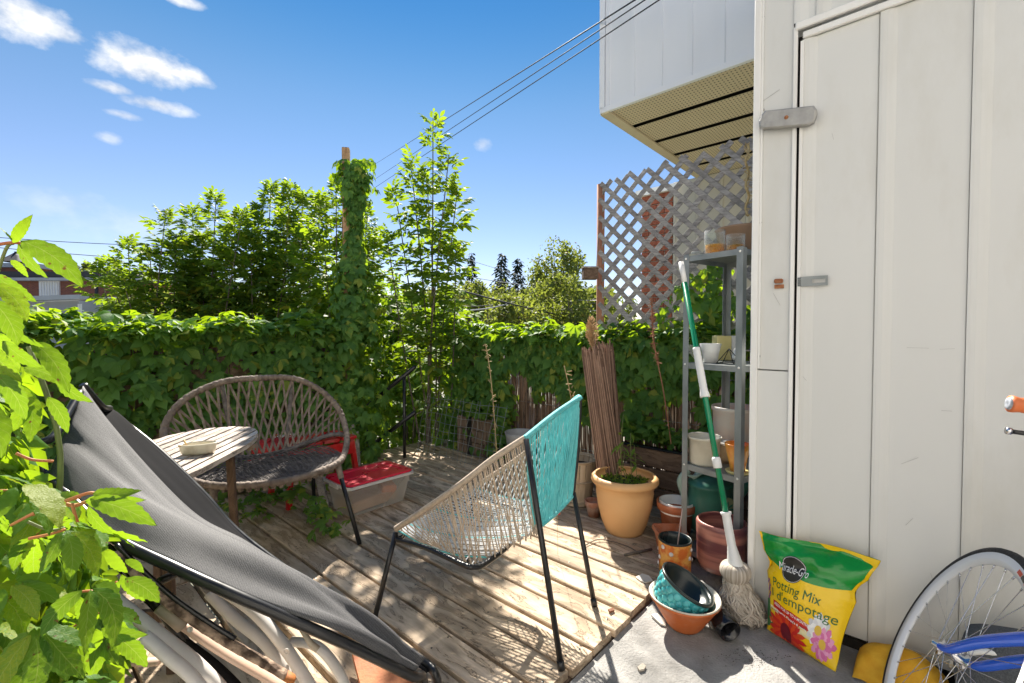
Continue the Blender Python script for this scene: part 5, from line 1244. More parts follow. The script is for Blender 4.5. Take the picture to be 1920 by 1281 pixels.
# --- second shelf
M_white = mat('white_glaze', (.72, .71, .69), .3, scale=10, var=.05)
q = W(1332, 672, 2.45); cup = vessel('white_cup', 'small flared white cup on the second shelf behind the mop handle', 'cup', (q.x, q.y, ZS[2] + .002), [(.035, 0), (.042, .05), (.054, .098)], M_white)
q = W(1318, 660, 2.62); vessel('glass_bowl', 'clear wide glass bowl behind the white cup on the second shelf', 'bowl', (q.x, q.y, ZS[2] + .002), [(.04, 0), (.075, .04), (.09, .085)], M_gl, wall=.003)
M_goldc = mat('gold_card', (.55, .46, .16), .35, scale=6, col2=(.70, .62, .30)); M_irid = mat('iridescent_card', (.60, .55, .62), .15, scale=9, col2=(.72, .74, .70), spec=.8)
q = W(1360, 660, 2.62); t = thing('candle_box', 'yellow-gold square box with a shiny side on the second shelf', 'box', (q.x, q.y, ZS[2]))
rr = Matrix((RT, FH, Vector((0, 0, 1)))).transposed(); c = Vector((q.x, q.y, ZS[2] + .072)); MB().box(c - RT * .022, (.082, .07, .138), rr, bev=.003).build('box_front', M_goldc, t); MB().box(c + RT * .042, (.044, .07, .138), rr, bev=.003).build('shiny_side', M_irid, t)
M_wire = mat('dark_wire', (.03, .03, .03), .4, metal=.6)
q = W(1367, 668, 2.36); base = Vector((q.x, q.y, ZS[2] + .003)); t = thing('wire_pyramid', 'small dark wire pyramid holder on the second shelf', 'wire holder', base)
cs = [base + RT * a + FH * b_ for a, b_ in ((-.066, 0), (.066, -.0), (0, .07), (0, -.05))]; ap = base + Vector((0, 0, .075)); pairs = [(cs[0], ap), (cs[1], ap), (cs[2], ap), (cs[3], ap), (cs[0], cs[3]), (cs[3], cs[1]), (cs[1], cs[2]), (cs[2], cs[0])]
for a, b_ in pairs: MB().tube([a, b_], .0022, 5).build('rod', M_wire, t)
q = W(1383, 655, 2.5); mb = MB(); mb.box((q.x, q.y, ZS[2] + .04), (.05, .05, .07), Matrix.Rotation(.4, 3, 'Z') @ Matrix.Rotation(.3, 3, 'X'), bev=.01); mb.build('crumpled_packet', M_irid, origin=(q.x, q.y, ZS[2]), label='crumpled pearly packet beside the wire pyramid on the second shelf', category='packet')
# --- third shelf
M_crm = mat('cream_pot', (.52, .49, .40), .45, scale=14, col2=(.62, .59, .50), dirt=(.3, .27, .2), dirt_scale=9, dirt_amt=.3)
q = W(1320, 860, 2.42); vessel('cream_pot', 'straight-sided cream pot at the left end of the third shelf', 'pot', (q.x, q.y, ZS[1] + .002), [(.068, 0), (.075, .01), (.079, .13), (.086, .133), (.087, .146)], M_crm)
M_blush = mat('blush_pot', (.66, .62, .56), .4, scale=3.2, col2=(.68, .36, .24), contrast=(.45, .68))
q = W(1378, 845, 2.66); vessel('blush_pot', 'big white pot with an orange blush at the back of the third shelf', 'pot', (q.x, q.y, ZS[1] + .002), [(.10, 0), (.115, .05), (.122, .235), (.128, .24), (.128, .262)], M_blush)
q = W(1355, 862, 2.46); t = vessel('stone_bowl', 'rough brown stone bowl between the cream pot and the orange glass', 'bowl', (q.x, q.y, ZS[1] + .002), [(.05, 0), (.072, .03), (.074, .085), (.07, .10)], mat('rough_stone', (.22, .15, .09), .9, scale=14, col2=(.42, .32, .20), bump=.6, bscale=40)); 
MB().lathe([(0, .098), (.064, .098), (.05, .108), (0, .112)], (q.x, q.y, ZS[1] + .002), 24, wob=.05).build('white_crust', M_white, t)
M_orgl = mat('orange_pot', (.62, .16, .03), .2, scale=8, col2=(.80, .42, .06), contrast=(.4, .6), spec=.7)
q = W(1383, 866, 2.26); t = vessel('orange_pot', 'orange and yellow glass pot with a saucer at the right of the third shelf', 'pot', (q.x, q.y, ZS[1] + .012), [(.034, 0), (.042, .05), (.055, .11), (.060, .135)], M_orgl, wall=.004)
MB().lathe([(.0360, .03), (.0405, .045), (.0455, .07), (.0475, .078)], (q.x, q.y, ZS[1] + .0125), 30).build('red_band', mat('red_glass', (.45, .04, .015), .25), t)
MB().lathe([(0, 0), (.05, 0), (.056, .012), (.05, .014), (0, .006)], (q.x, q.y, ZS[1] + .001), 28).build('saucer', M_goldc, t)
# --- bottom: watering can, pots
M_can = mat('green_plastic', (.035, .14, .10), .33, scale=7, col2=(.06, .20, .15), spec=.5); M_canh = mat('pale_green_plastic', (.28, .38, .33), .4, scale=8, var=.1)
q = W(1332, 985, 2.62); cb = Vector((q.x, q.y, .052)); can = thing('watering_can', 'dark green plastic watering can with a flower relief under the third shelf', 'watering can', cb)
MB().lathe([(0, 0), (.105, 0), (.125, .02), (.140, .11), (.142, .20), (.135, .262), (.142, .268), (.140, .28), (.10, .30), (.05, .312), (0, .314)], cb, 40, sx=1.05, sy=.85).build('body', M_can, can)
MB().tube(cr_spline([cb - RT * .10 + Vector((0, 0, .29)), cb - RT * .06 + Vector((0, 0, .34)), cb - RT * .00 + Vector((0, 0, .385)), cb + RT * .05 + Vector((0, 0, .37))], 8), .016, 9).build('top_handle', M_canh, can)
ringc = cb - RT * .085 + Vector((0, 0, .345)); pr = [ringc + RT * (.052 * math.cos(a)) + (Vector((0, 0, .026)) + FH * .02) * math.sin(a) + Vector((0, 0, .018)) * math.cos(a) for a in [2 * math.pi * k / 20 for k in range(20)]]; MB().tube(pr, .008, 8, closed=True).build('filler_ring', M_canh, can)
MB().tube(cr_spline([ringc - RT * .045 - Vector((0, 0, .0)), ringc - RT * .09 - Vector((0, 0, .06)), cb - RT * .15 + Vector((0, 0, .19)), cb - RT * .12 + Vector((0, 0, .06))], 8), .019, 9).build('rear_handle', M_canh, can)
MB().tube([cb + RT * .10 + Vector((0, 0, .12)), cb + RT * .20 + Vector((0, 0, .24)), cb + RT * .27 + Vector((0, 0, .32))], [.03, .022, .018], 10).build('spout', M_can, can)
pf = cb - FH * .117 + RT * .035 + Vector((0, 0, .165)); mb = MB()
M_olive = mat('olive_relief', (.22, .26, .15), .45)
rotf = Matrix((RT, Vector((0, 0, 1)), -FH)).transposed(); mb.lathe([(.058, -.006), (.05, .004), (0, .005)], pf, 28, rotf, sy=1.1); mb.build('relief_panel', M_olive, can); mb = MB()
for k in range(9):
    a = 2 * math.pi * k / 9; v, f = leaflet(.04, .011, 0, 0, 3); dd = RT * math.cos(a) + Vector((0, 0, math.sin(a))); M_ = basis(pf - FH * .007 + dd * .006, dd, -FH, 1); mb.add([M_ @ Vector(p) for p in v], f)
mb.build('flower_relief', M_can, can)
M_mauve = mat('mauve_glaze', (.14, .045, .05), .35, scale=3.2, col2=(.42, .17, .13), contrast=(.42, .6), stretch=(.6, .6, 9), spec=.6)
q = W(1353, 1055, 2.22); vessel('mauve_pot', 'tall mauve-brown striped glazed pot on the bottom shelf behind the mop', 'pot', (q.x, q.y, ZS[0] + .002), [(.10, 0), (.113, .03), (.115, .19), (.117, .215), (.112, .225)], M_mauve, wall=.008, wob=.015)
M_terra = mat('terracotta', (.36, .10, .04), .7, scale=14, col2=(.48, .17, .08), dirt=(.42, .36, .32), dirt_scale=7, dirt_amt=.35)
q = W(1268, 1000, 2.62); t = vessel('terracotta_pot', 'red terracotta pot with a white inner pot, left of the watering can', 'pot', (q.x, q.y, .0), [(.07, 0), (.092, .17), (.107, .175), (.110, .215)], M_terra)
MB().lathe([(.092, .16), (.096, .222), (.090, .222), (.084, .15), (0, .15)], (q.x, q.y, 0), 32).build('inner_pot', M_trim, t)
# rectangular terracotta trough, decorated tin, etc.
q = G(1262, 1045, 0) + Vector((.05, .04, 0)); t = thing('square_planter', 'small square terracotta planter behind the orange decorated pot', 'planter', q)
def rr_loft(b, c, dims, rot, close=True):
    rings = []
    for (hx_, hy_, z) in dims: rings.append([c + rot @ Vector((x_, y_, z)) for x_, y_ in rrect(0, 0, hx_, hy_, min(hx_, hy_) * .25, 3)])
    return loft(b, rings, (True, True))
rot_ = Matrix((RT, FH, Vector((0, 0, 1)))).transposed()
rr_loft(MB(), q, [(.055, .05, 0), (.07, .06, .10), (.08, .07, .102), (.08, .07, .125), (.072, .062, .125), (.06, .05, .03)], rot_).build('body', M_terra, t)
M_orange = mat('orange_mosaic', (.55, .13, .02), .45, scale=22, col2=(.70, .36, .08), contrast=(.42, .58), bump=.4, bscale=60); M_bin = mat('black_inside', (.012, .02, .02), .3)
q = Vector((2.235, .945, 0)); q = G(1265, 1073, 0); t = thing('decorated_tin', 'orange mosaic-covered pot with glued beads and a black liner', 'pot', q)
hT = .165; rT = .078
MB().lathe([(0, 0), (rT * .92, 0), (rT * .96, .01), (rT, hT - .01), (rT * .99, hT)], q, 32, wob=.012).build('body', M_orange, t)
MB().lathe([(rT * .985, hT - .004), (rT * 1.03, hT), (rT * 1.02, hT + .007), (rT * .93, hT + .006), (rT * .91, hT - .02), (rT * .85, hT - .03), (rT * .8, .02), (0, .02)], q, 32).build('liner', M_bin, t)
M_bead = mat('bead', (.62, .58, .56), .25, var=.3, scale=90)
for k in range(16):
    a = k * 2.4; z = .03 + .12 * ((k * 7) % 16) / 16; MB().lathe([(.011, 0), (.008, .004), (0, .006)], q + Vector((math.cos(a) * rT * 1.0, math.sin(a) * rT * 1.0, z)), 10, Matrix.Rotation(a, 3, 'Z') @ Matrix.Rotation(R(90), 3, 'Y')).build('bead', M_bead, t)
MB().tube([q + Vector((0, 0, .03)), q + RT * .035 + Vector((.0, 0, .32))], .003, 6).build('stick', mat('pink_stick', (.42, .30, .27), .7), t)
# terracotta bowl with the teal pot inside, on the concrete
q = G(1283, 1172, -.026); bowl = vessel('terracotta_bowl', 'wide orange terracotta bowl on the concrete holding the teal pot', 'bowl', q, [(.062, 0), (.072, .012), (.108, .070), (.136, .114), (.141, .118), (.141, .126)], mat('orange_terracotta', (.44, .09, .015), .6, scale=10, col2=(.54, .15, .04), dirt=(.5, .4, .32), dirt_scale=8, dirt_amt=.35), wall=.009)
MB().lathe([(.131, .1265), (.142, .1272), (.138, .133), (.118, .112), (.108, .09)], q, 36, wob=.012).build('chipped_glaze', M_crm, bowl)
M_tealp = mat('teal_glaze', (.03, .28, .32), .3, scale=24, col2=(.10, .46, .48), contrast=(.4, .6), spec=.6)
axis = (Vector((0, 0, 1)) + RT * .52 - FH * .17).normalized(); xx_ = axis.orthogonal().normalized(); rot_t = Matrix((xx_, axis.cross(xx_), axis)).transposed()
tb = q + Vector((0, 0, .074)) - RT * .045 + FH * .01; t = thing('teal_pot', 'turquoise fish-scale textured pot tipped over in the terracotta bowl', 'pot', tb)
MB().lathe([(0, 0), (.075, 0), (.085, .01), (.105, .10), (.108, .112)], tb, 36, rot_t).build('body', M_tealp, t)
MB().lathe([(.104, .108), (.113, .112), (.114, .122), (.103, .122), (.098, .11), (.095, .09), (.09, .088), (.08, .015), (0, .015)], tb, 36, rot_t).build('liner', M_bin, t)
mb = MB()
for row in range(4):
    for k in range(17):
        a = 2 * math.pi * (k + .5 * (row % 2)) / 17; z = .022 + row * .023; r = .083 + z * .2 + .0015
        c_ = tb + rot_t @ Vector((math.cos(a) * r, math.sin(a) * r, z)); nr = rot_t @ Vector((math.cos(a), math.sin(a), -.2)).normalized(); u_ = nr.orthogonal().normalized()
        MB().lathe([(.0155, -.002), (.0145, .003), (.010, .0055), (0, .006)], c_, 6, Matrix((axis.cross(nr).normalized(), axis, nr)).transposed()).build('scale', M_tealp, t)
# black bottle-like canister lying in front of the mop
q = G(1366, 1186, .012); dcan = (-FH * .75 + RT * .10 - Vector((0, 0, .10))).normalized(); xx_ = dcan.orthogonal().normalized(); rc = Matrix((xx_, dcan.cross(xx_), dcan)).transposed()
cc_ = q + Vector((0, 0, .012)) - dcan * .145; t = thing('black_canister', 'open black and silver canister lying beside the mop head', 'canister', cc_)
M_blk = mat('gloss_black', (.01, .01, .012), .15, spec=.7)
MB().lathe([(0, 0), (.038, 0), (.041, .01), (.041, .085)], cc_, 28, rc).build('sleeve', mat('silver_label', (.30, .30, .30), .35, scale=16, metal=.6), t)
MB().lathe([(.0415, .084), (.0445, .088), (.0445, .155), (.040, .157), (.037, .12), (0, .06)], cc_, 28, rc).build('cap', M_blk, t)
# --- mop
M_green = mat('green_handle', (.0, .20, .085), .25, scale=5, var=.06, spec=.7); M_wplas = mat('white_plastic', (.72, .72, .71), .4, scale=10, var=.05, bump=.15, bscale=120)
mt = W(1277, 492, 2.36); mbt = W(1381, 1074, 1.93); mp_ = thing('string_mop', 'green-handled string mop with white grips leaning on the metal shelf', 'mop', (mbt.x, mbt.y, -.03))
dm = (mbt - mt).normalized(); Lm = (mbt - mt).length
def at_y(py):  # point of the handle at a height in the view
    lo, hi = 0, 1
    for _ in range(30):
        m_ = (lo + hi) / 2; p = mt.lerp(mbt, m_); v = p - CAM; D = v.dot(FH); d = raydir(960, py)
        z_ = (CAM + raydir(960 + (v.dot(RT) / D) * FPX, py) * D).z
        if p.z > z_: lo = m_
        else: hi = m_
    return (lo + hi) / 2
tt = lambda py: mt.lerp(mbt, at_y(py))
MB().tube([tt(527), tt(980)], .0125, 12).build('handle', M_green, mp_)
MB().tube([tt(492), tt(530)], .013, 12).build('end_cap', M_wplas, mp_)
MB().tube(resample([tt(652), tt(722), tt(745)], 26), [.0165 + .0009 * (i % 2) + max(0, i - 21) * .0016 for i in range(26)], 14).build('upper_grip', M_wplas, mp_)
MB().tube([tt(857), tt(860), tt(877), tt(878)], [.015, .019, .019, .015], 12).build('clip', M_wplas, mp_)
MB().tube(resample([tt(960), tt(964), tt(1040), tt(1068)], 28), [.0225 if i < 2 else .0175 + .0007 * (i % 2) + max(0, i - 16) * .0016 for i in range(28)], 14).build('wringer_sleeve', M_wplas, mp_)
M_mop = islandmat('mop_cotton', (.24, .20, .16), (.62, .56, .48), .95)
hd = tt(1062); mb = MB(); rm = random.Random(3)
rotm = Matrix((RT, -FH, Vector((0, 0, 1)))).transposed()
for i in range(86):     # folded collar of yarn, then hanging loops
    a = 2 * math.pi * i / 86; o = RT * math.cos(a) - FH * math.sin(a)
    p0 = hd + o * .018 + Vector((0, 0, .010)); p1 = hd + o * .050 + Vector((0, 0, .004)); p2 = hd + o * .058 - Vector((0, 0, .028)); p3 = hd + o * .040 - Vector((0, 0, .058))
    mb.tube(cr_spline([p0, p1, p2, p3], 3), .0036, 5, cap=False)
fl = -.028
for i in range(230):
    a = rm.uniform(0, 2 * math.pi); o = RT * math.cos(a) - FH * math.sin(a); sp_ = rm.uniform(.75, 1.05)
    H0 = Vector((hd.x, hd.y, 0)); top_ = hd.z - .05; N_ = 6; pts = []
    for k in range(N_ + 1):
        q = k / N_; z = top_ + (fl + .012 - top_) * q * rm.uniform(.96, 1.0); rad = (.038 + .044 * math.sin(min(1, q * 1.35) * 1.57) - .012 * math.exp(-((q - .30) / .07) ** 2)) * sp_
        a += rm.gauss(0, .28) + (.16 if i % 2 else -.16); o = RT * math.cos(a) - FH * math.sin(a)
        pts.append(H0 + RT * (.045 * q) + o * rad + Vector((0, 0, z)))
    e_ = pts[-1] + o * rm.uniform(-.04, .03); e_.z = fl + .008 + rm.uniform(0, .03); pts.append(e_)
    mb.tube(cr_spline(pts, 3), .0038, 5, cap=False)
mb.build('yarn', M_mop, mp_, kind='stuff')
MB().lathe([(0, 0), (.05, .0), (.062, .05), (.05, .10), (.035, .15), (0, .15)], Vector((hd.x, hd.y, fl)) + RT * .025, 14).build('yarn_core', mat('mop_core', (.16, .14, .12), .95), mp_)

# ================================================================ pots and planters by the reed screen
M_peach = mat('peach_plastic', (.60, .32, .13), .5, scale=3, col2=(.68, .41, .19), spec=.4, dirt=(.45, .25, .12), dirt_scale=2, dirt_amt=.3)
q = Vector((2.475, 1.325, 0)); pot = vessel('peach_pot', 'large peach-orange plastic pot with a rolled rim and weeds, in front of the reed bundle', 'pot', q,
    [(.105, 0), (.112, .012), (.115, .02), (.135, .07), (.158, .16), (.168, .24), (.166, .262), (.170, .266), (.172, .29), (.190, .294), (.198, .306), (.196, .324), (.186, .333)], M_peach, n=48, wall=.02)
soil(pot, q, .155, .285)
TW = [leaflet(1, .32, .5, .2, 3)]
M_weed = leafmat('weed_leaf', (.05, .13, .02), (.12, .22, .04), (.4, .6, .05), tw=.35)
ms = [basis(q + Vector((math.cos(a) * r_, math.sin(a) * r_, .288)), Vector((rnd.gauss(0, 1), rnd.gauss(0, 1), 1.0)), rvec(1), rnd.uniform(.015, .035)) for a, r_ in [(rnd.uniform(0, 6.28), .15 * math.sqrt(rnd.random())) for _ in range(420)]]
ms = [m_ for m_ in ms if mnoise.noise(m_.translation * 14) > -.15]
wd = scatter_mesh('weeds', TW, ms, M_weed, pot, kind='stuff')
mb = MB(); lv = []
for (dx, dy, h) in ((.02, .03, .42), (.07, -.01, .30), (-.03, .05, .26), (.10, -.03, .22), (.0, -.02, .2)):
    a = q + Vector((dx, dy, .28)); b_ = a + Vector((rnd.gauss(0, .03), rnd.gauss(0, .03), h)); cv = cr_spline([a, a.lerp(b_, .5) + rvec(.01), b_], 6); mb.tube(cv, .002, 5)
    for k in range(5): lv.append(basis(along(cv, .4 + .15 * k), Vector((rnd.gauss(0, 1), rnd.gauss(0, 1), rnd.uniform(-.8, .2))), Vector((0, 0, 1)), rnd.uniform(.04, .09)))
mb.build('stems', M_stemgrn, pot); leaf_parts([leaflet(1, .3, .5, .2, 3)], lv, M_weed, pot, 'weedleaf')
q = Vector((2.54, 1.58, 0)); t = vessel('small_terracotta_pot', 'small empty terracotta pot with a lime-crusted rim, left of the peach pot', 'pot', q, [(.036, 0), (.046, .065), (.053, .068), (.057, .10)], mat('crusty_terracotta', (.34, .13, .07), .85, scale=14, col2=(.55, .42, .36), contrast=(.4, .75)), wall=.007)
# bushel basket
M_bask = mat('basket_wood', (.36, .27, .18), .8, scale=18, col2=(.52, .43, .32), stretch=(1, 1, .2), per_obj=.15)
q = Vector((2.665, 1.80, 0)); bk = thing('bushel_basket', 'pale slatted bushel basket of soil behind the string chair', 'basket', q)
for k in range(20):
    a = 2 * math.pi * k / 20; o = Vector((math.cos(a), math.sin(a), 0)); MB().bar(q + o * .105 + Vector((0, 0, .005)), q + o * .138 + Vector((0, 0, .31)), .038, .004, up=o, bev=.001).build('stave', M_bask, bk)
for z, r_ in ((.31, .143), (.30, .135), (.17, .129), (.03, .112)):
    MB().tube([q + Vector((math.cos(a) * r_, math.sin(a) * r_, z)) for a in [2 * math.pi * k / 36 for k in range(36)]], .011, 6, closed=True, flat=.5).build('hoop', M_bask, bk)
MB().lathe([(0, .0), (.128, .0)], q + Vector((0, 0, .255)), 24).build('soil', M_soil, bk)
mb = MB(); mb.tube(cr_spline([q + Vector((.02, .02, .25)), q + Vector((.04, .03, .5)), q + Vector((.0, .05, .75)), q + Vector((-.06, .06, .95))], 8), .0035, 5)
for k in range(18): a = q + Vector((.02, .05, .4 + k * .03)); mb.tube([a, a + rvec(.02)], .003, 4)
mb.build('dry_stalk', M_rope, bk)
# two rolls of reed screening
M_reedr = islandmat('reed_roll', (.055, .028, .02), (.46, .30, .22))
def roll(label, a, b, r0, r1, n, seed):
    r_ = random.Random(seed); mb = MB(); ax_ = (b - a).normalized(); x_ = ax_.orthogonal().normalized(); y_ = ax_.cross(x_)
    for i in range(n):
        an = r_.uniform(0, 6.283); q_ = math.sqrt(r_.uniform(.25, 1)); L0, L1 = r_.uniform(0, .03), 1 + r_.gauss(0, .022)
        o = x_ * math.cos(an) + y_ * math.sin(an); an2 = an + r_.gauss(0, .12); o2 = x_ * math.cos(an2) + y_ * math.sin(an2)
        p0 = a.lerp(b, L0) + o * r0 * q_; p1 = a.lerp(b, L1) + o2 * r1 * q_; mb.tube([p0, p0.lerp(p1, .5) + rvec(.002), p1], r_.uniform(.0026, .0042), 4, cap=False)
    mb.tube([a, b.lerp(a, .03)], [r0 * .5, r1 * .5], 10)
    return mb.build('reed_roll', M_reedr, origin=a, label=label, category='reed bundle', group='rolled reed screens')
roll('front roll of brown reeds leaning behind the peach pot', Vector((2.63, 1.47, .02)), W(1112, 662, 3.0), .085, .072, 420, 1)
roll('thinner roll of brown reeds, upright behind the leaning one', Vector((2.74, 1.52, .02)), W(1133, 655, 3.14), .065, .062, 320, 2)
# pampas-like plume
a0 = W(1112, 655, 3.05); mb = MB(); P_ = [a0 - Vector((0, 0, .5)), a0, W(1108, 600, 3.05)]; mb.tube(P_, .004, 5)
for i in range(420):
    q_ = rnd.random(); c_ = P_[1].lerp(P_[2], q_); a = rnd.uniform(0, 6.28); r_ = .045 * math.sin(math.pi * (.12 + q_ * .8)); mb.tube([c_, c_ + Vector((math.cos(a) * r_, math.sin(a) * r_, rnd.uniform(.005, .04)))], .0016, 3, cap=False)
mb.build('dry_plume', mat('plume', (.50, .32, .16), .9, scale=60, col2=(.66, .46, .26)), origin=P_[0], label='feathery tan dried plume standing in the reed bundle', category='dried plant')
a0 = W(1232, 700, 3.1); mb = MB(); P_ = cr_spline([W(1262, 860, 3.1), W(1245, 740, 3.1), W(1226, 640, 3.12), W(1222, 560, 3.12)], 8); mb.tube(P_, .004, 5)
for i in range(200):
    q_ = .5 + .5 * rnd.random(); c_ = along(P_, q_); mb.tube([c_, c_ + rvec(.014)], .002, 3, cap=False)
mb.build('dry_stalk', mat('red_brown_stalk', (.34, .13, .08), .9, scale=60, col2=(.48, .24, .14)), origin=P_[0], label='tall red-brown dried flower stalk left of the metal shelf', category='dried plant')
P_ = cr_spline([W(932, 860, 3.7), W(925, 760, 3.7), W(918, 690, 3.7), W(910, 645, 3.7)], 8); mb = MB(); mb.tube(P_, .0045, 5)
for i in range(60): c_ = along(P_, rnd.random()); mb.tube([c_, c_ + rvec(.016)], .003, 3, cap=False)
mb.build('dry_stalk', M_rope, origin=P_[0], label='thin dried stalk in front of the creeper, above the wire mesh', category='dried plant')
# timber trough along the reed screen
tr = thing('timber_trough', 'dark weathered timber trough planter behind the peach pot and shelf', 'planter', (3.1, 1.15, 0))
for z, h in ((.065, .12), (.195, .12), (.325, .12)): MB().box((2.96, 1.12, z), (.024, 1.36, h), bev=.004).build('plank', M_planter, tr)
for y_ in (1.79, .45): MB().box((3.11, y_, .195), (.27, .024, .38), bev=.003).build('end_board', M_planter, tr)
MB().box((3.11, 1.12, .30), (.27, 1.3, .06)).build('soil', M_soil, tr); MB().box((2.955, 1.12, .393), (.036, 1.38, .012), bev=.002).build('edge_strip', M_black, tr)
# square planter box with black strap behind the wire mesh
c = PX(882, 820, 2.98); pl = thing('planter_box', 'brown wooden box with a black strap behind the wire mesh', 'planter', (c.x + .17, c.y, 0)); wbx = .36
for k in range(3): MB().box((c.x, c.y, .075 + k * .118), (.02, wbx, .112), bev=.003).build('plank', M_plankx, pl)
for s_ in (-1, 1): MB().box((c.x + .16, c.y + s_ * wbx / 2, .19), (.30, .02, .34)).build('side', M_plankx, pl)
MB().box((c.x - .014, c.y, .19), (.006, .055, .37)).build('strap', M_black, pl); MB().box((c.x + .16, c.y, .30), (.29, wbx - .03, .05)).build('soil', M_soil, pl)
creeper('box_plant', 'fresh green plant growing out of the strapped wooden box', (c.x + .15, c.y, .3), [(110, lambda r: (Vector((c.x + r.uniform(-.04, .28), c.y + r.uniform(-.2, .2), .36 + abs(r.gauss(0, .06)))), Vector((-.5, r.gauss(0, .5), 1))))], 61, leaf=.06, npart=110, m=M_weed)
q = PX(962, 830, 2.85); t = vessel('grey_pot', 'grey plastic pot peeking out above the chair rim', 'pot', (q.x + .1, q.y, 0), [(.09, 0), (.13, .30), (.14, .33)], mat('grey_plastic', (.36, .36, .36), .5))
# leaning wire mesh
mh = thing('wire_mesh', 'rusty square wire mesh panel leaning at the back edge of the deck', 'mesh panel', (2.72, 3.1, 0))
ya, yb_ = 2.62, 3.72
for k in range(16):
    y_ = ya + (yb_ - ya) * k / 15; MB().tube([(2.72 + .03 * math.sin(k), y_, 0), (2.79, y_ + .02, .28), (2.85, y_ + .03 * math.sin(k * 2), .56)], .0022, 4, cap=False).build('wire', M_galv, mh)
for k in range(8):
    z = .03 + .5 * k / 7; MB().tube([(2.72 + .13 * z / .5 + .008 * math.sin(j), ya + (yb_ - ya) * j / 6, z + .008 * math.sin(j * 2 + k)) for j in range(7)], .0022, 4, cap=False).build('wire', M_galv, mh)
# small wooden hanging box on the lattice post
c = W(1106, 514, 3.62); hb = thing('hanging_box', 'small mossy wooden box fixed to the outside of the lattice post', 'box', c); rr = Matrix((RT, FH, Vector((0, 0, 1)))).transposed()
MB().box(c, (.115, .10, .085), rr, bev=.006).build('body', M_planter, hb); MB().box(c + Vector((0, 0, .048)), (.125, .11, .012), rr, bev=.003).build('lid', M_oldwood, hb); MB().tube([c + RT * .05 + Vector((0, 0, .05)), W(1122, 440, 3.62)], .0025, 4).build('wire', M_galv, hb)
c = W(1128, 585, 3.5)

# ================================================================ bits on the floor
M_shard = mat('shard', (.62, .58, .52), .6, scale=20, var=.1)
def shard(pts, z, name, label, cat, m):
    P_ = [G(x_, y_, z) for x_, y_ in pts]; c = sum(P_, Vector()) / len(P_); n_ = len(P_)
    b = MB(); b.add([p + Vector((0, 0, .004 + rnd.uniform(0, .006))) for p in P_] + [p for p in P_], [tuple(range(n_)), tuple(range(n_, 2 * n_))[::-1]] + [(k, (k + 1) % n_, n_ + (k + 1) % n_, n_ + k) for k in range(n_)])
    b.build(name, m, origin=c, label=label, category=cat)
shard([(1221, 1156), (1232, 1153), (1247, 1164), (1248, 1175), (1238, 1172)], -.026, 'glaze_shard', 'white curved glaze shard on the concrete beside the terracotta bowl', 'shard', M_shard)
shard([(1322, 1150), (1332, 1160), (1336, 1180), (1328, 1172)], -.02, 'glaze_shard', 'thin cream shard between the bowl and the black canister', 'shard', M_shard)
shard([(1192, 1084), (1204, 1078), (1217, 1082), (1224, 1090), (1210, 1094), (1201, 1091)], .002, 'leaf_scrap', 'pale torn leaf scrap on the deck edge left of the teal pot', 'leaf', M_shard)
shard([(1195, 1255), (1205, 1248), (1211, 1251), (1208, 1258), (1199, 1260)], -.026, 'stone_chip', 'small pale stone chip alone on the open concrete', 'stone chip', M_terra if False else mat('chip_stone', (.42, .38, .32), .9, scale=60, var=.2))
shard([(1140, 1146), (1150, 1142), (1152, 1146), (1143, 1150)], .002, 'dry_leaf', 'tiny curled brown leaf on the last deck board by the edge', 'leaf', mat('dry_leaf_brown', (.20, .09, .05), .8))
mb = MB(); mb.tube(cr_spline([G(1095, 1024, .006), G(1120, 1012, .012), G(1150, 1016, .008), G(1180, 1026, .006), G(1203, 1041, .005)], 8), .0028, 5); mb.build('twig', M_bark, origin=G(1150, 1016, .006), label='long curved twig on the deck in front of the peach pot', category='twig', group='twigs')
mb = MB(); mb.tube([G(1171, 1041, .01), G(1185, 1038, .01), G(1222, 1030, .009)], .007, 6); mb.build('twig', M_bark, origin=G(1190, 1038, .01), label='short thick stick on the deck left of the orange decorated pot', category='twig', group='twigs')
mb = MB()
for i in range(150):
    x_, y_ = rnd.gauss(1415, 45), rnd.gauss(1232, 10)
    if x_ > 1640: continue
    p = G(x_, y_, -.026); s_ = rnd.uniform(.0008, .002); mb.box(p, (s_ * 2, s_, s_), Matrix.Rotation(rnd.uniform(0, 3), 3, 'Z'))
mb.build('spilled_soil', M_soil, kind='stuff', label='crumbs of dark soil scattered on the concrete before the mop', category='soil')
mb = MB()
for i in range(60):
    p = Vector((rnd.uniform(1.9, 2.8), rnd.uniform(2.6, 3.8), .004)); a = rnd.uniform(0, 6); v, f = leaflet(rnd.uniform(.015, .035), .014, .2, .3, 3, ang=a); mb.add([p + Vector(q_) for q_ in v], f)
mb.build('leaf_litter', mat('litter', (.35, .30, .20), .9, scale=60, var=.5), kind='stuff', label='small fallen leaves strewn on the back boards near the wire mesh', category='leaf litter')
# red butterfly-like ornament on a thread hanging below the string chair
a = W(1045, 965, 2.1); orn = thing('hanging_ornament', 'tiny red ornament hanging on a thread behind the string chair', 'ornament', a); MB().tube([W(1047, 925, 2.12), a, G(1046, 1040, .003)], .0009, 4).build('thread', M_rope, orn)
mb = MB(); 
for s_ in (-1, 1): v, f = leaflet(.016, .014, .1, .3, 3); M_ = basis(a, RT * s_ + Vector((0, 0, .6)), -FH, 1); mb.add([M_ @ Vector(p) for p in v], f)
mb.build('wings', mat('orn_red', (.5, .03, .02), .5), orn)
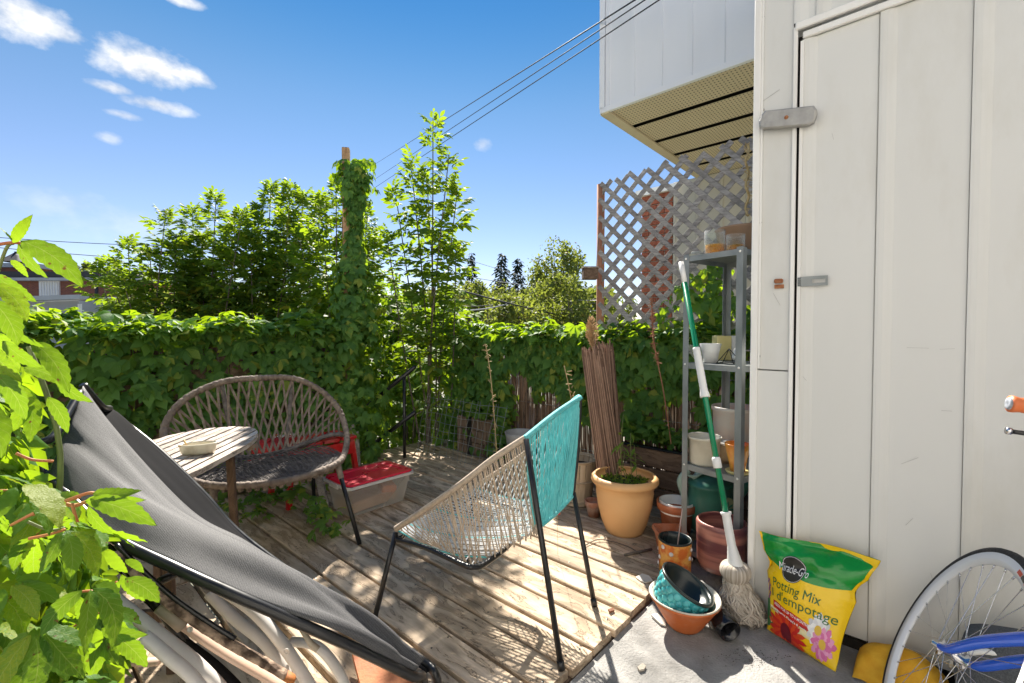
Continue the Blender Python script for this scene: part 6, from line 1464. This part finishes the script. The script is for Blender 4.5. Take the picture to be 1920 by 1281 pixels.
# ================================================================ bag of potting mix
M_bagy = mat('yellow_film', (.82, .50, .004), .28, scale=6, col2=(.88, .60, .01), spec=.6, bump=.6, bscale=12); M_bagg = mat('green_film', (.005, .20, .02), .22, scale=6, col2=(.01, .28, .04), spec=.7, bump=.7, bscale=12)
M_ink = {k: mat('print_' + k, c, .32, var=.06, scale=30) for k, c in {'green': (.02, .12, .03), 'white': (.75, .75, .74), 'black': (.02, .018, .015), 'red': (.52, .02, .015), 'orange': (.62, .06, .012), 'dark': (.16, .01, .02), 'pink': (.62, .14, .34), 'cream': (.74, .66, .38), 'gold': (.65, .42, .05), 'purple': (.25, .08, .28), 'leaf': (.03, .16, .05)}.items()}
# corners of the front face, resting on the concrete and leaning on the shed wall
bl, br = G(1436, 1178, -.028), G(1570, 1262, -.028)
tl, tr_ = W(1434, 996, 1.90), W(1638, 1046, 1.66)
bag = thing('potting_mix_bag', 'yellow and green bag of potting mix with printed flowers leaning on the shed', 'bag', (bl + br) / 2)
eu = (br - bl).normalized(); ev = ((tl + tr_) / 2 - (bl + br) / 2).normalized(); en = eu.cross(ev).normalized()
if en.dot(CAM - bl) < 0: en = -en
def bagpt(u, v, off=0.0):
    """front face of the bag; u across, v up; bulges in the middle"""
    w_l, w_r = 0.0, 1.0
    if v < .66: pinch = .02 + .03 * math.sin(v / .66 * math.pi)
    else: pinch = .03 - .09 * ((v - .66) / .34) ** .8
    if .60 < v < .80: pinch += .05 * math.sin((v - .60) / .2 * math.pi)
    u2 = pinch + u * (1 - 2 * pinch)
    a = bl.lerp(br, u2 * (1 - 0) ); b_ = tl.lerp(tr_, u2); 
    # fuller belly at the right, body narrower than the top seal
    p = a.lerp(b_, v)
    cu = math.sin(math.pi * min(1, max(0, u))); cv = math.sin(math.pi * min(1, max(0, v / .95))) if v < .95 else 0
    bul = .062 * cu ** .6 * max(0, cv) ** .55
    wr = .007 * mnoise.noise(Vector((u * 4, v * 5, 0))) + .018 * max(0, v - .66) * 3 * mnoise.noise(Vector((u * 7, v * 9, 4)))
    fold = .008 * math.exp(-((v - .70 - .05 * math.sin(u * 3)) / .035) ** 2)
    sag = -.012 * math.sin(u * math.pi * 2 + .6) * max(0, v - .8) * 5
    return p + en * (bul + wr - fold + off) + ev * sag * .6
seamv = lambda u: .70 + .055 * math.sin(u * math.pi * 1.1 + 2.6) + (.03 if .2 < u < .5 else 0) * math.sin((u - .2) / .3 * math.pi) * 1.6
NU, NV = 44, 40
MB().grid(lambda u, v: bagpt(u, v * seamv(u)), NU, NV).build('yellow_front', M_bagy, bag)
MB().grid(lambda u, v: bagpt(u, seamv(u) + (1 - seamv(u)) * v), NU, 20).build('green_top', M_bagg, bag)
def bagback(u, v):
    p = bagpt(u, v); c = math.sin(math.pi * u) ** .5 * (math.sin(math.pi * min(1, v / .97)) ** .5 if v < .97 else 0); f = bagpt(u, v) ; 
    base = bl.lerp(br, u).lerp(tl.lerp(tr_, u), v); side = (f - base) - en * (f - base).dot(en); return base + side - en * (.060 * c + .03 * (1 - v) * c)
MB().grid(bagback, 20, 20).build('back', M_bagy, bag)
mb = MB(); mb.grid(lambda u, v: bagpt(u * .999, .0 - 0).lerp(bagback(u, .0), v) + Vector((0, 0, .001)), 20, 2); mb.build('bottom_gusset', M_bagy, bag)
for s_ in (0, 1):
    MB().grid(lambda u, v: bagpt(s_, .9 + .0 * v if False else .62 + .38 * v, .0015).lerp(bagpt(s_ + (-.022 if s_ else .022), .62 + .38 * v, .0015), u), 1, 14).build('side_seam', M_ink['gold'] if False else M_bagy, bag)
def onbag(verts, off): return [bagpt(u, v, off) for u, v in verts]
BW, BH = (br - bl).length, .50
def blob(name, pts, m, off, parent=bag):
    n_ = len(pts); cx = sum(p[0] for p in pts) / n_; cy = sum(p[1] for p in pts) / n_; rings = 3; vs = [bagpt(cx, cy, off)]; fs = []
    for k in range(1, rings + 1): vs += [bagpt(cx + (x_ - cx) * k / rings, cy + (y_ - cy) * k / rings, off) for x_, y_ in pts]
    for i in range(n_): fs.append((0, 1 + i, 1 + (i + 1) % n_))
    for k in range(rings - 1):
        for i in range(n_): fs.append((1 + k * n_ + i, 1 + (k + 1) * n_ + i, 1 + (k + 1) * n_ + (i + 1) % n_, 1 + k * n_ + (i + 1) % n_))
    return MB().add(vs, fs, True).build(name, m, parent)
def circ(cx, cy, rx, ry, n=26): return [(cx + rx * math.cos(2 * math.pi * k / n), cy + ry * math.sin(2 * math.pi * k / n)) for k in range(n)]
asp = .86
blob('badge_ring', circ(.375, .715, .140, .124), M_ink['black'], .0016); blob('badge_ring', circ(.375, .715, .134, .118), M_ink['white'], .0021); blob('badge', circ(.375, .715, .130, .114), M_ink['black'], .0026)
def text(s, u0, v0, h, wide, m, off, slope=0.0, bold=0.0, name='lettering'):
    cu = bpy.data.curves.new('t', 'FONT'); cu.body = s; cu.size = 1; cu.offset = bold; cu.resolution_u = 3; o = bpy.data.objects.new('t', cu); C.objects.link(o)
    dg = bpy.context.evaluated_depsgraph_get(); me = bpy.data.meshes.new_from_object(o.evaluated_get(dg)); bpy.data.objects.remove(o)
    bm = bmesh.new(); bm.from_mesh(me); bmesh.ops.triangulate(bm, faces=bm.faces)
    xs_ = [v.co.x for v in bm.verts]; sx_ = wide / (max(xs_) - min(xs_)); x0 = min(xs_)
    vs = [bagpt(u0 + (v.co.x - x0) * sx_, v0 + v.co.y * h + slope * (v.co.x - x0) * sx_, off) for v in bm.verts]; fs = [tuple(v.index for v in f.verts) for f in bm.faces]; bm.free(); bpy.data.meshes.remove(me)
    return MB().add(vs, fs).build(name, m, bag)
text('Miracle-Gro', .205, .682, .105, .36, M_ink['white'], .0042, .0, .0)
text('Potting Mix', .15, .50, .125, .60, M_ink['green'], .0026, -.02, 0); text("d'empotage", .22, .39, .125, .72, M_ink['green'], .0026, -.03, 0); text('l', .13, .40, .11, .02, M_ink['green'], .0022)

blob('print_banner', [(.15, .365), (.45, .33), (.73, .28), (.73, .215), (.45, .25), (.16, .295)], M_ink['red'], .0022)
text('FEEDS FOR UP TO 6 MONTHS', .18, .325, .036, .50, M_ink['white'], .0036, -.12, .02); text('Nourrit jusqu\'a 6 mois', .20, .275, .030, .46, M_ink['white'], .0036, -.12, .02)
blob('print_panel', [(.10, .30), (.40, .27), (.70, .22), (.72, .16), (.4, .10), (.10, .12)], M_ink['cream'], .0018)
text('Nourishing', .12, .262, .03, .2, M_ink['dark'], .003); text('grows plants', .42, .235, .03, .24, M_ink['dark'], .003)
def flower(cx, cy, r, n, m, mc, off, seed, lay=2, sk=1.0):
    q = random.Random(seed)
    for L_ in range(lay):
        for k in range(n):
            a = 2 * math.pi * (k + .5 * L_) / n + q.uniform(-.08, .08); rr = r * (1 - .28 * L_) * q.uniform(.88, 1.05); w_ = 1.5 * r / n * 1.6
            ca, sa = math.cos(a), math.sin(a); pts = [(0.02 * r, 0), (.5 * rr, -w_), (.85 * rr, -w_ * .8), (rr, 0), (.85 * rr, w_ * .8), (.5 * rr, w_)]
            P_ = [(min(.985, max(.012, cx + (x_ * ca - y_ * sa) * asp)), max(.012, cy + (x_ * sa + y_ * ca) * sk)) for x_, y_ in pts]
            blob('petal', P_, m[(k + L_) % len(m)], off + .0004 * L_ + .00007 * k)
    blob('flower_centre', circ(cx, cy, r * .28 * asp, r * .28, 14), mc, off + .0022)
blob('print_leaves', [(.02, .05), (.02, .33), (.07, .38), (.10, .25), (.16, .10)], M_ink['leaf'], .0014)
flower(.78, .275, .16, 12, [M_ink['white'], mat('print_grey', (.60, .60, .62), .3)], M_ink['gold'], .0020, 1)
flower(.84, .17, .165, 12, [M_ink['pink'], mat('print_pink2', (.72, .30, .50), .3)], M_ink['gold'], .0034, 2)
flower(.36, .10, .36, 20, [M_ink['red'], M_ink['orange']], M_ink['dark'], .0030, 3, sk=.62)
for k in range(8): blob('petal', circ(.06 + .012 * (k % 3), .36 + .025 * k, .018, .016, 7), M_ink['purple'], .0022 + .0001 * k)

# ================================================================ bicycle at the right edge
M_rimw = mat('white_rim', (.74, .75, .77), .22, scale=5, var=.03, spec=.6); M_tyre = mat('tyre_rubber', (.02, .02, .022), .7, scale=60, bump=.3); M_chrome = mat('chrome', (.62, .62, .64), .18, metal=1.0, scale=20, var=.1); M_blue = mat('blue_paint', (.015, .10, .62), .22, scale=6, var=.08, coat=.5)
HB = Vector((1.796, -.069, .277)); dw = Vector((.9816, .1908, 0)).normalized()
bike = thing('bicycle', 'blue bicycle with white rims and orange grips leaning near the shed door', 'bicycle', (HB.x, HB.y, -.03))
wn_ = Vector((-dw.y, dw.x, 0)); wz = Vector((.0813, -.4182, .9047)).normalized(); wn_ = dw.cross(wz).normalized()
rotw = Matrix((dw, wz, wn_)).transposed()
wh = MB(); wh.lathe([(.300, -.010), (.318, -.011), (.322, -.009), (.322, .009), (.318, .011), (.300, .010), (.286, .003), (.286, -.003), (.300, -.010)], HB, 72, rotw)
wheel = wh.build('wheel', M_rimw, bike)
MB().lathe([(.320, -.010), (.327, -.0125), (.336, -.009), (.3385, 0), (.336, .009), (.327, .0125), (.320, .010)], HB, 72, rotw).build('tyre', M_tyre, wheel)
mb = MB()
for k in range(32):
    a = 2 * math.pi * k / 32; s_ = 1 if k % 2 else -1; a2 = a + (1.25 if (k // 2) % 2 else -1.25)
    p0 = HB + rotw @ Vector((.287 * math.cos(a), .287 * math.sin(a), 0)); p1 = HB + rotw @ Vector((.022 * math.cos(a2), .022 * math.sin(a2), s_ * .028))
    MB().tube([p0, p1], .0011, 5, cap=False).build('spoke', M_chrome, wheel)
    mb.tube([p0, p0.lerp(p1, .045)], .0024, 6)
mb.build('nipple', M_chrome, wheel, kind='stuff')
MB().lathe([(0, -.05), (.006, -.05), (.006, -.036), (.013, -.034), (.013, -.030), (.024, -.030), (.024, -.026), (.012, -.024), (.012, .024), (.024, .026), (.024, .030), (.013, .034), (.006, .036), (.006, .05), (0, .05)], HB, 20, rotw).build('hub', M_chrome, wheel)
ar = []
for k in range(9):
    a = R(100 + k * 1.2 + 8); ar.append(a)
for k, m_ in ((0, 'red'), (1, 'black'), (2, 'red')):
    vs = []; 
    for j in range(5):
        a = R(94 + k * 5.2 + j * 1.2); 
        for r_ in (.302, .3135): vs.append(HB + rotw @ Vector((r_ * math.cos(a), r_ * math.sin(a), .0122)))
    for side in (1,):
        fs = [(j * 2, j * 2 + 1, j * 2 + 3, j * 2 + 2) for j in range(4)]
    v2 = [HB + rotw @ Vector(((rotw.transposed() @ (v - HB)).x, (rotw.transposed() @ (v - HB)).y, -.0122)) for v in vs]
    b = MB(); b.add(vs, fs); b.add(v2, fs); b.build('rim_sticker', M_ink[m_] if m_ != 'red' else M_ink['orange'], wheel)
crown = W(1995, 1215, 1.0); crown.z = min(crown.z, .56)
for s_ in (-1, 1):
    o = wn_ * (.034 * s_); MB().tube(cr_spline([HB + o * .95, HB.lerp(crown, .14) + o * .95 + Vector((0, 0, -.012)), HB.lerp(crown, .5) + o, crown + o * .9], 8), [.007, .008, .009, .0095, .010, .0105, .011, .0115, .012, .0125, .013, .0132, .0134, .0136, .0138, .014, .0142, .0144, .0146, .0148, .015, .015, .015, .015, .015][:25], 12).build('fork_blade', M_blue, bike)
crd = (crown - HB).normalized(); head0, head1 = crown + crd * .02, crown + Vector((-.10, -.09, .30))
MB().tube([crown - wn_ * .05, crown + wn_ * .05], .016, 10).build('fork_crown', M_blue, bike)
MB().tube([head0, head1], .021, 12).build('head_tube', M_blue, bike)
bbk = head0 + Vector((-.35, -.38, -.18)); seat_ = head1 + Vector((-.30, -.42, .0)); MB().tube([head1 - Vector((0, 0, .05)), seat_], .016, 10).build('top_tube', M_blue, bike); MB().tube([head0 + Vector((0, 0, .03)), bbk], .018, 10).build('down_tube', M_blue, bike); MB().tube([bbk, seat_], .016, 10).build('seat_tube', M_blue, bike)
g0 = W(1893, 757, 1.0); gd = (RT * .9 + FH * -.40 - Vector((0, 0, .12))).normalized(); M_grip = mat('orange_grip', (.62, .16, .05), .5, scale=10, var=.1)
hb_ = thing  # handlebar and grip
bar_end = g0 + gd * .30
hbar = MB().tube(cr_spline([g0 + gd * .1, g0 + gd * .22, bar_end, head1 + Vector((0, 0, .06)), head1], 6), .0125, 10).build('handlebar', M_chrome, bike)
MB().tube(resample([g0, g0 + gd * .13], 24), [.0185 if i in (0, 1) else .0170 - .0012 * (i % 2) for i in range(24)], 14).build('grip', M_grip, hbar)
rg = gd.orthogonal().normalized(); rotg = Matrix((rg, gd.cross(rg), -gd)).transposed() if False else Matrix((rg, (-gd).cross(rg), -gd)).transposed(); MB().lathe([(.0135, 0), (.013, .003), (.006, .0035), (0, .002)], g0, 16, rotg).build('end_plug', mat('grey_plug', (.30, .32, .36), .35, scale=90, var=.5), hbar)
lv0 = W(1891, 808, .99); MB().tube(cr_spline([lv0, lv0 + gd * .02 + Vector((0, 0, .0)), lv0 + gd * .07 + Vector((0, 0, .004)), g0 + gd * .19 - Vector((0, 0, .02))], 6), [.0075] * 3 + [.005] * 16, 8).build('brake_lever', M_black, hbar); MB().tube([lv0 - gd * .004, lv0 + gd * .004], .0078, 10).build('lever_tip', M_chrome, hbar)
# yellow cloth and dark mesh bag behind the wheel
c = PX(1690, 1262, XW - .10); c.z = .03
def cloth(u, v): a = (u - .5) * .26; z = -.026 + (1 - v) * .0 + .12 * math.sin(math.pi * u) ** .4 * (1 - abs(v * 2 - 1) ** 2.2) ** .5; return c * 1.0 + Vector((.0, 0, -c.z)) + Vector((.08 * (v * 2 - 1), -a, z + .008 * mnoise.noise(Vector((u * 5, v * 5, 0)))))
MB().grid(cloth, 24, 16).build('yellow_cloth', mat('yellow_cloth', (.62, .30, .01), .8, scale=30, col2=(.72, .40, .03), bump=.2, bscale=60), origin=c, label='mustard yellow cloth bundle on the concrete behind the bicycle wheel', category='cloth')
c = PX(1925, 1215, XW - .16); bg2 = thing('mesh_bag', 'dark grey mesh bag with a white strap behind the bicycle wheel', 'bag', (c.x, c.y, -.03))
M_mesh = mat('dark_mesh', (.05, .055, .06), .9, scale=260, col2=(.12, .125, .13))
MB().lathe([(0, 0), (.10, 0), (.125, .05), (.13, .18), (.10, .30), (.03, .33), (0, .33)], (c.x, c.y, -.028), 20, sx=.8, sy=1.2, wob=.05).build('sack', M_mesh, bg2)
MB().tube(cr_spline([PX(1785, 1250, XW - .12), PX(1800, 1228, XW - .2), PX(1850, 1222, XW - .22), PX(1880, 1232, XW - .22)], 8), .009, 8).build('strap', M_trim, bg2)

# ================================================================ folded mesh lounger leaning in the creeper
def meshfabric():
    m, t = _new('sling_mesh'); n = t.nodes.new; l = t.links.new
    o = n('ShaderNodeOutputMaterial'); p = n('ShaderNodeBsdfPrincipled'); p.inputs['Roughness'].default_value = .62; p.inputs['Specular IOR Level'].default_value = .3
    uv = n('ShaderNodeUVMap'); mp_ = n('ShaderNodeMapping'); mp_.inputs['Scale'].default_value = (300, 150, 1); l(uv.outputs[0], mp_.inputs[0])
    v = n('ShaderNodeTexVoronoi'); v.inputs['Randomness'].default_value = .2; v.inputs['Scale'].default_value = 1; l(mp_.outputs[0], v.inputs['Vector'])
    no = n('ShaderNodeTexNoise'); no.inputs['Scale'].default_value = 4; mpn = n('ShaderNodeMapping'); mpn.inputs['Scale'].default_value = (1, 5, 1); l(uv.outputs[0], mpn.inputs[0]); l(mpn.outputs[0], no.inputs['Vector']); no.inputs['Detail'].default_value = 6
    mr = n('ShaderNodeMapRange'); mr.inputs['From Min'].default_value = .25; mr.inputs['From Max'].default_value = .55; l(v.outputs['Distance'], mr.inputs[0])
    c = n('ShaderNodeMix'); c.data_type = 'RGBA'; l(mr.outputs[0], c.inputs[0]); c.inputs[6].default_value = (.125, .125, .13, 1); c.inputs[7].default_value = (.036, .036, .038, 1)
    mul = n('ShaderNodeHueSaturation'); r2 = n('ShaderNodeMapRange'); r2.inputs['To Min'].default_value = .6; r2.inputs['To Max'].default_value = 1.5; l(no.outputs[0], r2.inputs[0]); l(r2.outputs[0], mul.inputs['Value']); l(c.outputs[2], mul.inputs['Color']); l(mul.outputs[0], p.inputs['Base Color'])
    b = n('ShaderNodeBump'); b.inputs['Strength'].default_value = .5; b.inputs['Distance'].default_value = .002; b.invert = True; l(v.outputs['Distance'], b.inputs['Height']); l(b.outputs[0], p.inputs['Normal'])
    l(p.outputs[0], o.inputs[0]); return m
M_sling = meshfabric(); M_slingshade = mat('shaded_sling', (.009, .009, .010), .95, spec=.1, scale=6, col2=(.014, .014, .016), bump=.08, bscale=400)  # rear sling's shade, facing away from the sun, put into its dark colour
def sheet(name, e0, e1, m, parent, nu=60, nv=14, bul=0.0, wr=.006, thick=.002, prof=None):
    A = resample(cr_spline(e0, 8), nu + 1); B = resample(cr_spline(e1, 8), nu + 1); vs = []; uvs = []
    for j in range(nv + 1):
        for i in range(nu + 1):
            t = j / nv; p = A[i].lerp(B[i], t); u = i / nu
            tg = (A[min(i + 1, nu)] - A[max(i - 1, 0)]).normalized(); nn = tg.cross((B[i] - A[i]).normalized()); nn = nn if nn.dot(CAM - p) > 0 else -nn
            d = bul * math.sin(math.pi * t) * math.sin(math.pi * min(1, u * 1.05 + .02)) ** .5 + wr * mnoise.noise(Vector((u * 4, t * 5, 1))) + wr * .8 * math.sin(t * 9 + u * 7) * (.4 + u)
            if prof: d += prof(u, t)
            vs.append(p + nn * d); uvs.append((u, t))
    fs = [(j * (nu + 1) + i, j * (nu + 1) + i + 1, (j + 1) * (nu + 1) + i + 1, (j + 1) * (nu + 1) + i) for j in range(nv) for i in range(nu)]
    o = MB().add(vs, fs, True).build(name, m, parent); uvl = o.data.uv_layers.new(name='UVMap')
    for lp_ in o.data.loops: uvl.data[lp_.index].uv = uvs[lp_.vertex_index]
    so_ = o.modifiers.new('thickness', 'SOLIDIFY'); so_.thickness = thick; return o
lg = thing('mesh_lounger', 'folded dark grey mesh lounger on a black tube frame leaning across the foreground', 'lounger', G(640, 1281, 0))
up_e = [W(155, 724, 1.42), W(203, 790, 1.40), W(282, 885, 1.36), W(372, 968, 1.33), W(462, 1012, 1.32), W(545, 1062, 1.31), W(602, 1106, 1.31), W(700, 1172, 1.32), W(792, 1240, 1.32)]
lo_e = [W(88, 900, 1.20), W(128, 925, 1.18), W(212, 1000, 1.13), W(330, 1058, 1.10), W(440, 1108, 1.10), W(540, 1152, 1.12), W(630, 1192, 1.15), W(710, 1230, 1.20), W(775, 1262, 1.26)]
sheet('sling', up_e, lo_e, M_sling, lg, nu=80, nv=24, bul=.05, wr=.012, prof=lambda u, t: -.045 * math.exp(-((t - .18 - .25 * u) / .10) ** 2) * max(0, 1 - abs(u - .55) * 2.2) - .03 * math.exp(-((t - .55 + u * .2) / .08) ** 2) * max(0, .5 - u))
b_up = [W(196, 768, 1.62), W(218, 772, 1.62), W(282, 830, 1.60), W(378, 922, 1.56), W(456, 1006, 1.52), W(560, 1085, 1.46), W(660, 1155, 1.44), W(760, 1222, 1.42), W(812, 1258, 1.41)]
b_lo = [W(180, 770, 1.50), W(215, 830, 1.46), W(282, 900, 1.42), W(372, 985, 1.40), W(462, 1030, 1.38), W(545, 1080, 1.37), W(602, 1125, 1.36), W(700, 1190, 1.37), W(800, 1262, 1.38)]
sheet('rear_sling', b_up, b_lo, M_slingshade, lg, wr=.003)
fr_lo = [p + Vector((0, 0, -.006)) + FH * .02 for p in lo_e]
MB().tube(cr_spline([W(60, 840, 1.25), W(80, 885, 1.22)] + [p + Vector((0, 0, -.01)) for p in lo_e[1:]] + [W(793, 1272, 1.30), Vector((W(797, 1281, 1.30).x, W(797, 1281, 1.30).y, .10)), Vector((W(797, 1281, 1.30).x, W(797, 1281, 1.30).y, .012))], 8), .0135, 10).build('frame_tube', M_black, lg)
ue = W(815, 1262, 1.38)
MB().tube(cr_spline([W(196, 768, 1.63), W(282, 832, 1.61), W(378, 924, 1.57), W(458, 1009, 1.53), W(662, 1157, 1.45), W(790, 1238, 1.415), ue, Vector((ue.x + .01, ue.y - .01, .09)), Vector((ue.x + .01, ue.y - .01, .012))], 8), .0125, 10).build('frame_tube', M_black, lg)
MB().tube(cr_spline([W(155, 722, 1.43), W(190, 762, 1.5), W(205, 766, 1.6)], 6), .011, 8).build('frame_tube', M_black, lg)
MB().tube(cr_spline([W(28, 805, 1.2), W(34, 828, 1.2), W(58, 832, 1.21), W(96, 822, 1.24), W(118, 790, 1.30), W(150, 735, 1.40)], 6), .011, 8).build('top_hoop', M_black, lg)
for (x0, y0, x1, y1) in ((150, 1030, 560, 1240), (240, 1070, 640, 1300)):
    pass
MB().tube([W(205, 1020, 1.15), W(330, 1180, 1.18), W(430, 1330, 1.22)], .0125, 8).build('cross_leg', M_black, lg)
MB().tube([W(300, 1090, 1.25), W(360, 1060, 1.35), W(470, 1100, 1.5)], .0125, 8).build('cross_leg', M_black, lg)
sheet('lower_sling', [W(205, 1050, 1.16), W(300, 1150, 1.18), W(420, 1250, 1.2), W(470, 1300, 1.22)], [W(250, 1110, 1.15), W(330, 1190, 1.17), W(400, 1290, 1.18), W(430, 1330, 1.19)], M_slingshade, lg, nu=20, nv=6)

# ================================================================ folded white resin chairs under it
M_resin = mat('white_resin', (.60, .57, .53), .38, scale=9, col2=(.70, .67, .64), dirt=(.40, .32, .26), dirt_scale=8, dirt_amt=.3); M_resinp = mat('stained_resin', (.60, .40, .29), .42, scale=5, col2=(.68, .52, .42))
rc_ = thing('white_resin_chair', 'folded white plastic recliner with curved tubes under the mesh lounger', 'folding chair', G(470, 1281, 0))
def resin(pts, r, m=M_resin, name='frame_tube', flat=.62, par=rc_): return MB().tube(cr_spline([W(x_, y_, D) for x_, y_, D in pts], 8), r, 12, flat=flat).build(name, m, par)
resin([(180, 1095, 1.06), (230, 1135, 1.07), (300, 1190, 1.08), (370, 1245, 1.10), (430, 1310, 1.12), (480, 1400, 1.14)], .0185)
resin([(268, 1192, 1.03), (320, 1235, 1.04), (365, 1275, 1.06), (430, 1360, 1.08)], .0175)
resin([(372, 1082, 1.30), (440, 1120, 1.28), (490, 1160, 1.27), (540, 1222, 1.26), (590, 1300, 1.26)], .019)
resin([(392, 1112, 1.33), (440, 1160, 1.32), (500, 1210, 1.31), (560, 1290, 1.30)], .018)
resin([(545, 1203, 1.34), (590, 1210, 1.33), (622, 1240, 1.32), (650, 1290, 1.31), (665, 1350, 1.30)], .017)
resin([(180, 1180, 1.12), (200, 1210, 1.12), (250, 1240, 1.13), (300, 1240, 1.14)], .012, M_resinp)
resin([(345, 1172, 1.15), (420, 1222, 1.16), (520, 1281, 1.17), (600, 1330, 1.18)], .017, M_resinp, 'armrest', .5)
mb = MB(); p = W(357, 1180, 1.125); mb.lathe([(.007, 0), (.0068, .003), (.005, .0035), (.005, .001), (0, .001)], p, 14, Matrix((RT, Vector((0, 0, 1)), -FH)).transposed()); p = W(538, 1221, 1.235); mb.lathe([(.008, 0), (.0078, .003), (.006, .0035), (.006, .001), (0, .001)], p, 14, Matrix((RT, Vector((0, 0, 1)), -FH)).transposed()); mb.build('plug', M_resin, rc_)
M_tan2 = mat('tan_plastic', (.34, .29, .23), .5, scale=12, var=.15)
MB().tube([W(298, 1138, 1.12), W(325, 1158, 1.13), W(345, 1172, 1.14)], [.014, .016, .019], 12).build('hinge_sleeve', M_tan2, rc_)
MB().tube([W(565, 1180, 1.2), W(583, 1207, 1.2), W(596, 1218, 1.2)], [.006, .008, .009], 10).build('hinge_pin', M_tan2, rc_)
# worn wood-look arm slat: ragged bark-like brown strip with a cut orange end
M_worn = mat('worn_slat', (.10, .065, .045), .9, scale=34, col2=(.42, .30, .22), contrast=(.42, .6), bump=.8, bscale=70, stretch=(1, 1, 1)); M_cut = mat('cut_end', (.38, .13, .03), .7, scale=30, var=.3)
ws = thing('worn_arm_slat', 'worn brown wood-look arm slat with an orange cut end, lying across the white tubes', 'slat', W(400, 1190, 1.13))
pts = [W(x_, y_, D) for x_, y_, D in ((215, 1035, 1.10), (270, 1088, 1.11), (330, 1140, 1.12), (420, 1200, 1.14), (500, 1245, 1.15), (535, 1266, 1.16))]; P_ = resample(cr_spline(pts, 6), 50)
MB().tube(P_, [.0155 + .0018 * mnoise.noise(Vector((i * .8, 0, 0))) for i in range(50)], 12, flat=.55).build('slat_body', M_worn, ws)
MB().tube([P_[-1], P_[-1] + (P_[-1] - P_[-3]).normalized() * .022, P_[-1] + (P_[-1] - P_[-3]).normalized() * .028], [.0168, .0168, .012], 12, flat=.55).build('end_piece', M_cut, ws)
MB().tube([p + Vector((0, 0, .016)) + FH * .004 for p in P_[:36]], .006, 8).build('black_strip', M_black, ws)
# rust-coloured plate under the foot of the lounger
a, b_, c_, d_ = G(660, 1222, .06), G(772, 1262, .06), G(790, 1330, .06), G(688, 1330, .06); n_ = 4
mb = MB(); mb.add([a, b_, c_, d_] + [p - Vector((0, 0, .02)) for p in (a, b_, c_, d_)], [(0, 1, 2, 3), (7, 6, 5, 4), (0, 4, 5, 1), (1, 5, 6, 2), (2, 6, 7, 3), (3, 7, 4, 0)])
mb.box((a + c_) / 2 - Vector((0, 0, .042)), (.10, .10, .044)); mb.build('rusty_tray', mat('rusty_sheet', (.30, .09, .03), .75, scale=20, col2=(.44, .17, .07), bump=.4, bscale=90), origin=(a + c_) / 2 - Vector((0, 0, .06)), label='rust-orange tray on the deck under the foot of the mesh lounger', category='tray')
